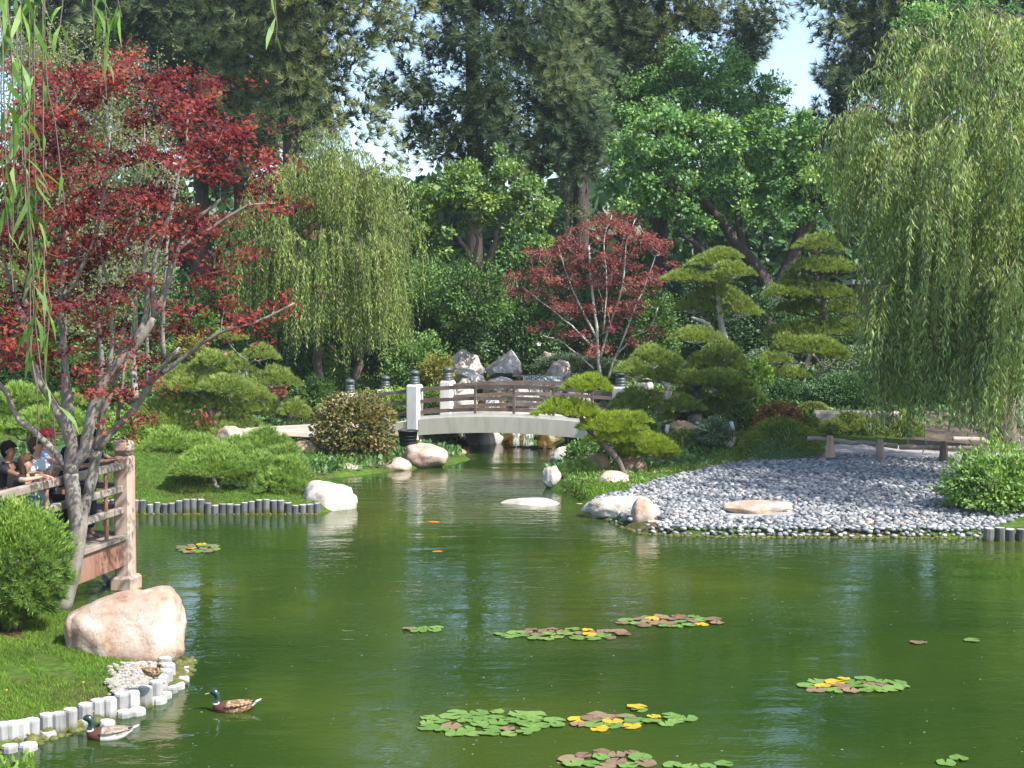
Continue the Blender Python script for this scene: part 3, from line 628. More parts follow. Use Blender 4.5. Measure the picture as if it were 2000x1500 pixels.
# algae belts at the waterline
def belt(parent_name, pts, w_=.05, z=.0, kindname='algae'):
    mb = MB()
    for k in range(len(pts) - 1):
        a, b = Vector(pts[k]), Vector(pts[k + 1]); n = max(1, int((b - a).length / .05))
        for j in range(n):
            p = a.lerp(b, j / n); Vv, Fv = ICO[1]
            mb.add(Vv * [RG.uniform(.03, .07), RG.uniform(.03, .07), RG.uniform(.015, .04)] + np.array([p.x + RG.normal() * .02, p.y + RG.normal() * .02, z]), Fv)
    o = link('algae', mb.mesh('algae', M['algae'], smooth=True), kind='stuff'); tag(o, parent_name, 'algae'); return o
belt('yellow green algae along the waterline of the near stakes', [G(x, y) for x, y in ((0, 1470), (60, 1455), (120, 1437), (200, 1410), (300, 1368), (352, 1335), (374, 1305), (372, 1285))])
lb = MB()
lp_ = [G(x, y, .02) for x, y in ((-40, 1452), (20, 1446), (60, 1441), (110, 1424), (170, 1404), (213, 1394), (243, 1382), (289, 1360), (322, 1346), (345, 1328), (352, 1310), (350, 1298))]
for k in range(len(lp_) - 1):
    a, b_ = lp_[k], lp_[k + 1]
    for j in range(int((b_ - a).length / .012)):
        p = a.lerp(b_, RG.random()); Vv, Fv = ICO[1]; lb.add(Vv * [RG.uniform(.04, .11), RG.uniform(.04, .11), RG.uniform(.03, .08)] + np.array([p.x + RG.normal() * .05, p.y + RG.normal() * .06, .02]), Fv)
tag(link('algae_ledge', lb.mesh('algae_ledge', M['algae'], True), kind='stuff'), 'olive algae ledge between the two rows of pale stakes', 'algae')
belt('algae line along the far left stake row', [D(x, 1003, 28.9) for x in (70, 180, 400, 630)] and [G(x, 1004) for x in (66, 180, 400, 625)])

# ------------------------------------------------------------------ near wooden bridge
P0 = G(246, 1150); U = Vector((-.1675, -.9859, 0)); Wd = Vector((-.9859, .1675, 0))     # U: along the bridge towards us, Wd: across the deck
nb = thing('wooden_bridge', 'weathered wooden footbridge with red fascia and tall capped post, at the left edge', 'bridge', P0)
def lp(t, s, z): return P0 + U * t + Wd * s + Vector((0, 0, z))
def part(name, mb, mat, parent, smooth=False, origin=None):
    return link(name, mb.mesh(name, mat, smooth, off=(origin if origin is not None else P0)[:]), parent)
Rb = np.array([[U[i], Wd[i], (0, 0, 1)[i]] for i in range(3)])
def npost(p, ht, sub=True):
    b = MB(); b.box(p + Vector((0, 0, ht / 2 - .3)), (.25, .25, ht + .1), Rb, .03)
    post = part('post', b, M['wood_pink'], nb)
    z = ht
    b = MB(); b.box(p + Vector((0, 0, z - .225)), (.21, .21, .05), Rb, .02); link('post_neck', b.mesh('post_neck', M['wood_brown'], off=P0[:]), post)
    b = MB(); b.box(p + Vector((0, 0, z - .115)), (.29, .29, .17), Rb, .05, taper=.93); link('post_cap', b.mesh('post_cap', M['wood_pink'], off=P0[:]), post)
    b = MB(); b.box(p + Vector((0, 0, .02)), (.36, .36, .32), Rb, .035); link('post_base', b.mesh('post_base', M['concrete'], off=P0[:]), post)
    b = MB(); b.box(p + Vector((0, 0, .015)), (.39, .39, .06), Rb, .035); link('algae_band', b.mesh('algae_band', M['algae'], off=P0[:]), post)
    return post
b = MB(); b.box(P0 + Vector((0, 0, .9)), (.25, .25, 2.2), Rb, .03); post = part('post', b, M['wood_pink'], nb)
b = MB(); b.box(P0 + Vector((0, 0, 2.02)), (.215, .215, .06), Rb, .02); link('post_neck', b.mesh('post_neck', M['wood_brown'], off=P0[:]), post)
b = MB(); b.box(P0 + Vector((0, 0, 2.135)), (.265, .265, .185), Rb, .045, taper=.96); link('post_cap', b.mesh('post_cap', M['wood_pink'], off=P0[:]), post)
b = MB(); b.box(P0 + Vector((0, 0, .03)), (.37, .37, .36), Rb, .035); link('post_base', b.mesh('post_base', M['wood_pink'], off=P0[:]), post)
b = MB(); b.box(P0 + Vector((0, 0, .0)), (.40, .40, .05), Rb, .035); link('algae_band', b.mesh('algae_band', M['algae'], off=P0[:]), post)
LB = 9.0; DK = .80
for z, hh in ((1.86, .11), (1.52, .10), (1.20, .10)):
    b = MB(); b.beam(lp(.128, 0, z), lp(LB, 0, z), .09, hh, .012); part('rail', b, M['wood_grey'], nb)
b = MB(); b.beam(lp(.128, -.02, .80), lp(LB, -.02, .80), .16, .07, .01); part('edge_board', b, M['wood_grey'], nb)
b = MB(); b.beam(lp(.128, 0, .565), lp(LB, 0, .565), .09, .38); part('fascia_beam', b, M['wood_red'], nb)
t = .62
while t < LB:
    b = MB(); b.tube([lp(t, .0, .84)[:], lp(t, .0, 1.80)[:]], .03, 8); part('baluster', b, M['wood_red'], nb); t += .88
# decking boards, lying across
t = .08
while t < LB:
    b = MB(); b.beam(lp(t, .12, .79), lp(t, 1.9, .79), .135, .04); part('deck_board', b, M['wood_grey'], nb); t += .145
b = MB(); b.beam(lp(.0, 1.9, .565), lp(LB, 1.9, .565), .09, .38); part('fascia_beam', b, M['wood_red'], nb)
for tt in (2.6, 6.2):
    for ss in (0.12, 1.78):
        b = MB(); b.box(lp(tt, ss, .1), (.22, .22, .9), Rb, .02); part('pile', b, M['wood_brown'], nb)
# the return rail towards the left bank
q0 = P0 + Vector((-.10, .20, 0)); q1 = P0 + Vector((-4.6, 1.4, 0))
for z, hh in ((1.86, .10), (1.52, .09), (1.20, .09), (.80, .07)):
    b = MB(); b.beam(q0 + Vector((0, 0, z)), q1 + Vector((0, 0, z)), .09, hh, .012); part('rail', b, M['wood_grey'], nb)
for tt in (.12, .36, .6, .84):
    p = q0.lerp(q1, tt); b = MB(); b.tube([(p + Vector((0, 0, .8)))[:], (p + Vector((0, 0, 1.82)))[:]], .03, 8); part('baluster', b, M['wood_red'], nb)
pt = tag(link('drain_pipe', (lambda mb: (mb.tube([D(197, 1112, 21.8)[:], D(203, 1126, 21.7)[:], D(212, 1137, 21.6)[:]], .04, 8), mb.mesh('drain_pipe', M['metal_dark']))[1])(MB())), 'short black pipe end under the wooden footbridge beside its post', 'pipe')

# ------------------------------------------------------------------ arched far bridge
A0 = D(810, 820, 42.0); A0.z = 0
bu = Vector((.925, -.38, 0)).normalized(); bw = Vector((.38, .925, 0)).normalized(); SP = 6.34; WB = 2.3; RAD = 28.0
fb = thing('arched_bridge', 'arched pale concrete footbridge with brown wooden rails across the inlet', 'bridge', A0)
def arc(s): return -(s - SP / 2) ** 2 / (2 * RAD) + (SP / 2) ** 2 / (2 * RAD)
def bp(s, w_, z): return A0 + bu * s + bw * w_ + Vector((0, 0, z + arc(s)))
Ra = np.array([[bu[i], bw[i], (0, 0, 1)[i]] for i in range(3)])
def arcbar(name, w_, z, wd, ht, s0, s1, mat, parent=None, zb=None, n=28):
    """bar following the arch; z = middle height at the posts"""
    mb = MB(); ss = np.linspace(s0, s1, n); Vv = []
    for s_ in ss:
        for dw, dz in ((-wd / 2, -ht / 2), (wd / 2, -ht / 2), (wd / 2, ht / 2), (-wd / 2, ht / 2)): Vv.append((bp(s_, w_ + dw, z + dz))[:])
    i = np.arange(n - 1)[:, None] * 4; j = np.arange(4)[None]; j2 = (j + 1) % 4
    Fq = np.stack([i + j, i + 4 + j, i + 4 + j2, i + j2], -1).reshape(-1, 4).tolist() + [[0, 1, 2, 3], [4 * n - 1, 4 * n - 2, 4 * n - 3, 4 * n - 4]]
    mb.add(Vv, Fq); return link(name, mb.mesh(name, mat, off=A0[:]), parent or fb)
EX = 2.15
for w_ in (0, WB):
    arcbar('arch_beam', w_, .67, .34, .46, .21, SP - .21, M['concrete'])
    arcbar('arch_beam', w_, .67, .34, .40, -EX + .2, -.21, M['concrete'], n=10); arcbar('arch_beam', w_, .67, .34, .40, SP + .21, SP + EX - .2, M['concrete'], n=10)
    arcbar('curb', w_ + (.02 if w_ == 0 else -.02), .945, .24, .08, .21, SP - .21, M['concrete_white'])
    for z in (1.10, 1.42, 1.76):
        arcbar('rail', w_, z, .08, .105 if z < 1.7 else .115, .20, SP - .20, M['wood_brown'])
        arcbar('rail', w_, z, .08, .105, -EX + .2, -.2, M['wood_brown'], n=10); arcbar('rail', w_, z, .08, .105, SP + .2, SP + EX - .2, M['wood_brown'], n=10)
    for k in range(4):
        s_ = SP * (k + .62) / 4.1 if k else SP * .19
        s_ = (SP) * (.31, .50, .69, .19)[k]
        if k == 3 and w_ == 0: s_ = SP * .87
        b = MB(); b.box(bp(s_, w_ + (-.055 if w_ == 0 else .055), 1.38), (.075, .035, .86), Ra); link('baluster', b.mesh('baluster', M['wood_brown'], off=A0[:]), fb)
    for s_ in (-EX, 0, SP, SP + EX):
        top = (1.94 if 0 <= s_ <= SP else 1.64) + (.07 if s_ > 1 else 0); foot = -.35 if 0 <= s_ <= SP else .2
        c = A0 + bu * s_ + bw * w_; mb = MB(); mb.box(c + Vector((0, 0, (top + foot) / 2)), (.40, .40, top - foot), Ra, .05)
        ps = link('post', mb.mesh('post', M['concrete_white'], off=A0[:]), fb)
        if foot < 0:
            mb = MB(); mb.box(c + Vector((0, 0, .17)), (.62, .62, .34), Ra, .03); link('post_footing', mb.mesh('post_footing', M['concrete'], off=A0[:]), ps)
        mb = MB(); prof = [(.0, -.01), (.155, 0), (.155, .06), (.135, .07), (.15, .09), (.15, .15), (.13, .16), (.145, .18), (.14, .225), (.09, .245), (.07, .262), (.10, .28), (.145, .31), (.155, .34), (.14, .375), (.10, .405), (.045, .42), (.018, .435), (0, .44)]
        mb.lathe(prof, c + Vector((0, 0, top)), 18); link('finial', mb.mesh('finial', M['metal_finial'], True, off=A0[:]), ps)
b = MB(); n = 28; ss = np.linspace(-EX, SP + EX, n); Vv = []
for s_ in ss:
    for ww, dz in ((.17, 0), (WB - .17, 0), (WB - .17, -.2), (.17, -.2)): Vv.append(bp(s_, ww, .86 + dz)[:])
i = np.arange(n - 1)[:, None] * 4; j = np.arange(4)[None]; j2 = (j + 1) % 4
b.add(Vv, np.stack([i + j, i + j2, i + 4 + j2, i + 4 + j], -1).reshape(-1, 4)); link('deck', b.mesh('deck', M['concrete'], off=A0[:]), fb)
for s_ in (.2, SP - .2):
    b = MB(); b.box(A0 + bu * s_ + bw * (WB / 2 + .1) + Vector((0, 0, .2)), (.5, WB - .7, 1.1), Ra); link('abutment', b.mesh('abutment', M['rock_grey'], off=A0[:]), fb)
# bucket
bc = D(797, 884, 39.6); bc = Vector((bc.x, bc.y, D(797, 871, 39.6).z))
bk = thing('bucket', 'black plastic garden bucket standing on a boulder against the left bridge post', 'bucket', bc)
b = MB(); b.lathe([(0, 0), (.215, 0), (.225, .02), (.27, .40), (.285, .40), (.285, .44), (.27, .44), (.262, .42), (.215, .03), (0, .03)], k=28)
for z in (.1, .19, .28): 
    r_ = .225 + (z - .02) / .38 * .045; b.lathe([(r_, z - .008), (r_ + .007, z), (r_, z + .008)], k=28)
link('tub', b.mesh('tub', M['plastic_black'], True), bk)
b = MB(); a = np.linspace(0, math.pi, 14); b.tube(np.stack([.25 * np.cos(a) * .3 - .12, -.1 + 0 * a, .43 + .07 * np.sin(a)], -1), .009, 6); link('handle', b.mesh('handle', M['plastic_black'], True), bk)

# ------------------------------------------------------------------ low log fence on the right
fe = D(1620, 880, 34.8); fence = thing('log_fence', 'low weathered log fence with notched posts between the pebbles and the path', 'fence', fe)
def logtube(name, a, b_, r, mat, parent, wob=.012):
    a = Vector(a); b_ = Vector(b_); n = 9; P = [(a.lerp(b_, k / (n - 1)) + Vector((0, RG.normal() * wob * .5, RG.normal() * wob)))[:] for k in range(n)]
    mb = MB(); mb.tube(P, r * (1 + RG.normal(size=n) * .05), 9); return link(name, mb.mesh(name, mat, False, off=fe[:]), parent)
logtube('rail', D(1577, 855, 34.6), D(1753, 872, 34.3), .058, M['wood_grey'], fence)
logtube('rail', D(1757, 873, 34.2), D(2200, 882, 33.8), .058, M['wood_grey'], fence)
for (x, y0, y1, Y, m_) in ((1619, 850, 892, 34.5, 'wood_pink'), (1716, 857, 900, 34.3, 'wood_grey'), (1840, 861, 908, 34.0, 'bark_brown'), (2030, 862, 908, 33.9, 'bark_brown')):
    p = D(x, y1, Y); q = D(x, y0, Y); p.y += .02; q.y += .02; p.y -= .13; q.y -= .13
    mb = MB(); mb.tube([p[:], (p.lerp(q, .5))[:], (p.lerp(q, .86))[:], q[:]], [.13, .10, .085, .07], 7); link('fence_post', mb.mesh('fence_post', M[m_], off=fe[:]), fence)

# low stone wall by the right path
lw = D(1650, 815, 39.2); sw = thing('stone_wall', 'low pale stone retaining wall behind the path, left of the willow', 'wall', lw)
for k, (x0, x1) in enumerate(((1588, 1640), (1641, 1702), (1703, 1760))):
    a, b_ = D(x0, 818, 39.3), D(x1, 819, 39.2); mb = MB(); mb.beam(a, b_, .45, .45, .06); o = link('block', mb.mesh('block', M['path'], off=lw[:]), sw)
lw2 = D(1900, 862, 37); sw2 = thing('stone_curb', 'long pale stone curb behind the log fence under the right willow', 'curb', lw2)
for k, (x0, x1) in enumerate(((1860, 1925), (1927, 1990), (1992, 2100))):
    a, b_ = D(x0, 866, 37.4), D(x1, 868, 37.2); mb = MB(); mb.beam(a, b_, .4, .34, .04); link('block', mb.mesh('block', M['path'], off=lw2[:]), sw2)

# brick planter box between the clipped pines on the left
bb = D(537, 765, 42.5); pb = thing('brick_planter', 'small dark brick planter in the shade between the clipped pines on the left', 'planter', bb)
for r_ in range(4):
    for c_ in range(4):
        mb = MB(); mb.box((c_ * .16 - .24 + (r_ % 2) * .03, 0, r_ * .085 - .12), (.15, .3, .075), None, .008); link('brick', mb.mesh('brick', M['brick_red']), pb)

# garden spotlights
for (x, y, Y, l) in ((1430, 832, 35.8, 'grey garden spotlight on a stake right of the grey green ball shrub'), (1303, 838, 35.5, 'short grey garden lamp left of the mondo grass mound')):
    c = D(x, y, Y); t = thing('garden_light', l, 'garden light', c)
    mb = MB(); mb.lathe([(0, -.11), (.035, -.11), (.045, -.05), (.055, .10), (.048, .11), (0, .10)], k=14); o = link('lamp_head', mb.mesh('lamp_head', M['metal_light'], True), t); o.rotation_euler = (0, -.35 if x > 1400 else 0.1, 0)
    mb = MB(); mb.tube([(0, 0, -.08), (.01, 0, -.42)], .014, 6); link('spike', mb.mesh('spike', M['metal_dark']), t)

# distant buildings seen in the gaps
def building(label, x0, x1, y0, y1, Y, mat, roof=None):
    a = D(x0, y0, Y); b_ = D(x1, y1, Y); c = (a + b_) / 2; t = thing('building', label, 'building', (c.x, Y, 2.5))
    W_ = b_.x - a.x; top = a.z
    mb = MB(); mb.box((0, 2.5, (top - 2.5) / 2 - .5), (W_, 5, top - 2.5 + 1)); link('wall', mb.mesh('wall', mat), t)
    mb = MB(); mb.box((0, 2.5, top - 2.5 + .15), (W_ + .5, 5.5, .25)); link('roof', mb.mesh('roof', M['concrete_white']), t)
    for k in range(3):
        mb = MB(); mb.box((-W_ / 2 + W_ * (k + .5) / 3, -.03, top - 3.4), (W_ / 6, .05, .7)); link('window', mb.mesh('window', M['metal_dark']), t)
    return t
building('pale building glimpsed far behind the dark tree trunk', 1535, 1640, 500, 560, 85, M['building_wall'])
building('red brick building glimpsed through the willow fronds', 1672, 1722, 556, 590, 80, M['brick_red'])
# ------------------------------------------------------------------ foliage builders
def leaf_quads(C, Dn, Nn, L, W, fold=.0):
    """pointed leaves: C base, Dn direction, Nn normal"""
    Dn = unit(Dn); Sd = unit(np.cross(Dn, Nn)); L = np.asarray(L).reshape(-1, 1); W = np.asarray(W).reshape(-1, 1)
    a = C; b = C + Dn * L * .45 + Sd * W / 2; c = C + Dn * L; d = C + Dn * L * .45 - Sd * W / 2
    return np.stack([a, b, c, d], 1)
def needles(C, Ax, k, length, spread, width, droop=0.0, tint=None):
    """tufts: C tuft centres, Ax axis; returns tris + tints"""
    n = len(C); C2 = np.repeat(C, k, 0); A2 = np.repeat(unit(Ax), k, 0)
    d = unit(A2 + rvec(n * k) * spread); d[:, 2] -= droop * RG.random(n * k); d = unit(d)
    L = length * RG.uniform(.7, 1.1, (n * k, 1)); s = unit(np.cross(d, rvec(n * k))) * width / 2
    T = np.stack([C2 - s, C2 + s, C2 + d * L], 1)
    t = np.repeat(tint if tint is not None else RG.uniform(.3, .7, n), k) + RG.normal(size=n * k) * .08
    return T, t
def limb(mb, P, r0, r1, k=7, wob=.0):
    P = np.asarray([tuple(p) for p in P], float)
    n = max(4, int(3 * len(P))); t = np.linspace(0, len(P) - 1, n); i = np.clip(t.astype(int), 0, len(P) - 2); f = (t - i)[:, None]
    Pm = np.concatenate([[2 * P[0] - P[1]], P, [2 * P[-1] - P[-2]]]); a, b, c, d = Pm[i], Pm[i + 1], Pm[i + 2], Pm[i + 3]
    Q = .5 * ((2 * b) + (-a + c) * f + (2 * a - 5 * b + 4 * c - d) * f ** 2 + (-a + 3 * b - 3 * c + d) * f ** 3)
    Q[1:-1] += RG.normal(size=(n - 2, 3)) * wob
    rr = np.interp(np.linspace(0, 1, n), [0, 1], [r0, r1]) * (1 + RG.normal(size=n) * .04)
    mb.tube(Q, rr, k); return Q, rr
def grow(mb, nodes, radii, targets, rend=.006, sag=.15, up_pen=1.2, k=4, rmax=.05, gain=.02):
    """join every target to the nearest lower part of the skeleton by a thin curved branch"""
    N_ = [tuple(p) for p in nodes]; Rr = list(radii); root = np.array(N_[0]); T = np.asarray(targets); T = T[np.argsort(np.linalg.norm(T - root, axis=1))]
    A = np.array(N_); Rr = np.array(Rr)
    for t in T:
        d = np.linalg.norm(A - t, axis=1) + up_pen * np.maximum(0, A[:, 2] - t[2] + .05); j = int(np.argmin(d)); p = A[j]; L = np.linalg.norm(t - p)
        if L < .02: continue
        n = 4 if L < 1.2 else 6; s = np.linspace(0, 1, n + 1)[:, None]
        mid = (p + t) / 2 + np.array([0, 0, -sag * L]) + RG.normal(size=3) * .06 * L
        Q = (1 - s) ** 2 * p + 2 * s * (1 - s) * mid + s ** 2 * t; Q[1:-1] += RG.normal(size=(n - 1, 3)) * .02 * L
        r0 = min(rmax, Rr[j] * .75, rend + gain * L); rr = np.linspace(r0, rend, n + 1); mb.tube(Q, rr, k, cap=False)
        A = np.concatenate([A, Q[1:]]); Rr = np.concatenate([Rr, rr[1:]])
    return A, Rr
def tree_obj(name, label, cat, base, trunk_mb, bark, crowns, group=None, crown_name='crown'):
    t = thing(name, label, cat, base, group)
    if trunk_mb is not None and trunk_mb.n: link('trunk', trunk_mb.mesh('trunk', M[bark], True, off=base), t)
    for mb, mat in crowns:
        if mb.n: link(crown_name, mb.mesh(crown_name, M[mat] if isinstance(mat, str) else [M[q] for q in mat], False, off=base), t)
    return t
def lobes_pts(lobes, Y, dY, dens, S_=None):
    """sample cluster centres inside picture-lobes (x, y, rx, ry) at depths about Y"""
    out = []; s = S(Y)
    for lo in lobes:
        x, y, rx, ry = lo[:4]; yy = Y + (lo[4] if len(lo) > 4 else 0)
        n = max(2, int(dens * math.pi * rx * ry / s / s + .5)); dd = dY if len(lo) < 6 else lo[5]
        for _ in range(n):
            while 1:
                a = RG.uniform(-1, 1, 3)
                if a @ a < 1: break
            out.append(D(x + a[0] * rx, y + a[1] * ry, yy + a[2] * dd)[:])
    return np.array(out)
def clump_leaves(mb, C, n, R, L, W, flat=.6, droop=.2, outward=.5, tint0=.5, m=0, upn=.5, tj=.18, szj=.3):
    """n leaves in an ellipsoidal blob of radius R round every centre"""
    N_ = len(C) * n; C2 = np.repeat(C, n, 0); o = rvec(N_) * (RG.random((N_, 1)) ** .45) * R * np.array([1, 1, flat])
    P = C2 + o; d = unit(o) * outward + rvec(N_) * .7; d[:, 2] -= droop
    nn = rvec(N_) * .8 + [.35, -.25, .3]; nn[:, 2] = np.abs(nn[:, 2]) + upn * .8
    l = L * RG.uniform(1 - szj, 1 + szj, N_); tn = np.repeat(tint0 + RG.normal(size=len(C)) * tj * .6, n) + RG.normal(size=N_) * tj * .6
    mb.quads(leaf_quads(P, d, nn, l, l * W / L), tn, m)
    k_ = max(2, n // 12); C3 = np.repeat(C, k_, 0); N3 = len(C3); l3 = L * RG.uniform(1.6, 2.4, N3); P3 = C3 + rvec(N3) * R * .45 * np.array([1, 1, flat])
    mb.quads(leaf_quads(P3 - unit(rvec(N3)) * l3[:, None] * .3, rvec(N3), rvec(N3), l3, l3 * .8), tint0 - .3 + RG.normal(size=N3) * .08, m)  # large inner leaves, tinted darker as painted shade inside the clump
def maple_leaves(mb, C, n, R, L, flat=.18, tint0=.5, tj=.2, nr=.8):
    N_ = len(C) * n; C2 = np.repeat(C, n, 0); o = rvec(N_) * (RG.random((N_, 1)) ** .6) * R * np.array([1, 1, flat])
    P = C2 + o; nn = rvec(N_) * nr + [.3, -.35, .75]; nn = unit(nn); d0 = unit(np.cross(nn, rvec(N_))); s0 = np.cross(nn, d0)
    l = L * RG.uniform(.7, 1.2, N_); tn = np.repeat(tint0 + RG.normal(size=len(C)) * tj, n) + RG.normal(size=N_) * tj * .7
    for a, f in ((0, 1), (.95, .82), (-.95, .82)):
        d = d0 * math.cos(a) + s0 * math.sin(a); d = d.copy(); d[:, 2] -= .18
        mb.quads(leaf_quads(P, d, nn, l * f, l * .42), tn)
def bush(name, label, cat, x0, x1, y0, y1, Y, mat, L=.06, W=.03, dens=1.0, depth=.9, leaf='leaf', seed=0, lump=.12, group=None, bark='bark_brown', stems=True, flat_bottom=.55, tint0=.5, k=14, nl=None):
    """leafy shrub whose outline spans the given photograph box"""
    s = S(Y); a = (x1 - x0) / 2 / s; c_h = (y1 - y0) / s; cx = (x0 + x1) / 2; base = D(cx, y1, Y); b = a * depth
    n = nl or int(dens * 2800 * (a * c_h + a * b) / (L * W / .0018)); n = int(min(n, 13000))
    dirs = rvec(n)
    ph = RG.uniform(0, 6, 6); lum = 1 + lump * (np.sin(dirs[:, 0] * 6 + ph[0]) * np.sin(dirs[:, 2] * 7 + ph[1]) + .7 * np.sin(dirs[:, 1] * 9 + dirs[:, 0] * 5 + ph[2]) + .5 * np.sin(dirs @ [11, 7, 13] + ph[3]))
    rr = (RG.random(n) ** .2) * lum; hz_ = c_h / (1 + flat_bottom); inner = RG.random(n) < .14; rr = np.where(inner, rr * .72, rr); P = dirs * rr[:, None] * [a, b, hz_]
    P[:, 2] = np.where(P[:, 2] < 0, P[:, 2] * flat_bottom, P[:, 2]) + hz_ * flat_bottom
    if leaf == 'needle':
        T, t = needles(P, dirs + [0, 0, .5], k, L, .7, W, tint=tint0 + RG.normal(size=n) * .15); mb = MB(); mb.tris(T, t)
    else:
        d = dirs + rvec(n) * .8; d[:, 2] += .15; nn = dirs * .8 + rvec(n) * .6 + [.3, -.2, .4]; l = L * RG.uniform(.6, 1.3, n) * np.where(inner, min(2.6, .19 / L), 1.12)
        mb = MB(); mb.quads(leaf_quads(P, d, nn, l, l * np.where(inner, .75, W / L * 1.15)), tint0 + RG.normal(size=n) * .17 - .22 * inner)  # inner leaves are bigger and darker: shade of the shrub's inside put into tint
    tb = MB()
    if stems:
        for q in range(7):
            e = rvec(1)[0] * [a * .7, b * .7, 0] + [0, 0, hz_ * (.5 + RG.random() * .6)]; limb(tb, [(RG.normal() * .05, RG.normal() * .05, -.15), e * [.5, .5, .45], e], .03 * a + .008, .006, 5, .01)
    t = thing(name, label, cat, base, group)
    if stems: link('stem', tb.mesh('stem', M[bark], True), t)
    link('foliage', mb.mesh('foliage', M[mat]), t); return t
def pad(mb, tb, x, y, w_, h, Y, dY, nmul=1.0, nl=.13, k=13, tint0=.5, node=None, wd=.015):
    """one clipped pine cushion: picture centre x,y and size w_ x h"""
    w_ *= 1.06; h *= 1.2; s = S(Y); a = w_ / 2 / s; hh = h / s; c = np.array(D(x, y + h * .3, Y)[:]); b = min(a * .8, dY)
    n = int(nmul * 360 * a * b * math.pi / .8) + 25
    u = RG.random(n) ** .5; th = RG.uniform(0, 6.283, n); ph = RG.uniform(0, 6, 3)
    lm = 1 + .12 * np.sin(3 * th + ph[0]) + .08 * np.sin(7 * th + ph[1])
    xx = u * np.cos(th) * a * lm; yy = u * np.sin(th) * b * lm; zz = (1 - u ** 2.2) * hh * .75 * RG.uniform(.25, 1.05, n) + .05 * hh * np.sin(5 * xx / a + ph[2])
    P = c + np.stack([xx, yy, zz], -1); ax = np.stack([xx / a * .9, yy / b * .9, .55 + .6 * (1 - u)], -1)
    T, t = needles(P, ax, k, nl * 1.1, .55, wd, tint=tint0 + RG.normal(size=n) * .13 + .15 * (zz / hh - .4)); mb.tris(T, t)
    # the bare fan of twigs below
    for q in range(int(7 + 6 * a)):
        thq = RG.uniform(0, 6.283); e = c + np.array([math.cos(thq) * a * RG.uniform(.3, .85), math.sin(thq) * b * RG.uniform(.3, .85), hh * RG.uniform(.05, .3)])
        m_ = c * .55 + e * .45 + [0, 0, -hh * .12]; tb.tube([c - [0, 0, hh * .12], m_, e], [.02, .013, .006], 4, cap=False)
    return c - [0, 0, hh * .12]
def niwaki(label, base, trunk, pads, Y, mat='needle_garden', bark='bark_grey', r0=.09, nmul=1., tint0=.5, nl=.13, k=13, dd=.5, group='clipped garden pines'):
    """trunk: picture polyline(s); pads: (x, y, w, h[, depth offset])"""
    mb, tb = MB(), MB(); nodes, rad = [], []
    for tr in trunk:
        pts = [D(p[0], p[1], Y + (p[2] if len(p) > 2 else 0)) for p in tr[1]]; Q, rr = limb(tb, pts, tr[0][0], tr[0][1], 8, .012); nodes += list(Q); rad += list(rr)
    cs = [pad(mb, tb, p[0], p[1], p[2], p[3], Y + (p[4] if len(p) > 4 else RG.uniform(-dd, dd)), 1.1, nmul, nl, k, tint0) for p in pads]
    grow(tb, nodes, rad, cs, rend=.014, sag=.12, up_pen=.6, k=5, rmax=.05, gain=.03)
    return tree_obj('garden_pine', label, 'pine tree', D(base[0], base[1], Y)[:], tb, bark, [(mb, mat)], group)

# ------------------------------------------------------------------ tall pines behind
def tall_pine(label, px, Y, top, lobes, mat='needle_tall', tr=.42, dens=2.7, k=25, seed=0, lean=0, nl=.44):
    lobes = [(a, b, c * 1.22, d * 1.35) for a, b, c, d in lobes] + ([(px - 40, -330, 150, 55), (px + 30, -430, 120, 55)] + ([(px - 50, -520, 130, 60)] if px < 1200 else []) + [(px + 12 * (-1) ** q, -190 + 85 * q, 48, 40, -1.5) for q in range(6)] if top > 20 else [])
    mb, tb = MB(), MB(); x0 = D(px, 600, Y).x; zb = hz(x0, Y)
    Q, rr = limb(tb, [(x0, Y, zb - .3), (x0 + lean * .3, Y, zb + (top - zb) * .35), (x0 + lean * .6, Y + .2, zb + (top - zb) * .7), (x0 + lean, Y, top)], tr, .06, 9, .04)
    C = lobes_pts(lobes, Y, 1.6, dens)
    # clusters: shoots of tufts
    A, Rr = grow(tb, Q[2:], rr[2:], C[RG.random(len(C)) < .3], rend=.02, sag=.10, up_pen=.7, k=4, rmax=.12, gain=.022)
    n = len(C); m_ = 7; C2 = np.repeat(C, m_, 0) + RG.normal(size=(n * m_, 3)) * [.40, .40, .30]
    ax = unit(C2 - np.array([x0, Y, 0]) * [1, 1, 0] - np.stack([0 * C2[:, 0], 0 * C2[:, 0], C2[:, 2]], -1)) * .7 + rvec(len(C2)) * .5; ax[:, 2] += .25
    cl = np.repeat(RG.normal(size=n) * .18, m_)
    T, t = needles(C2, ax, k, nl, .75, .024, droop=.35, tint=.5 + cl + RG.normal(size=len(C2)) * .08); mb.tris(T, t)
    C4 = np.repeat(C, 4, 0) + RG.normal(size=(n * 4, 3)) * .17; T, t = needles(C4, rvec(len(C4)), 7, .30, 1.2, .085, tint=.0 + RG.normal(size=len(C4)) * .06); mb.tris(T, t)  # wide dark needles at cluster centres, tint painted as interior shade
    t_ = tree_obj('tall_pine', label, 'pine tree', (x0, Y, zb), tb, 'bark_dark', [(mb, mat)], 'tall pines behind the garden')
    if px == 572: return t_
    cr = [o for o in t_.children if o.name.startswith('crown')][0]; c2 = cr.copy(); COL.objects.link(c2); c2.parent = t_; c2.rotation_euler = (0, 0, .16); c2.location = (.15, -.3, -.35); c2.scale = (1.0, 1.1, 1.0)
    return t_
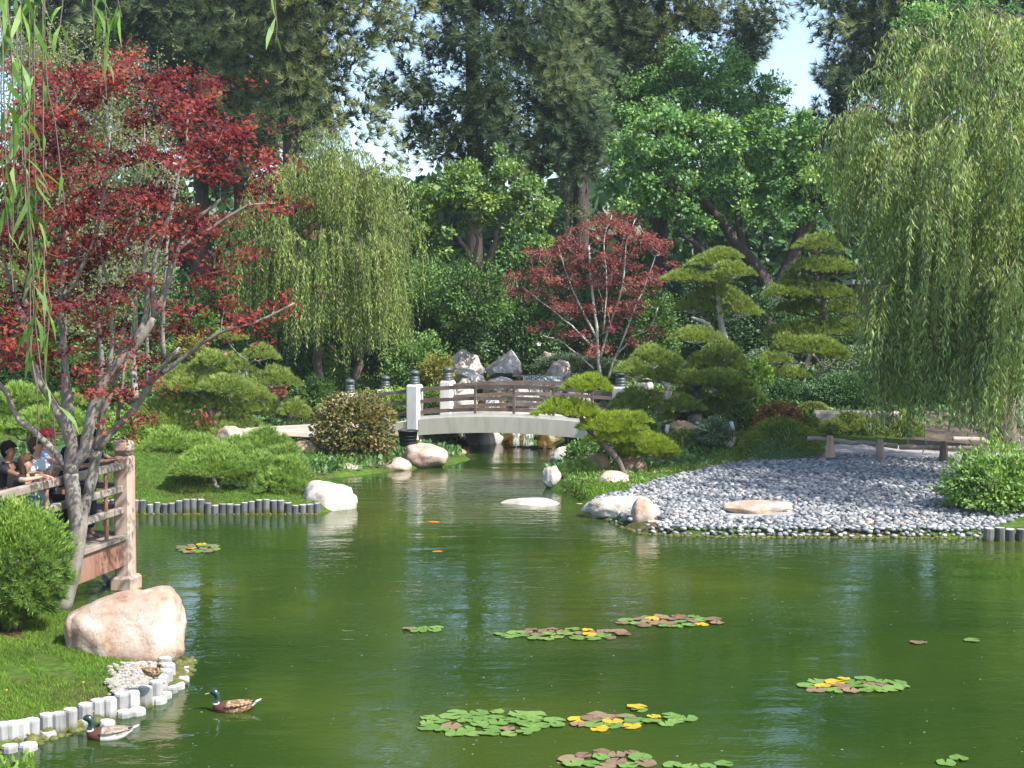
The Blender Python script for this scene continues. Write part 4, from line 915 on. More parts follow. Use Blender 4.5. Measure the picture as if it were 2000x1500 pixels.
tall_pine('dark tall pine on the left, partly behind the red maple and the weeping birch', 395, 62, 33,
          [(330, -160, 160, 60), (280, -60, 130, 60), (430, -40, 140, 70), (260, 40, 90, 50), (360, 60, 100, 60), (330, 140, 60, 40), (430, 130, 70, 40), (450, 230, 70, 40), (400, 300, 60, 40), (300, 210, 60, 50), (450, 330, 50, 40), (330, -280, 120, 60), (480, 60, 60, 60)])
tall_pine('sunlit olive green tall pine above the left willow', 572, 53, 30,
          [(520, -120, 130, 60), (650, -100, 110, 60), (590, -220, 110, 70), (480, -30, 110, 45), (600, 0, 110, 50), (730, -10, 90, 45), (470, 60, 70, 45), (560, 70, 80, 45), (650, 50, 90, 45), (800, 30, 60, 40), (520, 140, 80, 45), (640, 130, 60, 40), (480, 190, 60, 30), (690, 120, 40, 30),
           (690, 210, 60, 30), (740, 245, 35, 22), (600, 220, 80, 30), (760, 310, 20, 14), (560, 180, 60, 40), (780, 65, 60, 22)], 'needle_tall_sunlit', seed=2)
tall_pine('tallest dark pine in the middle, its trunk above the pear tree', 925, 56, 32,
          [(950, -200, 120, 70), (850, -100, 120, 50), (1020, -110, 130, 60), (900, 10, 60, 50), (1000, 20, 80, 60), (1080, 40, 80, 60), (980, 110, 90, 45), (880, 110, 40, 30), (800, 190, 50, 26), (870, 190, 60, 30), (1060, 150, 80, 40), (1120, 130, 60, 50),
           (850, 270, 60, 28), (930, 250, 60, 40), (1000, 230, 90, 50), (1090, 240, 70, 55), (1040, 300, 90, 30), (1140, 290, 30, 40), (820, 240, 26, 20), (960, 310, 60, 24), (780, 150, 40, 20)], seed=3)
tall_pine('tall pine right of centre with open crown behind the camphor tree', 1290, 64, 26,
          [(1250, -180, 140, 70), (1350, -90, 130, 50), (1200, -50, 100, 50), (1190, 50, 60, 60), (1230, 90, 50, 50), (1160, 110, 40, 40), (1290, 25, 90, 22), (1370, 15, 60, 20), (1400, 60, 30, 25), (1470, 40, 40, 26), (1460, 80, 40, 30), (1450, 120, 34, 16), (1490, 10, 25, 30), (1200, 160, 40, 30)], 'needle_tall_sunlit', seed=4, nl=.45)
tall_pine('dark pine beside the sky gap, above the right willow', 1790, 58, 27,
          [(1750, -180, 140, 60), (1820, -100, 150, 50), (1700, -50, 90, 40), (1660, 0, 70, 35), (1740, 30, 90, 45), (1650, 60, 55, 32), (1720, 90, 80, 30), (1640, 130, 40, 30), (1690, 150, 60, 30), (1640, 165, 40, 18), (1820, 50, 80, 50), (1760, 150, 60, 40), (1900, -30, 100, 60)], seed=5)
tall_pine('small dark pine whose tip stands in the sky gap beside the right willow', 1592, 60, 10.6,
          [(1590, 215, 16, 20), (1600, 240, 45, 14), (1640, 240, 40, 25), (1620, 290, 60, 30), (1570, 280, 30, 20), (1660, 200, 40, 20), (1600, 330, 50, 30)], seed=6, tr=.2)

def dup(root, loc, rz, label, sc=(1, 1, 1)):
    r = root.copy(); COL.objects.link(r); r.location = loc; r.rotation_euler = (0, 0, rz); r['label'] = label; r.scale = sc
    for ch in list(root.children):
        c = ch.copy(); COL.objects.link(c); c.parent = r
    return r
TP = [o for o in SC.objects if o.name.startswith('tall_pine')]
for (i_, px_, Y_, rz_, sc_, lab) in ((2, 1130, 75, 1.2, (1.2, 1.2, 1.1), 'dark pine of the second row right of the tallest pine'), (2, 470, 74, .6, (1.0, 1.2, 1.15), 'dark pine of the second row behind the sunlit olive pine'), (0, 200, 70, 3.4, (1.2, 1.2, 1.0), 'dark pine of the second row at the far left behind the weeping birch'), (4, 1960, 72, 2.9, (1.2, 1.2, 1.), 'dark pine of the second row behind the right willow')):
    x_ = D(px_, 600, Y_).x; dup(TP[i_], (x_, Y_, hz(x_, Y_)), rz_, lab, sc_)

# ------------------------------------------------------------------ broad-leaved trees behind
def broad(name, label, Y, base, limbs, lobes, mat, dens=2.0, n=55, R=.42, L=.13, W=.075, dY=1.8, bark='bark_dark', group=None, cat='tree', flat=.75, droop=.25, tint0=.5, tj=.18, twig=.35):
    mb, tb = MB(), MB(); nodes, rad = [], []
    for (r0, r1), P in limbs:
        Q, rr = limb(tb, [D(p[0], p[1], Y + (p[2] if len(p) > 2 else 0)) for p in P], r0, r1, 8, .02); nodes += list(Q); rad += list(rr)
    C = lobes_pts(lobes, Y, dY, dens * 2.4); grow(tb, nodes, rad, C[RG.random(len(C)) < twig * .5], rend=.012, sag=.08, up_pen=.5, k=4, rmax=.1, gain=.02)
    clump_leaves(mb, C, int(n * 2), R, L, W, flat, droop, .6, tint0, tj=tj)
    return tree_obj(name, label, cat, D(base[0], base[1], Y)[:], tb, bark, [(mb, mat)], group)
broad('camphor_tree', 'big rounded bright green tree with fine foliage under the sky gap', 62, (1360, 600), [((.5, .2), [(1360, 640), (1370, 520), (1350, 400)]), ((.2, .05), [(1350, 400), (1330, 250), (1340, 130)]), ((.2, .05), [(1355, 430), (1440, 300), (1490, 200)]), ((.2, .05), [(1350, 420), (1260, 320), (1220, 220)])],
      [(1340, 110, 55, 30), (1300, 140, 70, 45), (1410, 130, 60, 45), (1250, 190, 60, 50), (1340, 200, 90, 50), (1440, 190, 70, 60), (1490, 230, 50, 50), (1210, 260, 40, 50), (1280, 270, 80, 60), (1380, 280, 90, 60), (1470, 300, 70, 60), (1530, 290, 40, 50), (1220, 340, 50, 50), (1200, 200, 30, 25), (1510, 170, 22, 20), (1300, 370, 90, 50), (1420, 380, 100, 60), (1545, 350, 50, 50)],
      'leaf_camphor', dens=1.8, n=80, R=.60, L=.15, W=.065, dY=2.4, tint0=.55, tj=.2)
broad('shade_tree', 'large dark leafy tree with leaning dark limbs behind the right garden pines', 51, (1500, 640),
      [((.30, .13), [(1495, 660), (1500, 560), (1450, 490), (1400, 420), (1360, 370)]), ((.28, .15), [(1500, 600), (1540, 520), (1570, 440), (1600, 380)]), ((.16, .06), [(1450, 490), (1440, 400), (1460, 320)]), ((.16, .06), [(1570, 440), (1620, 380), (1660, 350)]), ((.22, .12), [(1535, 570), (1548, 520), (1570, 460)]), ((.15, .07), [(1480, 540), (1390, 500), (1320, 450)]), ((.12, .05), [(1400, 420), (1320, 370), (1260, 340)])],
      [(1300, 240, 60, 36), (1370, 245, 50, 36), (1250, 300, 50, 40), (1320, 310, 60, 40), (1230, 350, 40, 28), (1290, 370, 60, 30), (1350, 360, 50, 40), (1230, 400, 30, 15), (1320, 410, 40, 20), (1430, 270, 60, 45), (1500, 260, 50, 50), (1550, 300, 50, 50), (1450, 350, 60, 30), (1530, 370, 60, 40), (1600, 340, 50, 40), (1610, 400, 50, 25), (1650, 385, 30, 20), (1550, 430, 50, 22), (1480, 420, 50, 20), (1580, 250, 40, 30), (1380, 440, 40, 20), (1230, 280, 30, 20)],
      'leaf_broad', dens=2.1, n=42, R=.38, L=.15, W=.10, dY=1.7, tint0=.5, tj=.2)
broad('pear_tree', 'open crowned tree with glossy yellow green leaves and bare forked trunk behind the bridge', 49, (945, 560),
      [((.15, .08), [(948, 600), (950, 530), (965, 480), (972, 450)]), ((.12, .05), [(945, 560), (925, 510), (905, 480), (880, 440)]), ((.07, .03), [(925, 510), (932, 470), (915, 430), (900, 390)]), ((.06, .02), [(972, 450), (990, 400), (985, 350)]), ((.06, .02), [(970, 470), (1010, 430), (1045, 400)])],
      [(970, 300, 14, 18), (930, 320, 26, 16), (900, 345, 50, 26), (980, 340, 50, 30), (830, 370, 36, 26), (880, 385, 50, 26), (960, 390, 60, 26), (1030, 370, 36, 36), (850, 420, 40, 22), (820, 410, 24, 20), (930, 430, 40, 14), (1050, 430, 36, 18), (1010, 440, 40, 18), (840, 450, 40, 18), (1075, 400, 20, 18), (880, 450, 20, 14), (830, 490, 40, 26), (870, 480, 26, 20), (1050, 470, 36, 24), (1000, 400, 40, 26), (910, 380, 60, 30), (800, 440, 24, 30), (1010, 500, 26, 20)],
      'leaf_pear', dens=3.2, n=34, R=.28, L=.135, W=.085, dY=1.3, bark='bark_brown', tint0=.55)
broad('ash_tree', 'dull green tree top right behind the right willow', 52, (1850, 620), [((.3, .08), [(1850, 650), (1850, 300), (1840, 60)])],
      [(1800, 40, 60, 40), (1860, 60, 60, 50), (1900, 10, 60, 30), (1820, 110, 50, 30), (1840, 180, 80, 60), (1800, 280, 80, 60), (1900, 280, 90, 70), (1900, 150, 80, 60), (1850, 400, 100, 60), (1950, 400, 90, 80), (1980, 60, 50, 50)], 'leaf_camphor', dens=1.3, n=55, R=.5, L=.14, W=.07)
# grey twiggy trees far behind
broad('bare_tree', 'grey twiggy tree far behind, in the gap between the tall pines', 75, (1110, 420), [((.2, .06), [(1110, 600), (1110, 420), (1120, 330)])],
      [(1110, 370, 50, 45), (1070, 350, 30, 25), (1150, 330, 30, 60), (1165, 260, 14, 50), (1120, 430, 60, 40)], 'leaf_birch', dens=.9, n=55, R=.5, L=.10, W=.03, dY=1, tint0=.3, twig=.9, bark='bark_grey')
def far_wood(label, Y, y0, y1, mat, n, L, W, x0=-250, x1=2250, top=40):
    x = RG.uniform(x0, x1, n); u = RG.random(n); yt = y0 + top * (np.sin(x * .011 + Y) + .5 * np.sin(x * .031 + 2)); y = yt + (y1 - yt) * u ** .9
    C = np.array([D(a, b, Y + RG.uniform(-2, 2))[:] for a, b in zip(x, y)]); d = rvec(n); l = L * RG.uniform(.6, 1.3, n); mb = MB()
    mb.quads(leaf_quads(C, d, rvec(n) + [0, -.6, .5], l, l * W / L), .45 + RG.normal(size=n) * .2); c = (0, Y, 4); o = link('far_wood', mb.mesh('far_wood', M[mat], off=c), loc=c, kind='stuff'); tag(o, label, 'woodland')
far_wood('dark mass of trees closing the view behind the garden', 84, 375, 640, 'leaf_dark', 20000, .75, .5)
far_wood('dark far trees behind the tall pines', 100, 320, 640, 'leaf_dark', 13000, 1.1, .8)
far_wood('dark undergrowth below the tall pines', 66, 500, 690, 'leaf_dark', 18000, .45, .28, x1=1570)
# weeping birch on the left behind the red maple
def birch():
    Y = 38; mb, tb = MB(), MB(); nodes, rad = [], []
    for (r0, r1), P in (((.10, .03), [(198, 800), (196, 700), (192, 600), (200, 450), (210, 300), (200, 180)]), ((.09, .03), [(265, 780), (262, 680), (264, 560), (262, 420), (280, 300), (270, 120)]), ((.08, .02), [(320, 700), (318, 600), (330, 470), (345, 330)]), ((.09, .02), [(130, 760), (125, 600), (130, 420), (110, 200)]), ((.06, .02), [(285, 760), (290, 640), (300, 560), (320, 500)])):
        Q, rr = limb(tb, [D(p[0], p[1], Y + RG.normal() * .4) for p in P], r0, r1, 7, .02); nodes += list(Q); rad += list(rr)
    lob = [(150, 90, 90, 40), (60, 120, 90, 60), (250, 100, 50, 40), (200, 180, 110, 60), (90, 230, 110, 70), (250, 250, 90, 60), (170, 330, 110, 60), (60, 380, 90, 70), (290, 330, 60, 50), (180, 430, 120, 60), (60, 500, 80, 50), (250, 500, 80, 50), (150, 570, 100, 40), (30, 60, 60, 40), (20, 250, 60, 60)]
    C = lobes_pts(lob, Y, 1.5, 5.5); grow(tb, nodes, rad, C, rend=.006, sag=-.12, up_pen=.2, k=3, rmax=.03, gain=.01)
    # hanging threads
    P = np.repeat(C, 9, 0) + RG.normal(size=(len(C) * 9, 3)) * [.3, .3, .2]; n = len(P); k = 16
    t = np.linspace(0, 1, k)[None, :, None]; Ln = RG.uniform(.5, 1.3, (n, 1, 1)); dr = RG.normal(size=(n, 1, 2)) * .15
    Q = P[:, None, :] + np.concatenate([dr * t, -Ln * t], -1); Q = Q.reshape(-1, 3); m_ = len(Q)
    l = RG.uniform(.06, .10, m_); d = rvec(m_); d[:, 2] -= .5; mb.quads(leaf_quads(Q + RG.normal(size=Q.shape) * .03, d, rvec(m_) + [.3, -.5, .3], l, l * .5), .5 + RG.normal(size=m_) * .2)
    for q in range(0, n, 5):
        tb.tube(np.array([P[q], P[q] + [dr[q, 0, 0] * .5, dr[q, 0, 1] * .5, -Ln[q, 0, 0] * .5], P[q] + [dr[q, 0, 0], dr[q, 0, 1], -Ln[q, 0, 0]]]), [.006, .005, .004], 3, cap=False)
    tree_obj('weeping_birch', 'pale twiggy weeping tree with whitish trunks behind the near red maple', 'tree', D(230, 760, Y)[:], tb, 'bark_grey', [(mb, 'leaf_birch')])
birch()

# ------------------------------------------------------------------ willows
def willow(label, Y, base, trunks, arcs, mat, spacing=.07, leafL=.11, leafW=.016, per=10, dY=2.5, bark='bark_brown', spread=.45, group='weeping willows', twigr=.005, n_leaf=2, reach=1.0):
    """arcs: picture ellipses (x, y, rx, ry, strand length lo, hi [m], count, depth offset) where strands start"""
    mb, tb = MB(), MB(); nodes, rad = [], []
    for (r0, r1), P in trunks:
        Q, rr = limb(tb, [D(p[0], p[1], Y + (p[2] if len(p) > 2 else 0)) for p in P], r0, r1, 9, .03); nodes += list(Q); rad += list(rr)
    St, Ln, Bt = [], [], []
    cx = D(base[0], base[1], Y)
    for (x, y, rx, ry, lo, hi, cnt, do, dd) in arcs:
        q_ = 15; nb_ = max(2, cnt // q_); a = rvec(nb_) * (RG.random((nb_, 1)) ** .4)
        for b_ in a:
            p = np.array(D(x + b_[0] * rx, y + b_[1] * ry, Y + do + b_[2] * dd)[:]); o_ = p - np.array([cx.x, Y, 0]); o_[2] = 0; o_ = unit(o_ + RG.normal(size=3) * [1.2, 1.2, 0]); A_ = RG.uniform(.4, 1.5) * reach
            t_ = np.sort(RG.random(q_)); up_ = RG.uniform(.15, .5)
            Pq = p + o_ * (t_ * A_)[:, None] + np.stack([0 * t_, 0 * t_, up_ * np.sin(t_ * 2.6) - .25 * t_], -1) + RG.normal(size=(q_, 3)) * [.08, .08, .04]
            tb.tube(np.array([p, p + o_ * A_ * .5 + [0, 0, up_ * .95], p + o_ * A_ + [0, 0, up_ * .5 - .25]]), [.02, .014, .007], 4, cap=False)
            Bt.append(np.full(q_, RG.normal() * .16)); St.append(Pq); Ln.append(RG.uniform(lo, hi) * RG.uniform(.6, 1.15, q_))
    St = np.concatenate(St); Ln = np.concatenate(Ln); out = St - np.array([cx.x, Y, 0]); out[:, 2] = 0; out = unit(out + RG.normal(size=out.shape) * [.8, .8, 0])
    sub = St[RG.permutation(len(St))[:max(40, len(St) // 9)]]; grow(tb, nodes, rad, sub, rend=.012, sag=-.15, up_pen=.15, k=4, rmax=.09, gain=.018)
    tt, ww = [], []; Bt = np.concatenate(Bt)
    for p, L, o, bt in zip(St, Ln, out, Bt):
        n = max(5, int(L / spacing)); t = np.linspace(0, 1, n)[:, None]
        e = spread * RG.uniform(.3, 1.3); wv = RG.normal(size=3) * .04 * L
        Q = p + o * (1 - (1 - t) ** 2.2) * e + np.array([0, 0, -1]) * (t ** 1.5 * L) + np.array([0, 0, .22]) * np.sin(np.pi * np.clip(t * 3, 0, 1)) * e + wv * np.sin(t * 3) * .5
        tt.append(Q); ww.append(bt + RG.normal() * .10 + .10 * (1 - t[:, 0]))
        if RG.random() < .35:
            i_ = np.linspace(0, n - 1, 5).astype(int); tb.tube(Q[i_], twigr, 3, cap=False)
    Q = np.concatenate(tt); wt = np.concatenate(ww); Q = np.repeat(Q, n_leaf, 0); wt = np.repeat(wt, n_leaf); m_ = len(Q)
    d = rvec(m_) * .55; d[:, 2] -= .9; l = leafL * RG.uniform(.6, 1.3, m_)
    mb.quads(leaf_quads(Q + RG.normal(size=Q.shape) * .012, d, rvec(m_) + [.45, -.55, .2], l, l * leafW / leafL), .5 + wt + RG.normal(size=m_) * .16)
    return tree_obj('weeping_willow', label, 'willow tree', (cx.x, Y, cx.z), tb, bark, [(mb, mat)], group)
willow('weeping willow left of the bridge, a column of hanging yellow green fronds', 46, (622, 750),
       [((.15, .10), [(624, 762), (622, 700), (626, 600), (634, 480), (640, 380), (645, 290)]), ((.15, .06), [(690, 745, .5), (697, 700, .4), (670, 600, .2), (650, 480)]), ((.10, .05), [(697, 705, .4), (720, 670), (735, 600)]), ((.06, .03), [(640, 670), (662, 700), (680, 718)])],
       [(650, 270, 45, 14, .8, 1.6, 90, 0, 1.0), (640, 315, 85, 26, 1., 2.0, 300, 0, 1.7), (595, 360, 80, 34, 1.2, 2.4, 280, -.4, 2.0), (690, 365, 70, 44, 1.2, 2.7, 300, 0, 2.0), (560, 420, 45, 44, 1.2, 2.4, 170, 0, 1.4), (530, 470, 36, 26, 1.5, 2.4, 110, 0, 1.), (725, 450, 34, 55, 1.4, 2.9, 200, 0, 1.4), (640, 460, 110, 50, 1.6, 3.0, 340, -.4, 2.2), (690, 560, 70, 26, 1.4, 2.3, 190, 0, 1.6), (570, 560, 50, 26, 1.0, 1.9, 110, 0, 1.4), (735, 560, 20, 26, 1.3, 2.3, 50, 0, .8), (620, 500, 60, 30, 2.2, 3.1, 140, -1.7, .6), (700, 490, 60, 30, 2.4, 3.3, 140, -1.6, .6), (530, 520, 36, 30, 1.6, 2.6, 90, -.6, .8), (480, 440, 26, 30, 1.4, 2.4, 60, 0, .8)],
       'leaf_willow_mid', reach=.85, spacing=.09, leafL=.14, leafW=.030)
willow('huge weeping willow at the right edge hanging over the log fence', 34, (1960, 850),
       [((.35, .25), [(1965, 880, 2), (1955, 760, 2), (1975, 600, 1.5), (1960, 400, 1), (1940, 200, .5), (1930, 90, 0)]), ((.2, .06), [(1970, 640, 1.5), (1880, 480, .6), (1800, 330, 0), (1730, 230, -.5)]), ((.2, .06), [(1970, 560, 1.5), (2050, 380, 0), (2120, 250, 0)]), ((.12, .04), [(1900, 520, .6), (1790, 440, 0), (1700, 370, -.3)])],
       [(1960, 50, 80, 26, .8, 1.6, 140, 0, 2), (1900, 100, 90, 34, .9, 1.8, 210, 0, 2.4), (1800, 170, 80, 36, .9, 1.9, 220, 0, 2.4), (1950, 190, 120, 60, 1., 2.2, 300, -.6, 2.6), (1745, 230, 50, 30, .8, 1.6, 130, 0, 1.8), (1840, 280, 110, 50, 1., 2.2, 300, -.8, 2.6), (1980, 320, 110, 60, 1.2, 2.4, 280, -.8, 2.8), (1715, 300, 45, 34, .8, 1.7, 110, 0, 1.6), (1790, 400, 80, 40, 1.1, 2.2, 190, -.4, 2.2), (1910, 430, 120, 50, 1.4, 2.8, 270, -.8, 2.8), (1700, 390, 34, 30, .7, 1.3, 50, 0, 1.),
        (1860, 540, 100, 40, 1.6, 3.0, 180, -.6, 2.4), (1980, 560, 90, 50, 1.6, 3.2, 170, -.8, 2.4), (1775, 520, 40, 40, 1.4, 2.8, 100, 0, 1.4), (1820, 640, 50, 20, 1.6, 2.3, 70, -.4, 1.2), (2090, 300, 60, 200, 1.5, 3., 240, 0, 2.4), (1985, 690, 20, 40, .9, 1.6, 30, -1, .8), (2290, 130, 260, 110, 1.6, 2.8, 560, -6., 2.8), (1790, 570, 60, 20, 2.4, 3.2, 75, -1.6, 1.0), (1900, 600, 60, 20, 1.9, 2.8, 80, -1.6, 1.2), (1960, 600, 50, 40, 2.0, 2.9, 90, -2.6, .8), (1950, 705, 55, 14, 1.3, 1.9, 90, -2.8, .5), (1800, 690, 40, 12, 1.0, 1.9, 45, -1.8, .5), (1880, 680, 40, 14, 1.0, 1.9, 45, -2., .5)],
       'leaf_willow', reach=.85, spacing=.10, leafL=.17, leafW=.034, n_leaf=2)
# strands of a willow standing beside the camera
wn = thing('weeping_willow', 'willow branches close to the camera hanging down along the left edge', 'willow tree', (-3.4, 4.6, 4.6), 'weeping willows')
tb = MB(); tb.tube([(-3.2, 4.4, 6.4), (-2.2, 4.8, 6.15), (-1.5, 5.2, 6.0), (-.7, 5.6, 5.9)], [.05, .035, .025, .012], 7); tb.tube([(-3.4, 4.3, -.2), (-3.5, 4.4, 3), (-3.2, 4.4, 6.4)], [.18, .14, .06], 9)
link('branch', tb.mesh('branch', M['bark_brown'], True, off=(-3.4, 4.6, 4.6)), wn)
def strand(pts, Y, L=.11, dens=1.0, W=.017, start=0.0):
    P = np.array([D(x, y, Y)[:] for x, y in pts]); seg = np.linalg.norm(np.diff(P, axis=0), axis=1); tot = seg.sum(); n = int(tot / .032 * dens)
    s = np.concatenate([[0], np.cumsum(seg)]); t = np.sort(RG.uniform(start * tot, tot, n)); Q = np.stack([np.interp(t, s, P[:, i]) for i in range(3)], -1)
    mb = MB(); mb.tube(P, .0022, 5, m=0); d = rvec(n) * [.55, .55, .2]; d[:, 2] -= RG.uniform(.5, 1.2, n); d = unit(d); l = L * RG.uniform(.55, 1.25, n); w_ = l * W / L
    nn = rvec(n); Sd = unit(np.cross(d, nn)); bend = rvec(n) * .12 * l[:, None]
    a = Q; e = Q + d * l[:, None] + [0, 0, -.02]; m1 = Q + d * l[:, None] * .35 + bend; m2 = Q + d * l[:, None] * .7 + bend * .8; w2 = w_[:, None]
    tn = .5 + RG.normal(size=n) * .22
    mb.quads(np.stack([a, m1 + Sd * w2 * .5, m1, m1 - Sd * w2 * .5], 1)[:, [0, 1, 2, 3]], tn, 1)
    mb.quads(np.stack([m1 + Sd * w2 * .5, m2 + Sd * w2 * .38, m2 - Sd * w2 * .38, m1 - Sd * w2 * .5], 1), tn, 1); mb.tris(np.stack([m2 + Sd * w2 * .38, e, m2 - Sd * w2 * .38], 1), tn, 1)
    link('hanging_shoot', mb.mesh('hanging_shoot', [M['bark_brown'], M['leaf_willow_near']], off=(-3.4, 4.6, 4.6)), wn)
for pts, Y, de in (([(40, -60), (42, 120), (48, 300), (62, 470), (70, 640), (82, 740), (118, 800)], 4.6, 1.5), ([(30, -60), (34, 150), (45, 320), (58, 500), (66, 600), (60, 690), (75, 760)], 4.9, 1.5), ([(-10, -60), (5, 80), (10, 260), (12, 330)], 4.2, 1.5), ([(10, -60), (22, 100), (28, 250), (26, 400), (24, 480)], 4.4, 1.2),
                   ([(125, -60), (122, 10), (116, 60)], 4.6, 1.6), ([(178, -60), (182, 30), (184, 70)], 4.7, 1.4), ([(205, -60), (206, 20), (212, 70), (204, 130), (208, 190)], 4.8, 1.5), ([(228, -60), (230, 0), (238, 34)], 4.8, 1.4), ([(534, -60), (537, 10), (541, 50), (538, 84)], 5.6, .8),
                   ([(90, 130), (94, 180), (108, 240), (115, 300), (128, 420)], 5.0, .9), ([(70, 440), (86, 520), (100, 600), (90, 680)], 4.7, 1.4), ([(5, 330), (14, 420), (22, 520), (26, 570)], 4.4, .6), ([(60, 690), (72, 760), (76, 830), (70, 880)], 4.8, .5), ([(88, 740), (104, 800), (108, 860), (98, 930)], 4.8, .4), ([(62, -60), (66, 60), (62, 160)], 5.2, 1.3), ([(85, -60), (88, 20), (82, 80)], 5.2, 1)):
    if pts[0][1] > -50: pts = [(pts[0][0] * .9 + 4, -60), (pts[0][0] - 3, pts[0][1] / 2)] + pts; st = .0
    strand(pts, Y, dens=de * .45)

# ------------------------------------------------------------------ red maples
def near_maple():
    Y = 19.2; mb, tb = MB(), MB(); nodes, rad = [], []
    L_ = [((.125, .10), [(118, 1195), (140, 1120), (150, 1050), (143, 980), (138, 920)]), ((.10, .085), [(138, 925), (140, 880), (132, 820), (128, 760)]), ((.075, .04), [(132, 830), (105, 790), (75, 740), (55, 680), (38, 600)]), ((.06, .02), [(128, 770), (125, 690), (118, 600), (125, 500), (120, 380)]),
          ((.088, .052), [(140, 915), (165, 880), (172, 840), (185, 790), (212, 730), (262, 680), (300, 620)]), ((.052, .016), [(300, 620), (325, 560), (345, 490), (385, 430), (430, 390)]), ((.05, .02), [(262, 680), (288, 600), (283, 500), (300, 400), (320, 300)]),
          ((.09, .07), [(150, 1090, .15), (162, 1010, .2), (178, 940, .3), (190, 880, .3)]), ((.06, .03), [(190, 880, .3), (225, 835, .3), (272, 790, .2), (305, 730, 0), (352, 680, -.1)]), ((.035, .012), [(290, 750), (370, 690, -.1), (430, 650, -.2), (500, 630, -.3), (575, 592, -.3)]), ((.05, .02), [(186, 890, .3), (200, 820, .3), (225, 740, .3), (240, 640, .2)]),
          ((.05, .03), [(130, 915), (105, 880), (70, 845), (35, 815), (15, 770), (-20, 730)]), ((.05, .015), [(55, 690), (50, 560), (70, 430), (90, 300)]), ((.035, .012), [(118, 600), (170, 500), (200, 400), (215, 260)]), ((.04, .015), [(300, 620), (300, 520), (330, 420), (360, 300), (370, 220)]), ((.03, .01), [(345, 490), (420, 440), (490, 400), (555, 400)]),
          ((.035, .012), [(215, 735), (218, 640), (212, 560), (190, 470)]), ((.03, .01), [(230, 820, .3), (238, 770), (245, 700), (262, 640)]), ((.03, .01), [(38, 600), (10, 520), (-20, 420)])]
    for (r0, r1), P in L_:
        Q, rr = limb(tb, [D(p[0], p[1], Y + (p[2] if len(p) > 2 else 0)) for p in P], r0, r1, 8, .008); nodes += list(Q); rad += list(rr)
    lob = [(110, 160, 55, 26), (190, 145, 60, 34), (245, 125, 30, 22), (280, 155, 55, 30), (100, 200, 90, 40), (180, 185, 70, 40), (330, 185, 60, 35), (385, 175, 44, 30), (425, 165, 20, 15), (340, 230, 80, 30), (440, 230, 50, 40), (400, 260, 80, 30), (470, 285, 34, 30), (260, 230, 30, 30), (60, 250, 70, 50), (130, 270, 60, 40), (20, 330, 50, 60), (90, 340, 70, 50), (160, 340, 50, 45), (230, 320, 50, 26), (300, 300, 40, 34), (370, 310, 60, 40), (430, 330, 40, 30), (500, 340, 40, 26), (525, 310, 22, 14), (555, 405, 36, 26), (500, 380, 30, 24),
           (30, 430, 60, 60), (110, 430, 60, 45), (200, 400, 70, 40), (270, 390, 60, 40), (350, 390, 60, 34), (410, 430, 40, 30), (60, 520, 70, 50), (150, 510, 70, 45), (240, 470, 70, 40), (330, 450, 70, 34), (390, 490, 36, 22), (485, 500, 16, 16), (100, 600, 90, 40), (190, 590, 60, 34), (250, 560, 50, 26), (20, 600, 60, 50), (400, 550, 34, 24), (420, 520, 20, 14), (385, 600, 24, 18), (440, 595, 16, 12), (553, 592, 34, 14, -.3, .4), (455, 632, 22, 6, -.2, .3), (510, 622, 26, 8, -.2, .3), (360, 650, 24, 10), (60, 680, 80, 34), (150, 665, 60, 22), (200, 640, 40, 24), (180, 710, 36, 20), (290, 700, 22, 12), (240, 770, 14, 10), (190, 775, 36, 16), (120, 720, 40, 16), (265, 820, 16, 10), (290, 735, 14, 8), (0, 700, 30, 30)]
    C = lobes_pts(lob, Y, 1.5, 21); grow(tb, nodes, rad, C, rend=.004, sag=.10, up_pen=.5, k=4, rmax=.022, gain=.010)
    maple_leaves(mb, C, 42, .26, .058, .5, .5, .22); C2 = C + RG.normal(size=C.shape) * [.32, .32, .22]; maple_leaves(mb, C2, 22, .24, .052, .6, .44, .2)
    tree_obj('red_maple', 'near red leaved maple with forked grey trunk on the left bank', 'maple tree', D(125, 1180, Y)[:], tb, 'bark_grey', [(mb, 'leaf_maple')], 'red maples')
near_maple()
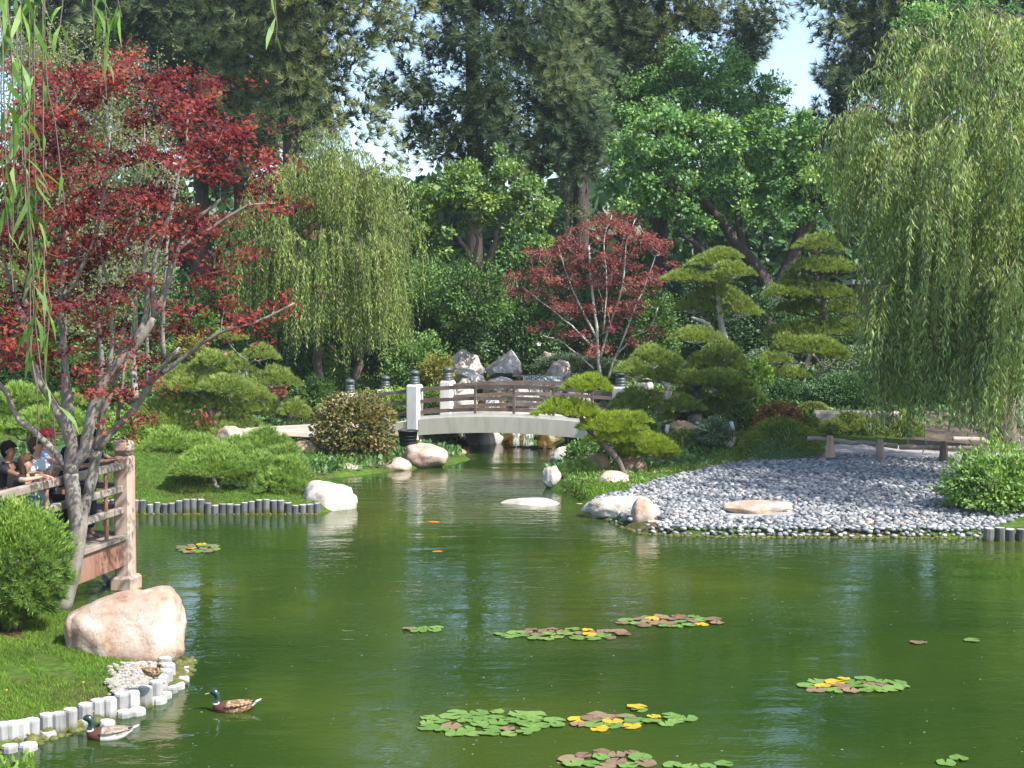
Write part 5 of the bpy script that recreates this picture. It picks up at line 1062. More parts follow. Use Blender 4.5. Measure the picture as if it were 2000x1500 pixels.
def far_maple():
    Y = 46; mb, tb = MB(), MB(); nodes, rad = [], []; R0 = [(1172, 738), (1170, 700)]
    L_ = [((.10, .06), [(1175, 745), (1168, 700), (1165, 640), (1155, 560), (1150, 480)]), ((.07, .02), [(1172, 700), (1190, 640), (1215, 560), (1225, 470), (1240, 430)]), ((.07, .02), [(1188, 740), (1200, 700), (1225, 640), (1255, 570), (1280, 500)]), ((.06, .02), [(1168, 690), (1120, 640), (1070, 600), (1020, 560)]), ((.06, .02), [(1165, 660), (1120, 570), (1090, 480)]), ((.05, .02), [(1200, 700), (1235, 660), (1270, 640), (1285, 600)]), ((.05, .02), [(1160, 720), (1100, 670), (1060, 655)]), ((.05, .02), [(1178, 650), (1185, 560), (1180, 470), (1195, 420)])]
    for (r0, r1), P in L_:
        Q, rr = limb(tb, [D(p[0], p[1], Y + RG.normal() * .15) for p in P], r0 * .62, r1 * .7, 6, .01); nodes += list(Q); rad += list(rr)
    lob = [(1200, 425, 26, 18), (1165, 450, 24, 26), (1110, 480, 30, 24), (1220, 450, 50, 30), (1260, 470, 30, 26), (1290, 480, 20, 20), (1140, 500, 50, 26), (1060, 500, 40, 24), (1200, 510, 60, 30), (1280, 540, 26, 24), (1080, 540, 60, 24), (1020, 540, 36, 14), (1150, 550, 60, 26), (1240, 560, 40, 26), (1040, 575, 50, 14), (1110, 600, 50, 22), (1180, 600, 50, 24), (1240, 600, 36, 20), (1200, 640, 36, 16), (1060, 640, 30, 10), (1120, 655, 40, 12), (1170, 680, 30, 14), (1275, 650, 22, 12), (1250, 670, 30, 10), (1310, 520, 12, 12), (1000, 560, 16, 10), (1130, 445, 16, 14), (1150, 690, 20, 10)]
    C = lobes_pts(lob, Y, 1.3, 22); grow(tb, nodes, rad, C, rend=.007, sag=.14, up_pen=.7, k=3, rmax=.03, gain=.012)
    maple_leaves(mb, C, 30, .26, .070, .6, .5, .18)
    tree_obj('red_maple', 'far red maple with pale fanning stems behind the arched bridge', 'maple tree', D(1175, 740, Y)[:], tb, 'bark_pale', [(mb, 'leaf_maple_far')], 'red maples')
far_maple()
# ------------------------------------------------------------------ clipped garden pines
niwaki('leaning garden pine with bright yellow green cushions before the arched bridge', (1222, 925),
       [((.085, .05), [(1225, 932), (1195, 885), (1160, 850), (1138, 825), (1131, 795)]), ((.04, .02), [(1180, 868), (1190, 850), (1205, 840)]), ((.035, .015), [(1134, 810), (1140, 790), (1150, 770)])],
       [(1150, 750, 86, 32, 0), (1110, 797, 116, 34, 0), (1190, 826, 120, 36, .2), (1235, 818, 60, 24, .3), (1200, 850, 100, 30, .2)], 33.2, 'needle_bright', 'bark_brown', nmul=1.5, tint0=.52)
niwaki('low spreading yellow green pine right of the leaning pine trunk', (1245, 905), [((.05, .03), [(1240, 915), (1252, 896), (1262, 885)])], [(1262, 868, 112, 40, 0), (1225, 880, 60, 26, .2), (1300, 884, 44, 22, .2)], 34.0, 'needle_bright', nmul=1.4)
niwaki('low yellow green pine shrub at the inlet edge before the brown boulders', (1130, 935), [((.04, .02), [(1150, 938), (1140, 925), (1130, 918)])], [(1130, 918, 90, 34, 0), (1105, 928, 50, 22, 0)], 33.6, 'needle_green', nmul=1.2, tint0=.6)
niwaki('garden pine with kinked pale trunk right of the bridge end post', (1285, 830),
       [((.14, .10), [(1280, 838), (1290, 805), (1297, 785)]), ((.10, .05), [(1297, 785), (1306, 765), (1303, 752), (1292, 742)]), ((.04, .02), [(1300, 785), (1325, 795), (1345, 805)])],
       [(1275, 700, 106, 42), (1235, 720, 60, 30), (1300, 735, 90, 28), (1250, 780, 110, 42), (1225, 795, 60, 30), (1350, 740, 70, 26), (1245, 722, 50, 20), (1215, 790, 50, 24), (1330, 790, 80, 30), (1270, 810, 90, 26)], 38, 'needle_garden', 'bark_pale', nmul=1.3)
niwaki('garden pine with slim dark trunk and fluffy cushions right of the kinked pine', (1405, 830),
       [((.08, .04), [(1400, 838), (1408, 790), (1410, 750), (1402, 715)]), ((.03, .015), [(1403, 728), (1385, 718), (1370, 712)])],
       [(1405, 690, 84, 40), (1370, 708, 64, 28), (1440, 715, 50, 26), (1400, 740, 110, 34), (1350, 775, 90, 34), (1440, 765, 90, 40), (1390, 795, 110, 40), (1440, 800, 60, 30), (1350, 805, 60, 24)], 38.8, 'needle_garden', 'bark_brown', nmul=1.25, tint0=.42)
niwaki('tall garden pine with twin pale stems right of the far red maple', (1405, 665),
       [((.11, .07), [(1418, 680), (1410, 640), (1405, 595), (1402, 580)]), ((.09, .05), [(1390, 680), (1386, 640), (1375, 628), (1350, 620)]), ((.05, .03), [(1402, 590), (1398, 560), (1390, 530), (1395, 515)]), ((.04, .02), [(1390, 560), (1370, 552), (1350, 550)])],
       [(1412, 497, 70, 22), (1385, 510, 80, 28), (1340, 540, 90, 26), (1430, 528, 76, 32), (1400, 570, 90, 28), (1355, 595, 76, 34), (1435, 585, 60, 30), (1450, 605, 70, 26), (1360, 655, 100, 32), (1385, 545, 90, 20)], 45, 'needle_garden', 'bark_pale', nmul=1.1, tint0=.5)
niwaki('tall tiered garden pine left of the right willow, seen against the pale building', (1610, 680),
       [((.12, .04), [(1615, 700), (1612, 620), (1605, 560), (1600, 480)])],
       [(1600, 476, 90, 36), (1600, 520, 110, 34), (1555, 545, 60, 24), (1640, 520, 60, 30), (1540, 568, 90, 30), (1610, 570, 110, 30), (1565, 600, 90, 30), (1650, 600, 80, 30), (1540, 650, 100, 40), (1600, 640, 110, 36), (1660, 640, 60, 30)], 45.5, 'needle_garden', 'bark_brown', nmul=1.05, tint0=.42)
niwaki('garden pine with straight grey trunk and flat shaded cushions above the clipped hedge', (1568, 745),
       [((.10, .06), [(1566, 760), (1572, 720), (1582, 690)]), ((.06, .03), [(1606, 718), (1595, 700), (1585, 690)]), ((.03, .015), [(1575, 710), (1545, 708), (1520, 706)])],
       [(1585, 676, 130, 36), (1540, 668, 60, 26), (1510, 700, 60, 20), (1630, 690, 60, 30), (1500, 738, 90, 32), (1545, 730, 60, 22)], 43, 'needle_garden', 'bark_grey', nmul=1.1, tint0=.40)
# left group
niwaki('garden pine with two flat grey green cushions below the left willow', (500, 790),
       [((.07, .03), [(485, 800), (490, 760), (480, 720), (500, 700)]), ((.04, .02), [(490, 755), (510, 752), (530, 750)])],
       [(510, 690, 72, 30), (535, 738, 104, 38), (470, 715, 50, 26), (445, 655, 60, 26), (440, 700, 50, 24)], 41.5, 'needle_garden', 'bark_grey', nmul=1.1, tint0=.5)
niwaki('wide layered garden pine in the middle of the left bank', (420, 850),
       [((.10, .05), [(430, 862), (420, 820), (400, 780), (390, 740)]), ((.05, .02), [(420, 820), (450, 800), (480, 780)])],
       [(390, 722, 70, 30), (370, 748, 120, 34), (440, 752, 100, 36), (340, 785, 100, 40), (410, 785, 110, 34), (470, 790, 90, 40), (330, 820, 100, 40), (395, 825, 90, 36), (460, 822, 90, 30), (350, 730, 60, 30), (300, 800, 60, 30), (415, 700, 60, 26), (500, 770, 60, 30), (380, 850, 100, 36), (320, 850, 80, 34), (440, 845, 70, 30)], 37.5, 'needle_garden', 'bark_grey', nmul=1.25, tint0=.52)
niwaki('small garden pine behind the path on the left, beside the russet bush', (560, 825), [((.05, .03), [(560, 835), (565, 810), (568, 800)])], [(540, 800, 70, 30), (575, 798, 60, 34), (590, 815, 40, 20)], 41.8, 'needle_garden', nmul=1.2, tint0=.5)
niwaki('low green garden pine with a creeping pale trunk above the dark stakes', (450, 965),
       [((.07, .05), [(430, 966), (455, 962), (490, 958), (505, 952)]), ((.05, .03), [(440, 962), (425, 950), (415, 930)]), ((.04, .02), [(500, 955), (530, 945), (545, 935)])],
       [(415, 905, 150, 54, 0), (560, 915, 80, 40, .1), (470, 935, 60, 30, 0), (545, 942, 96, 44, -.1), (510, 905, 80, 34, .3), (375, 905, 60, 30, .2)], 30.3, 'needle_green', 'bark_pale', nmul=1.5, tint0=.5)
niwaki('round topped green garden pine left of the russet bush', (510, 920), [((.06, .04), [(505, 925), (512, 905), (515, 890)])], [(515, 862, 110, 44), (470, 870, 80, 34), (480, 888, 70, 30), (550, 890, 80, 36), (520, 900, 110, 30)], 33.5, 'needle_green', 'bark_grey', nmul=1.4, tint0=.46)
niwaki('low green garden pine on the mossy mound right of the tall bridge post', (320, 920), [((.05, .03), [(330, 928), (318, 915), (310, 905)])], [(300, 885, 100, 44), (335, 860, 100, 40), (420, 880, 90, 36), (345, 870, 90, 36), (390, 868, 70, 34), (290, 915, 50, 24)], 32.8, 'needle_green', 'bark_grey', nmul=1.4, tint0=.55)
niwaki('bright green garden pine behind the children, at the left edge', (60, 860), [((.07, .04), [(60, 880), (55, 840), (50, 800)])], [(40, 770, 90, 36), (20, 800, 90, 40), (80, 820, 100, 44), (140, 820, 70, 36), (30, 835, 100, 30), (130, 780, 60, 30), (170, 845, 60, 26)], 31, 'needle_green', 'bark_brown', nmul=1.3, tint0=.62)

# ------------------------------------------------------------------ shrubs
B = bush
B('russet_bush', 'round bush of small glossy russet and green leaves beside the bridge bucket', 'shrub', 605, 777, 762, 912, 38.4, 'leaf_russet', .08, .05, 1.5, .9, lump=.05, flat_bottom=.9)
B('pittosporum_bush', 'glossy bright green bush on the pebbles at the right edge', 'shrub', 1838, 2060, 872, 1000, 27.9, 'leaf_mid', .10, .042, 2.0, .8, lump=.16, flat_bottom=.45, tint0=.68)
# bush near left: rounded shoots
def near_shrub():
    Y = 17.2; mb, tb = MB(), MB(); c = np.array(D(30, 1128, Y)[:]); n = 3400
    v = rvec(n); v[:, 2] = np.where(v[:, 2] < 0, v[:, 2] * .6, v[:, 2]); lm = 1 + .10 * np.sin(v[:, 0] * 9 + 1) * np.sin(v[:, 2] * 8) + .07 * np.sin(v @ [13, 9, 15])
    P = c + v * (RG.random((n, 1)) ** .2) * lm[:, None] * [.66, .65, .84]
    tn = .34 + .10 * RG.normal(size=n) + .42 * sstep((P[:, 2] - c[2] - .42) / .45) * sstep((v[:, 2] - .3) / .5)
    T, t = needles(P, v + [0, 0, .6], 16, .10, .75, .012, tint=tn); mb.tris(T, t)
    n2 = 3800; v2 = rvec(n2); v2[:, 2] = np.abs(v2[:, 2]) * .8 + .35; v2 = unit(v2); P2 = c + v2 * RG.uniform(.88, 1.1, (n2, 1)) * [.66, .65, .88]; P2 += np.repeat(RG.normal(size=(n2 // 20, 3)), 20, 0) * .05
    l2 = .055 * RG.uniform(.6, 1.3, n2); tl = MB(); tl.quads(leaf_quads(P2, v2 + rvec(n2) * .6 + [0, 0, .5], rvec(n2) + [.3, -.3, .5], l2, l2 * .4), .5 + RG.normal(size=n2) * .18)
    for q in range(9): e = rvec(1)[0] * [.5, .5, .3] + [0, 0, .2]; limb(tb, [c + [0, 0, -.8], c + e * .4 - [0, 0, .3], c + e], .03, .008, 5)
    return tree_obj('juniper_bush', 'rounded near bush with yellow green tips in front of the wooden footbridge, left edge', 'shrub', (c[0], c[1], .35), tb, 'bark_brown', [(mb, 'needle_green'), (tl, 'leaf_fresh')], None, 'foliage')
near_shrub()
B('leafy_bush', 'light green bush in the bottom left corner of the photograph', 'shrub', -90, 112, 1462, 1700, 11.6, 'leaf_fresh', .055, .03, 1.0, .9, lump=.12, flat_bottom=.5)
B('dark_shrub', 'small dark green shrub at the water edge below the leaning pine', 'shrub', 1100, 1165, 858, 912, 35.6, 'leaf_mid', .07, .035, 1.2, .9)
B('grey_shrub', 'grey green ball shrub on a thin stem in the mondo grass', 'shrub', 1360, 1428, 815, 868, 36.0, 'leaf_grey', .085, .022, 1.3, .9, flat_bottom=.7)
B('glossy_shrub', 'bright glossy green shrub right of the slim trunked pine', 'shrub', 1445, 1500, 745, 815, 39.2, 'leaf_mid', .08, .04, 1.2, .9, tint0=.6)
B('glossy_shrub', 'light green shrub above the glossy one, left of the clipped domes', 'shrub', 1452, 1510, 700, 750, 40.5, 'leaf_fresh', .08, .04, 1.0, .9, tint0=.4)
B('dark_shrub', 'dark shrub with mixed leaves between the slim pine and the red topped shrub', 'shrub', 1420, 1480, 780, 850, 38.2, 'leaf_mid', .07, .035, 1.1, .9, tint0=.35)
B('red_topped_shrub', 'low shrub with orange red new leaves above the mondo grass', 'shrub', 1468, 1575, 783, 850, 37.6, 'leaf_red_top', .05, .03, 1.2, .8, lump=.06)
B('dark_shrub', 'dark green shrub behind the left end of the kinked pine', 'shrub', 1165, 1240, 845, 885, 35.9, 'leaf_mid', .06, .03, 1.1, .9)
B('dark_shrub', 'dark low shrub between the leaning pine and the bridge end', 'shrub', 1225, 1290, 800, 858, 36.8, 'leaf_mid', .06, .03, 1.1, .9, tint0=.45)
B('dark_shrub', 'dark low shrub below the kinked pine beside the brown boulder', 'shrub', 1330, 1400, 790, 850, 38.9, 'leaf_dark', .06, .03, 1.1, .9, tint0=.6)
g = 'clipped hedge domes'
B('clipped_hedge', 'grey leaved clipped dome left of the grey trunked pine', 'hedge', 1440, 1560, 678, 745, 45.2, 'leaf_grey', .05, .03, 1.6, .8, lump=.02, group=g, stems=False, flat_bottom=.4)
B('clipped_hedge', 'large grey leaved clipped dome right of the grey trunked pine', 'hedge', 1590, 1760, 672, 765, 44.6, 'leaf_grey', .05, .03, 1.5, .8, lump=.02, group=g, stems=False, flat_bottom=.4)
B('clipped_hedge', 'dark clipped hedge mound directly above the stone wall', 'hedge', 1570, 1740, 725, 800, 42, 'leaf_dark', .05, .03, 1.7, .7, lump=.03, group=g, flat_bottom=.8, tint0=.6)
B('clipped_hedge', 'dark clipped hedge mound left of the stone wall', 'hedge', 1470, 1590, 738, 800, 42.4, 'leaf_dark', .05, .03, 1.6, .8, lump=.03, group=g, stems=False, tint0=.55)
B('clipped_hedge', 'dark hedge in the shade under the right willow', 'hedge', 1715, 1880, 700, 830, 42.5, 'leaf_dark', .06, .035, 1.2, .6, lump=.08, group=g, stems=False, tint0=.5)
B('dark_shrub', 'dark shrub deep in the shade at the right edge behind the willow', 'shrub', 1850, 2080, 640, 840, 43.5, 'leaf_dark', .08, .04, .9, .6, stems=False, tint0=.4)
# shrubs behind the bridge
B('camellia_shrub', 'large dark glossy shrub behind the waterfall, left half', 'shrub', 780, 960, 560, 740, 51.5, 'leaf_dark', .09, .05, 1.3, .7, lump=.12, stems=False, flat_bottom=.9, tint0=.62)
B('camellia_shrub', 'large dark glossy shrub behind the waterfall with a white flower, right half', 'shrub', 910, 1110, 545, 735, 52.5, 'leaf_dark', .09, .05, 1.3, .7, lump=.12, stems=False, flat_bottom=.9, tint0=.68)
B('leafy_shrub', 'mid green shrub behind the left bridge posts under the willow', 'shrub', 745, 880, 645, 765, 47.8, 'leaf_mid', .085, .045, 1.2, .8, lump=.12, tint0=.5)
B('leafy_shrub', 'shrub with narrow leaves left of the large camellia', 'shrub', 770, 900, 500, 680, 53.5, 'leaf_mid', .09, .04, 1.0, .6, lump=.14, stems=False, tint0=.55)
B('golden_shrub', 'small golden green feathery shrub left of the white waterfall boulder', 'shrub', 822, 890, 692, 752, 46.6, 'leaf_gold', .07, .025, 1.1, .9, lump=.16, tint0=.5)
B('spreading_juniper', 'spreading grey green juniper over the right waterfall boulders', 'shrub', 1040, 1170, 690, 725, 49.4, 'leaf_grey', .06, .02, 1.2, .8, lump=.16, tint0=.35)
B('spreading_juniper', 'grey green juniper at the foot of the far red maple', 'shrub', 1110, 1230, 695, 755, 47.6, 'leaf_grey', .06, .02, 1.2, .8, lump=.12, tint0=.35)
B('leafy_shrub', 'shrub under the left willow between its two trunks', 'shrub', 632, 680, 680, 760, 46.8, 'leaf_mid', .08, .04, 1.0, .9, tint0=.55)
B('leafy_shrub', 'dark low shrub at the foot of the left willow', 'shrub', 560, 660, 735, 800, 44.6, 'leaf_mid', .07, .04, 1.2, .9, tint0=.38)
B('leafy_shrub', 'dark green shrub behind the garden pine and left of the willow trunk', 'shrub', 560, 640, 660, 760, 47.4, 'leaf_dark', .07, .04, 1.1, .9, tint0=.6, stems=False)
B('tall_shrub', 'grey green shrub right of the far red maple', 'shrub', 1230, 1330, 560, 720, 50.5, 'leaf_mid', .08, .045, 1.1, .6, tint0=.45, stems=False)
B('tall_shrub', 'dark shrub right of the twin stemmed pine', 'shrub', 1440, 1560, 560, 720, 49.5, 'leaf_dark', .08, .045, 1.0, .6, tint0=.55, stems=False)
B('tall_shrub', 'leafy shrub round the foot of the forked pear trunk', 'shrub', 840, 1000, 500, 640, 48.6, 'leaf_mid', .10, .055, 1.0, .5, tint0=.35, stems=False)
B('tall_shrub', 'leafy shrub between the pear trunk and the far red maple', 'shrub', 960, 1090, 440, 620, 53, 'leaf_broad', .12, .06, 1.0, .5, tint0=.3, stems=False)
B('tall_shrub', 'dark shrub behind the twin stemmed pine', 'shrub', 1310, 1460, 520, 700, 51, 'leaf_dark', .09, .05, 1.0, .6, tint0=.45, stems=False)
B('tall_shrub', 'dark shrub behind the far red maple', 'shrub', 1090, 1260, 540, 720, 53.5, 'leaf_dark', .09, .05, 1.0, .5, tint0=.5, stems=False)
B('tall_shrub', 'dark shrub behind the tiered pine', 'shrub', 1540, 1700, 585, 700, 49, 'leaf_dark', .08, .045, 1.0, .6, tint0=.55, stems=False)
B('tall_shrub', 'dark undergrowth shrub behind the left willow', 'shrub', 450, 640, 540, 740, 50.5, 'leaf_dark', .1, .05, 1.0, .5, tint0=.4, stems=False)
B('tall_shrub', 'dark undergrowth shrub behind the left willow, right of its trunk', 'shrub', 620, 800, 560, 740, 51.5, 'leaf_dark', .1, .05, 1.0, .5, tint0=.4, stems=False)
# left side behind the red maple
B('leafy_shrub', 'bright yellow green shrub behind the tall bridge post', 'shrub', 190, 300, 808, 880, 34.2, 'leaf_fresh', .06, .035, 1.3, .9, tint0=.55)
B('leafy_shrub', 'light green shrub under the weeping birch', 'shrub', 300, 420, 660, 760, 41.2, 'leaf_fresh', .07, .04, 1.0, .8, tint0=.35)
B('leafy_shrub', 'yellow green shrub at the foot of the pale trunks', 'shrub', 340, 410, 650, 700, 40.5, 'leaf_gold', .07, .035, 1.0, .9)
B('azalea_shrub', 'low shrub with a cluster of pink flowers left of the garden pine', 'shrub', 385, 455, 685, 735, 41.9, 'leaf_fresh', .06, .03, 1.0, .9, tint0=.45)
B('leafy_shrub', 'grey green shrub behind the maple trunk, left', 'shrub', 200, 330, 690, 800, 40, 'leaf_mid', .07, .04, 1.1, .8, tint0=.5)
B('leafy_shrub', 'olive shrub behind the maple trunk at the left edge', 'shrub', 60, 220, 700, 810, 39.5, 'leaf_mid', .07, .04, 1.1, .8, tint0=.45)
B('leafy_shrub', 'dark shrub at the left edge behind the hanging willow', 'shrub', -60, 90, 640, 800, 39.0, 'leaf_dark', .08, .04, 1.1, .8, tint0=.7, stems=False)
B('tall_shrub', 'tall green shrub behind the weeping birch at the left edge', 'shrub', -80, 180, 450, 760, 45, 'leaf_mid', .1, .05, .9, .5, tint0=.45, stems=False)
B('tall_shrub', 'tall dark shrub behind the birch trunks', 'shrub', 160, 380, 480, 770, 45.5, 'leaf_dark', .1, .05, .9, .5, tint0=.7, stems=False)
B('tall_shrub', 'tall green shrub between the birch and the left willow', 'shrub', 330, 480, 540, 730, 46, 'leaf_mid', .09, .05, 1., .6, tint0=.4, stems=False)
B('glossy_shrub', 'small bright glossy shrub left of the left willow', 'shrub', 375, 430, 605, 650, 43.5, 'leaf_fresh', .09, .05, .9, .8, tint0=.35)
# big-leaved perennials by the bridge
def perennials(label, x0, x1, y0, y1, Y, n, mat='leaf_fresh', L=.35, W=.05, name='strap_leaf_plant'):
    mb = MB(); c = D((x0 + x1) / 2, y1, Y); s = S(Y); P = np.stack([RG.uniform(x0, x1, n), RG.uniform(y0 + (y1 - y0) * .35, y1, n)], -1)
    C = np.array([D(p[0], p[1], Y + RG.uniform(-.5, .5))[:] for p in P]); d = rvec(n); d[:, 2] = np.abs(d[:, 2]) * .8 + .25; d = unit(d); l = L * RG.uniform(.5, 1.2, n)
    Sd = unit(np.cross(d, rvec(n))); w2 = (W * .5) * np.ones((n, 1)); m1 = C + d * l[:, None] * .5; d2 = d.copy(); d2[:, 2] -= .9; e = m1 + unit(d2) * l[:, None] * .5; t = RG.normal(size=n) * .16 + .55
    mb.quads(np.stack([C - Sd * w2 * .5, C + Sd * w2 * .5, m1 + Sd * w2, m1 - Sd * w2], 1), t); mb.tris(np.stack([m1 - Sd * w2, m1 + Sd * w2, e], 1), t)
    th = thing(name, label, 'plant', c, None); link('foliage', mb.mesh('foliage', M[mat], off=c[:]), th)
perennials('broad strap leaved plants between the two left bridge posts at the back', 750, 880, 738, 805, 45.0, 1000)
perennials('light green strap leaved plants left of the back bridge posts', 690, 760, 745, 805, 44.8, 600)
perennials('light green strap leaved plants behind the russet bush, left', 620, 690, 775, 830, 42.4, 400)
perennials('dark strap leaved plants seen through the rails left of the second post', 820, 880, 790, 830, 44.9, 300, 'leaf_mid')
perennials('yellow leaved fern by the base of the kinked pine', 1235, 1290, 690, 740, 41, 250, 'leaf_fresh')

# mondo grass mounds
def mound(label, x0, x1, y0, y1, Y, n=None, mat='blade_grass', L=.30, tint0=.5, depth=.8, name='mondo_grass'):
    s = S(Y); a = (x1 - x0) / 2 / s; h = (y1 - y0) / s; b = a * depth; base = D((x0 + x1) / 2, y1, Y); n = n or int(2600 * a * b + 500)
    u = RG.random(n) ** .5; th = RG.uniform(0, 6.283, n); lm = 1 + .1 * np.sin(4 * th) ; X = np.stack([u * np.cos(th) * a * lm, u * np.sin(th) * b * lm, (1 - u ** 2) ** .7 * (h - L * .45) * RG.uniform(.75, 1, n)], -1)
    d = np.stack([np.cos(th) * u, np.sin(th) * u, 1.1 - .6 * u], -1) + rvec(n) * .45; d = unit(d); l = L * RG.uniform(.6, 1.2, n)[:, None]; Sd = unit(np.cross(d, rvec(n))) * .0085
    m1 = X + d * l * .5; d2 = d.copy(); d2[:, 2] -= 1.1; d2[:, :2] += .4 * np.stack([np.cos(th), np.sin(th)], -1); e = m1 + unit(d2) * l * .55; t = tint0 + RG.normal(size=n) * .18
    mb = MB(); mb.quads(np.stack([X - Sd, X + Sd, m1 + Sd, m1 - Sd], 1), t); mb.tris(np.stack([m1 - Sd, m1 + Sd, e], 1), t + .1)
    dm = MB(); dm.lathe([(a * .9, -.1), (a * .8, h * .35), (a * .45, h * .65), (0.01, h * .75)], k=14); V = dm.v[0]; dm.v[0] = V * [1, depth, 1]
    t_ = thing(name, label, 'grass plant', base, 'mondo grass mounds'); link('blades', mb.mesh('blades', M[mat]), t_); link('base_clump', dm.mesh('base_clump', M['leaf_dark'], True), t_)
mound('largest mondo grass mound, left end of the log fence', 1445, 1605, 810, 890, 35.6)
mound('mondo grass mound left of the grey green ball shrub', 1300, 1370, 832, 882, 36.4, tint0=.45)
mound('dark mondo grass mound just right of the grey garden spotlight', 1425, 1475, 838, 882, 36.3, tint0=.4)
mound('small mondo grass tuft below the slab of the stone wall, left', 1600, 1648, 818, 845, 38.3, tint0=.6)
mound('mondo grass mound right of the stone wall start', 1628, 1690, 800, 842, 38.6)
mound('mondo grass mound in the middle of the bank above the right path', 1665, 1722, 812, 848, 38.2, tint0=.45)
mound('tall mondo grass mound above the right path beside the willow fronds', 1700, 1770, 785, 835, 39.4, tint0=.5)
mound('mondo grass mound hanging over the curb under the willow fronds', 1742, 1800, 812, 860, 37.9, tint0=.4)
mound('small mondo grass mound on top of the stone wall behind the red topped shrub', 1565, 1610, 783, 805, 40.2, tint0=.5)
mound('mondo grass mound right of the red topped shrub', 1560, 1600, 805, 850, 37.5, tint0=.4)
# grass fringe along the top of the pebbles
def fringe(label, pts, Y0, n, L=.22, mat='blade_grass', wd=.5, name='grass_edging', tint0=.75):
    P = np.array([G(x, y, z)[:] for x, y, z in pts]); seg = np.linalg.norm(np.diff(P, axis=0), axis=1); s = np.concatenate([[0], np.cumsum(seg)]); t = RG.uniform(0, s[-1], n)
    Q = np.stack([np.interp(t, s, P[:, i]) for i in range(3)], -1) + RG.normal(size=(n, 3)) * [wd * .3, wd * .5, 0]; Q[:, 2] = hgt(Q[:, 0], Q[:, 1]); d = rvec(n); d[:, 2] = np.abs(d[:, 2]) + .7; d[:, 1] -= .3; d = unit(d); l = L * RG.uniform(.5, 1.2, n)[:, None]; Sd = unit(np.cross(d, rvec(n))) * .009
    m1 = Q + d * l * .5; d2 = d.copy(); d2[:, 2] -= 1.2; e = m1 + unit(d2) * l * .5; tt = tint0 + RG.normal(size=n) * .2; mb = MB(); mb.quads(np.stack([Q - Sd, Q + Sd, m1 + Sd, m1 - Sd], 1), tt); mb.tris(np.stack([m1 - Sd, m1 + Sd, e], 1), tt)
    o = link(name, mb.mesh(name, M[mat], off=P[0]), loc=P[0], kind='stuff'); tag(o, label, 'grass')
fringe('yellowish grass edging along the top of the grey pebbles', [(1260, 908, .5), (1330, 900, .5), (1400, 890, .55), (1480, 884, .55), (1600, 882, .58)], 34, 5000)
fringe('low green ground cover at the foot of the leaning pine', [(1085, 950, .25), (1120, 945, .3), (1170, 940, .4), (1240, 922, .45), (1290, 912, .45)], 33, 5000, .12, 'blade_lawn', .9, 'ground_cover', .35)

# lawns and low cover
def scatter_cover(name, label, x0, x1, y0, y1, dens, L, W, mat, cond=None, tint0=.5, up=1.0, shape='blade'):
    n = int((x1 - x0) * (y1 - y0) * dens); x = RG.uniform(x0, x1, n); y = RG.uniform(y0, y1, n); pdx = pond_dist(x, y); k = pdx > (.34 if name == 'lawn' else .15)
    k &= ~inpoly(BEACH, x, y)
    if cond is not None: k &= cond(x, y)
    x, y = x[k], y[k]; z = hgt(x, y); n = len(x); C = np.stack([x, y, z], -1); d = rvec(n); d[:, 2] = np.abs(d[:, 2]) * .6 + up; d = unit(d); l = L * RG.uniform(.5, 1.2, n)
    pt = .5 + .3 * np.sin(x * 2.1 + 3 * np.sin(y * 1.3)) * np.sin(y * 2.7 + 1) ; t = tint0 + .3 * (pt - .5) + RG.normal(size=n) * .14; mb = MB()
    if shape == 'blade': Sd = unit(np.cross(d, rvec(n))) * W / 2; mb.tris(np.stack([C - Sd, C + Sd, C + d * l[:, None]], 1), t)
    else: mb.quads(leaf_quads(C + RG.uniform(0, .1, (n, 1)) * [0, 0, 1], d, rvec(n) + [0, 0, 1], l, l * W / L), t)
    c = (x.mean(), y.mean(), float(z.mean())); o = link(name, mb.mesh(name, M[mat], off=c), loc=c, kind='stuff'); tag(o, label, 'grass')
bare = lambda x, y: (np.sin(x * 3.1 + 1.7) * np.sin(y * 2.3 + .4) + .35 * np.sin(x * 9 + y * 7) < .62)
scatter_cover('lawn', 'short green lawn with a few bare patches on the near left bank', -8.2, -3.8, 13.0, 19.0, 2600, .055, .009, 'blade_lawn', bare, .42)
scatter_cover('ground_cover', 'bright green mossy ground cover on the mound above the dark stakes', -13, -3.0, 29.2, 35.5, 650, .06, .016, 'blade_lawn', None, .35)
nopath = lambda x, y: ~(((x > 5.4) & (y > 33.9) & (y < 38.6)) | ((x < -4) & (y > 36.8) & (y < 42.5)))
scatter_cover('ground_cover', 'dark ivy ground cover on the slopes behind the pond', -17, 19, 34.5, 56, 60, .17, .11, 'leaf_dark', nopath, .7, .6, 'leaf')
scatter_cover('ground_cover', 'low green plants on the right slope and around the inlet', 1.2, 6.5, 32, 38, 420, .08, .04, 'leaf_mid', None, .55, .6, 'leaf')
scatter_cover('ground_cover', 'low green plants round the foot of the russet bush', -6.5, -3.7, 35.6, 41, 300, .07, .035, 'leaf_mid', None, .5, .6, 'leaf')
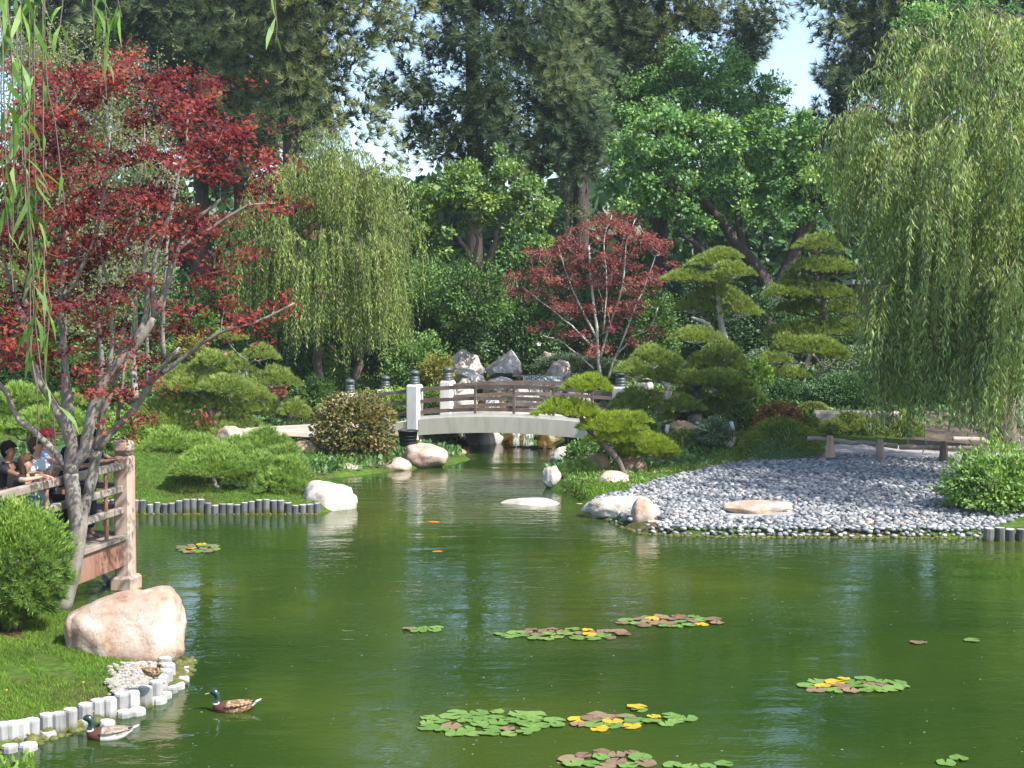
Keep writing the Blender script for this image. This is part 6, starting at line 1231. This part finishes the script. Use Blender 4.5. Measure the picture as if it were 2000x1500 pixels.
# white gravel between the big boulder and the stakes
gv = MB(); 
for k in range(1100):
    x, y = RG.uniform(200, 322), RG.uniform(1284, 1352)
    if (x - 205) / 117 < (1352 - y) / 68 * 0 + max(0, (y - 1335) / 40) * 0: continue
    if y > 1358 - (x - 205) * .30 or x < 215 + abs(1322 - y) * .9 + RG.normal() * 14: continue
    p = G(x, y, .22); p.z = max(hz(p.x, p.y), .15) + .012; r = RG.uniform(.012, .035); Vv, Fv = ICO[1]; gv.add(Vv * [r * 1.3, r, r * .7] + np.array(p), Fv)
o = link('gravel', gv.mesh('gravel', M['gravel_white'], off=(-4.3, 16.2, .3)), loc=(-4.3, 16.2, .3), kind='stuff'); tag(o, 'white gravel between the big boulder and the pale stakes', 'gravel')
# dandelions
for x, y, lab in ((162, 1298, 'yellow flower in the lawn nearest the white gravel'), (180, 1334, 'yellow flower in the lawn just above the pale stakes, right'), (54, 1372, 'yellow flower in the lawn just above the pale stakes, left'), (30, 1210, 'yellow flower in the lawn at the foot of the rounded bush'), (12, 1322, 'yellow flower in the lawn at the very left edge')):
    p = G(x, y, .4); p.z = hz(p.x, p.y) + .06; mb = MB(); mb.lathe([(0, 0), (.016, .004), (.012, .012), (0, .014)], k=8); mb.tube([(0, 0, 0), (0, 0, -.06)], .002, 4)
    tag(link('yellow_flower', mb.mesh('yellow_flower', M['leaf_lily_yellow']), loc=p), lab, 'flower', 'yellow flowers in the lawn')

# flowers
az = [o for o in SC.objects if o.name.startswith('azalea_shrub')][0]
for k in range(16):
    c = Vector((RG.normal() * .24, -.75 + RG.normal() * .1, .62 + RG.normal() * .15)); mb = MB(); n = 5; a = np.arange(n) * 2 * math.pi / n
    d = np.stack([np.cos(a), -.5 + 0 * a, np.sin(a)], -1); mb.quads(leaf_quads(np.zeros((n, 3)), d, np.tile([[0, -1., 0.2]], (n, 1)), np.full(n, .09), np.full(n, .07)), np.full(n, .5))
    link('flower', mb.mesh('flower', M['petal_pink']), az, c)
c = D(1053, 671, 49.8); mb = MB(); n = 6; a = np.arange(n) * 2 * math.pi / n; d = np.stack([np.cos(a), -.6 + 0 * a, np.sin(a)], -1)
mb.quads(leaf_quads(np.zeros((n, 3)), d, np.tile([[0, -1., 0.2]], (n, 1)), np.full(n, .11), np.full(n, .06)), np.full(n, .5)); tag(link('white_flower', mb.mesh('white_flower', M['petal_white']), loc=c), 'single white star shaped flower on the dark camellia shrub', 'flower')

# ------------------------------------------------------------------ water lilies
def pad_mesh(r, seed):
    rs = np.random.default_rng(seed); n = 13; a = np.linspace(.22, 2 * math.pi - .22, n); rr = r * (1 + .05 * rs.normal(size=n)); V = [(0, 0, .002)] + [(rr[k] * math.cos(a[k]), rr[k] * math.sin(a[k]), .002 + abs(rs.normal()) * .004 + (.006 if k % 3 == 0 else 0)) for k in range(n)]
    V += [(v[0] * .96, v[1] * .96, v[2] - .008) for v in V[1:]]
    Fs = [[0, k, k + 1] for k in range(1, n)]; Q = [[k, n + k, n + k + 1, k + 1] for k in range(1, n)]
    return np.array(V), Fs, Q
LM = {}
for mn in ('leaf_lily', 'leaf_lily_yellow', 'leaf_lily_brown'):
    LM[mn] = []
    for k in range(4):
        V, Fs, Q = pad_mesh(.105, k); LM[mn].append(npmesh('lily_pad', V, [np.array(Fs), np.array(Q)], M[mn], np.full(len(Fs) + len(Q), .3 + .15 * k)))
def lily_patch(label, x, y, rx, ry, n, mix, seed, sc=1.0, extra=()):
    rs = np.random.default_rng(seed); c = G(x, y, .004); t = thing('water_lily', label, 'water lily', c, 'water lilies'); placed = []
    cand = list(extra); tries = 0
    while len(cand) < n and tries < 9000:
        tries += 1; a = rs.uniform(-1, 1, 2)
        if a @ a > 1: continue
        q = (x + a[0] * rx, y + a[1] * ry); g_ = G(*q)
        if all((g_.x - h_.x) ** 2 + (g_.y - h_.y) ** 2 > (.145 * sc) ** 2 for h_ in placed): placed.append(g_); cand.append(q)
    for k, q in enumerate(cand[:n]):
        g_ = G(*q); u = rs.random(); mn = 'leaf_lily' if u < mix[0] else ('leaf_lily_yellow' if u < mix[0] + mix[1] else 'leaf_lily_brown')
        o = link('lily_pad', LM[mn][k % 4], t, (g_.x - c.x, g_.y - c.y, rs.uniform(0.002, .012))); s_ = rs.uniform(.7, 1.15) * sc; o.scale = (s_, s_, 1); o.rotation_euler = (rs.normal() * .03, rs.normal() * .03, rs.uniform(0, 6.28))
lily_patch('largest dense patch of green lily pads in the foreground centre', 958, 1413, 135, 23, 105, (.90, .02, .08), 1)
lily_patch('scattered green and brown lily pads right of the largest patch', 1185, 1412, 60, 14, 13, (.35, .1, .55), 2)
lily_patch('loose row of green lily pads with a yellow one, far right of the largest patch', 1280, 1408, 66, 9, 17, (.8, .15, .05), 3, extra=[(1245, 1383), (1249, 1388)])
lily_patch('long loose patch of yellow green and brown lily pads in the middle of the pond', 1105, 1240, 128, 10, 36, (.5, .12, .38), 4, 1.05)
lily_patch('brownish lily pads right and slightly behind the middle patch', 1310, 1215, 98, 10, 30, (.2, .06, .74), 5, 1.05)
lily_patch('tiny patch of green lily pads left of the middle patch', 825, 1230, 38, 4, 8, (.8, .05, .15), 6)
lily_patch('small patch of lily pads in the right part of the pond below the sky reflection', 1668, 1340, 98, 13, 30, (.5, .12, .38), 7, 1.05)
lily_patch('patch of green, brown and orange lily pads cut by the bottom edge', 1185, 1485, 88, 15, 32, (.45, .1, .45), 8)
lily_patch('few green lily pads at the bottom edge right of centre', 1370, 1497, 60, 5, 8, (.8, 0, .2), 9)
lily_patch('three lily pads at the bottom edge on the right', 1852, 1487, 30, 5, 3, (.6, .1, .3), 10)
lily_patch('thin distant patch of lily pads in front of the dark stakes', 385, 1072, 40, 8, 22, (.5, .15, .35), 11)
lily_patch('lone brownish lily pad on the dark water at right', 1797, 1257, 6, 1, 1, (0, 0, 1), 12)
lily_patch('lone green lily pad at far right', 1895, 1253, 6, 1, 1, (1, 0, 0), 13)
# floating specks
fs = MB(); 
for k in range(240):
    x, y = RG.uniform(250, 2050), 950 + 560 * RG.random() ** 1.1; g_ = G(x, y, .004)
    if pond_dist(np.array([g_.x]), np.array([g_.y]))[0] > -.2: continue
    r = RG.uniform(.003, .008); Vv, Fv = ICO[1]; fs.add(Vv * [r * 1.8, r, .003] + np.array(g_), Fv)
o = link('floating_debris', fs.mesh('floating_debris', M['gravel_white'], off=(0, 20, 0)), loc=(0, 20, 0), kind='stuff'); tag(o, 'tiny pale specks floating on the pond', 'debris')

# ------------------------------------------------------------------ koi at the surface
def koi(label, x, y, L, yaw):
    c = G(x, y, -.012); mb = MB(); n = 9; t = np.linspace(0, 1, n); P = np.stack([(t - .5) * L, .03 * np.sin(t * 5) * L, 0 * t], -1); r = L * .12 * np.sin(np.pi * np.clip(t * .85 + .12, 0, 1)) ** .8; mb.tube(P, r, 8, sq=.7)
    mb.add([[L * .42, 0, 0], [L * .62, L * .1, .01], [L * .62, -L * .1, .01], [L * .55, 0, 0.012]], [[0, 1, 3, 2]])
    o = link('koi_fish', mb.mesh('koi_fish', M['koi_orange'], True), loc=c); o.rotation_euler = (0, 0, yaw); tag(o, label, 'fish')
koi('orange koi just under the surface nearest the bridge', 845, 1020, .30, 2.9); koi('orange koi in the middle distance below the bridge reflection', 856, 1078, .26, .2); koi('dark orange koi at the bottom edge left of the lily pads', 1090, 1478, .15, .3)

# ------------------------------------------------------------------ ducks
def duck(label, x, y, length, yaw, kind='drake', onland=False):
    """x,y: waterline centre in the photo; a single lofted body, bill to the -X side"""
    c = G(x, y, 0 if not onland else .38); k = length / .50; t = thing('duck', label, 'duck', c, 'mallards on the pond' if not onland else None, yaw)
    # spine rings: x, z, half width, half height; from tail to bill root
    rings = [(.262, .105, .004, .003), (.235, .092, .022, .010), (.19, .070, .050, .026), (.14, .050, .078, .050), (.08, .036, .098, .068), (0, .028, .108, .080), (-.07, .026, .105, .080), (-.13, .034, .088, .074), (-.170, .052, .062, .062), (-.176, .078, .043, .048), (-.178, .088, .038, .043), (-.172, .118, .031, .034), (-.170, .150, .029, .031), (-.176, .178, .034, .036), (-.194, .198, .037, .038), (-.216, .203, .034, .034), (-.240, .198, .022, .022), (-.248, .195, .010, .010)]
    P = np.array([(r[0], 0, r[1]) for r in rings]); T = unit(np.gradient(P, axis=0)); kk = 14; a = np.arange(kk) / kk * 2 * math.pi; V = []
    for p, tt, r in zip(P, T, rings):
        up = np.array([-tt[2], 0, tt[0]]); up = up if up[2] > 0 or abs(up[2]) < .3 else -up
        if tt[0] > 0: up = -up
        up = np.array([tt[2], 0, -tt[0]])
        for q in a: V.append(p + np.array([0, 1, 0]) * math.cos(q) * r[2] + up * math.sin(q) * r[3])
    V = np.array(V) * k; n = len(rings); i = np.arange(n - 1)[:, None] * kk; j = np.arange(kk)[None]; j2 = (j + 1) % kk; Fq = np.stack([i + j, i + k * 0 + j2, i + kk + j2, i + kk + j], -1).reshape(-1, 4)
    Fq = Fq.astype(int); ce = V[Fq].mean(1) / k; rg = np.arange(len(Fq)) // kk
    if kind == 'drake':
        mi = np.zeros(len(Fq), int); mi[rg >= 10] = 3; mi[rg == 9] = 2; mi[(rg >= 6) & (rg < 9)] = 1; mi[(rg <= 2) & (ce[:, 2] > .06)] = 4; mi[(rg <= 2) & (ce[:, 2] <= .08)] = 2; mi[rg == 0] = 2
        mi[(rg >= 2) & (rg < 6) & (ce[:, 2] > .055)] = 5; mi[(rg >= 2) & (rg < 6) & (ce[:, 2] <= .055)] = 0
        ms = [M['duck_white'] if 'white' in label else M['duck_brown'], M['duck_breast'], M['duck_white'], M['duck_green'], M['duck_black'], M['duck_back'] if 'white' in label else M['duck_brown']]
    else: mi = np.zeros(len(Fq), int); ms = [M['duck_brown']]
    body = link('body', npmesh('body', V, [Fq], ms, smooth=True, midx=mi), t)
    mb = MB(); mb.tube(np.array([(-.243, 0, .193), (-.262, 0, .186), (-.285, 0, .180), (-.302, 0, .178)]) * k, np.array([.014, .012, .013, .006]) * k, 8, sq=.5); link('bill', mb.mesh('bill', M['duck_bill'], True), t)
    for sy in (-1, 1):
        mb = MB(); Vv, Fv = ICO[2]; mb.add(Vv * .006 * k + np.array([-.222, sy * .031, .208]) * k, Fv); link('eye', mb.mesh('eye', M['eye'], True), t)
        mb = MB(); tt = np.linspace(0, 1, 8); Pw = np.stack([-.09 + .30 * tt, sy * (.088 - .045 * tt ** 2), .066 + .028 * tt], -1) * k; mb.tube(Pw, np.array([.012, .034, .042, .042, .036, .026, .014, .003]) * k, 9, sq=.42)
        link('wing', mb.mesh('wing', ms[5] if kind == 'drake' else ms[0], True), t)
    mb = MB()
    for q in (-1, 0, 1): mb.add(np.array([(.20, q * .02 - .012, .085), (.20, q * .02 + .012, .085), (.285, q * .03 + .006, .118), (.285, q * .03 - .006, .118), (.24, q * .025, .108)]) * k, [[0, 1, 4], [1, 2, 4], [2, 3, 4], [3, 0, 4]])
    link('tail', mb.mesh('tail', M['duck_white'] if kind == 'drake' else M['duck_brown']), t)
duck('mallard drake with white sides swimming nearest the pale log stakes', 214, 1441, .50, .10)
duck('mallard drake with mottled brown sides swimming further out from the bank', 457, 1388, .50, .05)
duck('brown hen duck resting among the pale stakes below the big boulder', 296, 1316, .29, 2.6, 'hen', True)

# ------------------------------------------------------------------ people on the wooden footbridge
def capsule_skin(name, joints, edges, mat, parent, lvl=1):
    me = bpy.data.meshes.new(name); me.from_pydata([j[0] for j in joints], edges, []); o = link(name, me, parent); me.materials.append(mat)
    sk = o.modifiers.new('Skin', 'SKIN'); sk.use_smooth_shade = True
    lay = me.skin_vertices[0].data if me.skin_vertices else None
    if lay is None:
        import bmesh
        bm = bmesh.new(); bm.from_mesh(me); bm.verts.layers.skin.verify(); bm.to_mesh(me); bm.free(); lay = me.skin_vertices[0].data
    for k, j in enumerate(joints): lay[k].radius = (j[1], j[2] if len(j) > 2 else j[1])
    lay[0].use_root = True
    sb = o.modifiers.new('Subsurf', 'SUBSURF'); sb.levels = sb.render_levels = lvl
    return o
def person(label, t_, side, height, lean, skin, hair, shirt, trousers, arms='rail', turn=0.0, cap=None, long_hair=False, hands_up=False, look=.1):
    """stands on the deck facing the water over the rail; local +X is forward"""
    p = P0 + U * t_ + Wd * side; p.z = .812; k = height / 1.55; yaw = math.atan2(-Wd.y, -Wd.x) + turn
    t = thing('person', label, 'person', p, 'children on the footbridge', yaw)
    rail_z = 1.92 - p.z; rx = min(side, .42) - .05                      # where the rail is, in local metres
    def J(x, y, z): return (x * k, y * k, z * k)
    hip = (0, 0, .80); ch = (lean * .30, 0, 1.10); nk = (lean * .42, 0, 1.27); hd = (lean * .44 + look * .2, 0, 1.38)
    jo = [(J(*hip), .115 * k, .095 * k), (J(lean * .15, 0, .95), .10 * k, .085 * k), (J(*ch), .125 * k, .09 * k), (J(lean * .40, 0, 1.22), .07 * k), (J(*nk), .042 * k), (J(hd[0], 0, 1.315), .064 * k), (J(hd[0], 0, 1.395), .090 * k, .080 * k), (J(hd[0] - .01, 0, 1.465), .068 * k)]
    ed = [(0, 1), (1, 2), (2, 3), (3, 4), (4, 5), (5, 6), (6, 7)]
    for sy in (-1, 1):
        b = len(jo); fx = .02 if sy > 0 else -.03
        jo += [(J(0, sy * .085, .76), .078 * k), (J(fx + .02, sy * .095, .44), .055 * k), (J(fx - .01, sy * .10, .09), .038 * k), (J(fx + .03, sy * .105, .035), .036 * k), (J(fx + .14, sy * .115, .03), .028 * k)]; ed += [(0, b), (b, b + 1), (b + 1, b + 2), (b + 2, b + 3), (b + 3, b + 4)]
        s = len(jo); sh = (ch[0] + lean * .05, sy * .17, 1.18)
        if hands_up: el = (ch[0] + .16, sy * .20, .98); wr = (ch[0] + .30, sy * .07, 1.14)
        else: el = (max(rx / k - .06, ch[0] + .10), sy * .22, rail_z / k + .04); wr = (max(rx / k + .08, ch[0] + .22), sy * .06 + .02, rail_z / k + .06)
        jo += [(J(*sh), .046 * k), (J(*el), .035 * k), (J(*wr), .023 * k), (J(wr[0] + .05, wr[1] - sy * .01, wr[2]), .027 * k, .016 * k)]; ed += [(2, s), (s, s + 1), (s + 1, s + 2), (s + 2, s + 3)]
        for f in range(5):
            off = (f - 2) * .014 if f < 4 else -.032; ln = (.055, .065, .06, .048, .03)[f]; a0 = len(jo)
            bx = wr[0] + (.075 if f < 4 else .05); jo += [(J(bx, wr[1] + sy * off, wr[2] - .005), .008 * k), (J(bx + ln * .6, wr[1] + sy * off * 1.2, wr[2] - .018), .007 * k), (J(bx + ln * .8, wr[1] + sy * off * 1.2, wr[2] - .045), .006 * k)]; ed += [(s + 3, a0), (a0, a0 + 1), (a0 + 1, a0 + 2)]
    body = capsule_skin('body', jo, ed, M[skin], t, 1)
    # clothes: shells a little wider than the limbs
    sj = [(J(0, 0, .84), .130 * k, .112 * k), (J(lean * .15, 0, .95), .120 * k, .102 * k), (J(ch[0], 0, 1.10), .142 * k, .107 * k), (J(lean * .41, 0, 1.235), .078 * k)]; se = [(0, 1), (1, 2), (2, 3)]
    for sy in (-1, 1):
        s = len(sj); i0 = [j for j in range(len(jo))]; shp = np.array(J(ch[0] + lean * .05, sy * .17, 1.18)); e = np.array(J(*((ch[0] + .16, sy * .20, .98) if hands_up else (max(rx / k - .06, ch[0] + .10), sy * .22, rail_z / k + .04))))
        sj += [(tuple(shp), .064 * k), (tuple(shp * .45 + e * .55), .055 * k)]; se += [(2, s), (s, s + 1)]
    capsule_skin('shirt', sj, se, M[shirt], t, 1)
    tj = [(J(0, 0, .82), .128 * k, .108 * k)]; te = []
    for sy in (-1, 1):
        b = len(tj); fx = .02 if sy > 0 else -.03; tj += [(J(0, sy * .085, .74), .092 * k), (J(fx + .02, sy * .095, .44), .070 * k), (J(fx - .01, sy * .10, .12), .056 * k)]; te += [(0, b), (b, b + 1), (b + 1, b + 2)]
    capsule_skin('trousers', tj, te, M[trousers], t, 1)
    hc = np.array(J(hd[0] - .018, 0, 1.42)); Vv, Fv = ICO[3]; V = Vv.copy()
    keep = (V[:, 0] < .35) | (V[:, 2] > .45); V[:, 2] = np.where(V[:, 0] < .25, V[:, 2], np.maximum(V[:, 2], .15)); V = V * [.108, .097, .108]; V[:, 2] = np.where((V[:, 0] < -.02) & (V[:, 2] < 0), V[:, 2] * 1.35, V[:, 2])
    
    if long_hair: V[:, 2] = np.where((V[:, 2] < 0) & (V[:, 0] < .03), V[:, 2] * 2.3, V[:, 2])
    V = V * (1 + .05 * np.sin(Vv @ [17, 23, 11]) + .03 * np.sin(Vv @ [31, -19, 27]))[:, None]
    link('hair', npmesh('hair', V * k + hc, [Fv], M[hair], smooth=True), t)
    f = MB(); fc = np.array(J(hd[0] + .080, 0, 1.385)); f.tube([fc + [.0, 0, .03 * k], fc + [.022 * k, 0, -.005 * k], fc + [.002, 0, -.012 * k]], [.006 * k, .011 * k, .006 * k], 6); link('nose', f.mesh('nose', M[skin], True), t)
    for sy in (-1, 1):
        f = MB(); f.add(ICO[1][0] * .009 * k + fc + np.array([-.002, sy * .03, .022]) * k, ICO[1][1]); link('eye', f.mesh('eye', M['eye'], True), t)
        f = MB(); f.add(ICO[2][0] * [.018 * k, .008 * k, .028 * k] + np.array(J(hd[0] - .002, sy * .086, 1.385)), ICO[2][1]); link('ear', f.mesh('ear', M[skin], True), t)
    f = MB(); f.add(ICO[1][0] * [.005 * k, .02 * k, .006 * k] + fc + np.array([-.002, 0, -.034]) * k, ICO[1][1]); link('mouth', f.mesh('mouth', M['cloth_red'], True), t)
    if cap:
        f = MB(); f.lathe([(.116 * k, 0), (.113 * k, .03 * k), (.08 * k, .07 * k), (.03 * k, .092 * k), (0.001, .095 * k)], np.array(J(hd[0] - .01, 0, 1.435)), 18)
        c0 = np.array(J(hd[0] + .07, 0, 1.442)); f.box(c0 + [.05 * k, 0, 0], (.11 * k, .13 * k, .012 * k), None, .004); link('cap', f.mesh('cap', M[cap], True), t)
    return t
def t_of(px, side):                    # distance along the bridge at which a body standing `side` behind the rail shows at px
    q = (px - 1000) / F; a = P0 + Wd * side; return (a.x - q * a.y) / (q * U.y - U.x)
person('leftmost child with dark hair and black top behind the others, at the left edge', t_of(6, .75), .75, 1.62, .1, 'skin_brown', 'hair_dark', 'cloth_black', 'cloth_black', look=.1)
person('child with brown hair in a black top leaning both arms on the rail, left end', t_of(30, .32), .32, 1.50, .28, 'skin_light', 'hair_brown', 'cloth_black', 'cloth_navy', long_hair=True)
person('child in a white and pale blue top holding both hands up, facing right', t_of(62, .48), .48, 1.66, .08, 'skin_light', 'hair_brown', 'cloth_white', 'cloth_blue', hands_up=True)
person('child with a red cap and blue shirt behind the white top child', t_of(84, .95), .95, 1.66, .05, 'skin_light', 'hair_brown', 'cloth_blue', 'cloth_navy', cap='cloth_red', look=.1)
person('child in dark clothes leaning on the rail just left of the maple trunk', t_of(116, .40), .40, 1.46, .25, 'skin_brown', 'hair_dark', 'cloth_black', 'cloth_black')
person('child in a navy shirt whose face shows between the two maple stems', t_of(150, .75), .75, 1.52, .15, 'skin_brown', 'hair_dark', 'cloth_navy', 'cloth_navy')
person('tallest navy shirted child leaning on the rail nearest the tall capped post', t_of(164, .40), .40, 1.64, .26, 'skin_brown', 'hair_dark', 'cloth_navy', 'cloth_navy')

# ------------------------------------------------------------------ light summer haze over the whole garden
hm = bpy.data.materials.new('haze'); hm.use_nodes = True; hm.node_tree.nodes.clear(); ho = hm.node_tree.nodes.new('ShaderNodeOutputMaterial')
pv = hm.node_tree.nodes.new('ShaderNodeVolumePrincipled'); pv.inputs['Color'].default_value = (.82, .9, 1, 1); pv.inputs['Density'].default_value = .00035; pv.inputs['Anisotropy'].default_value = .2
hm.node_tree.links.new(pv.outputs[0], ho.inputs['Volume'])
hb = MB(); hb.box((0, 0, 21.2), (5200, 6400, 45.6)); link('haze', hb.mesh('haze', hm), kind='stuff')
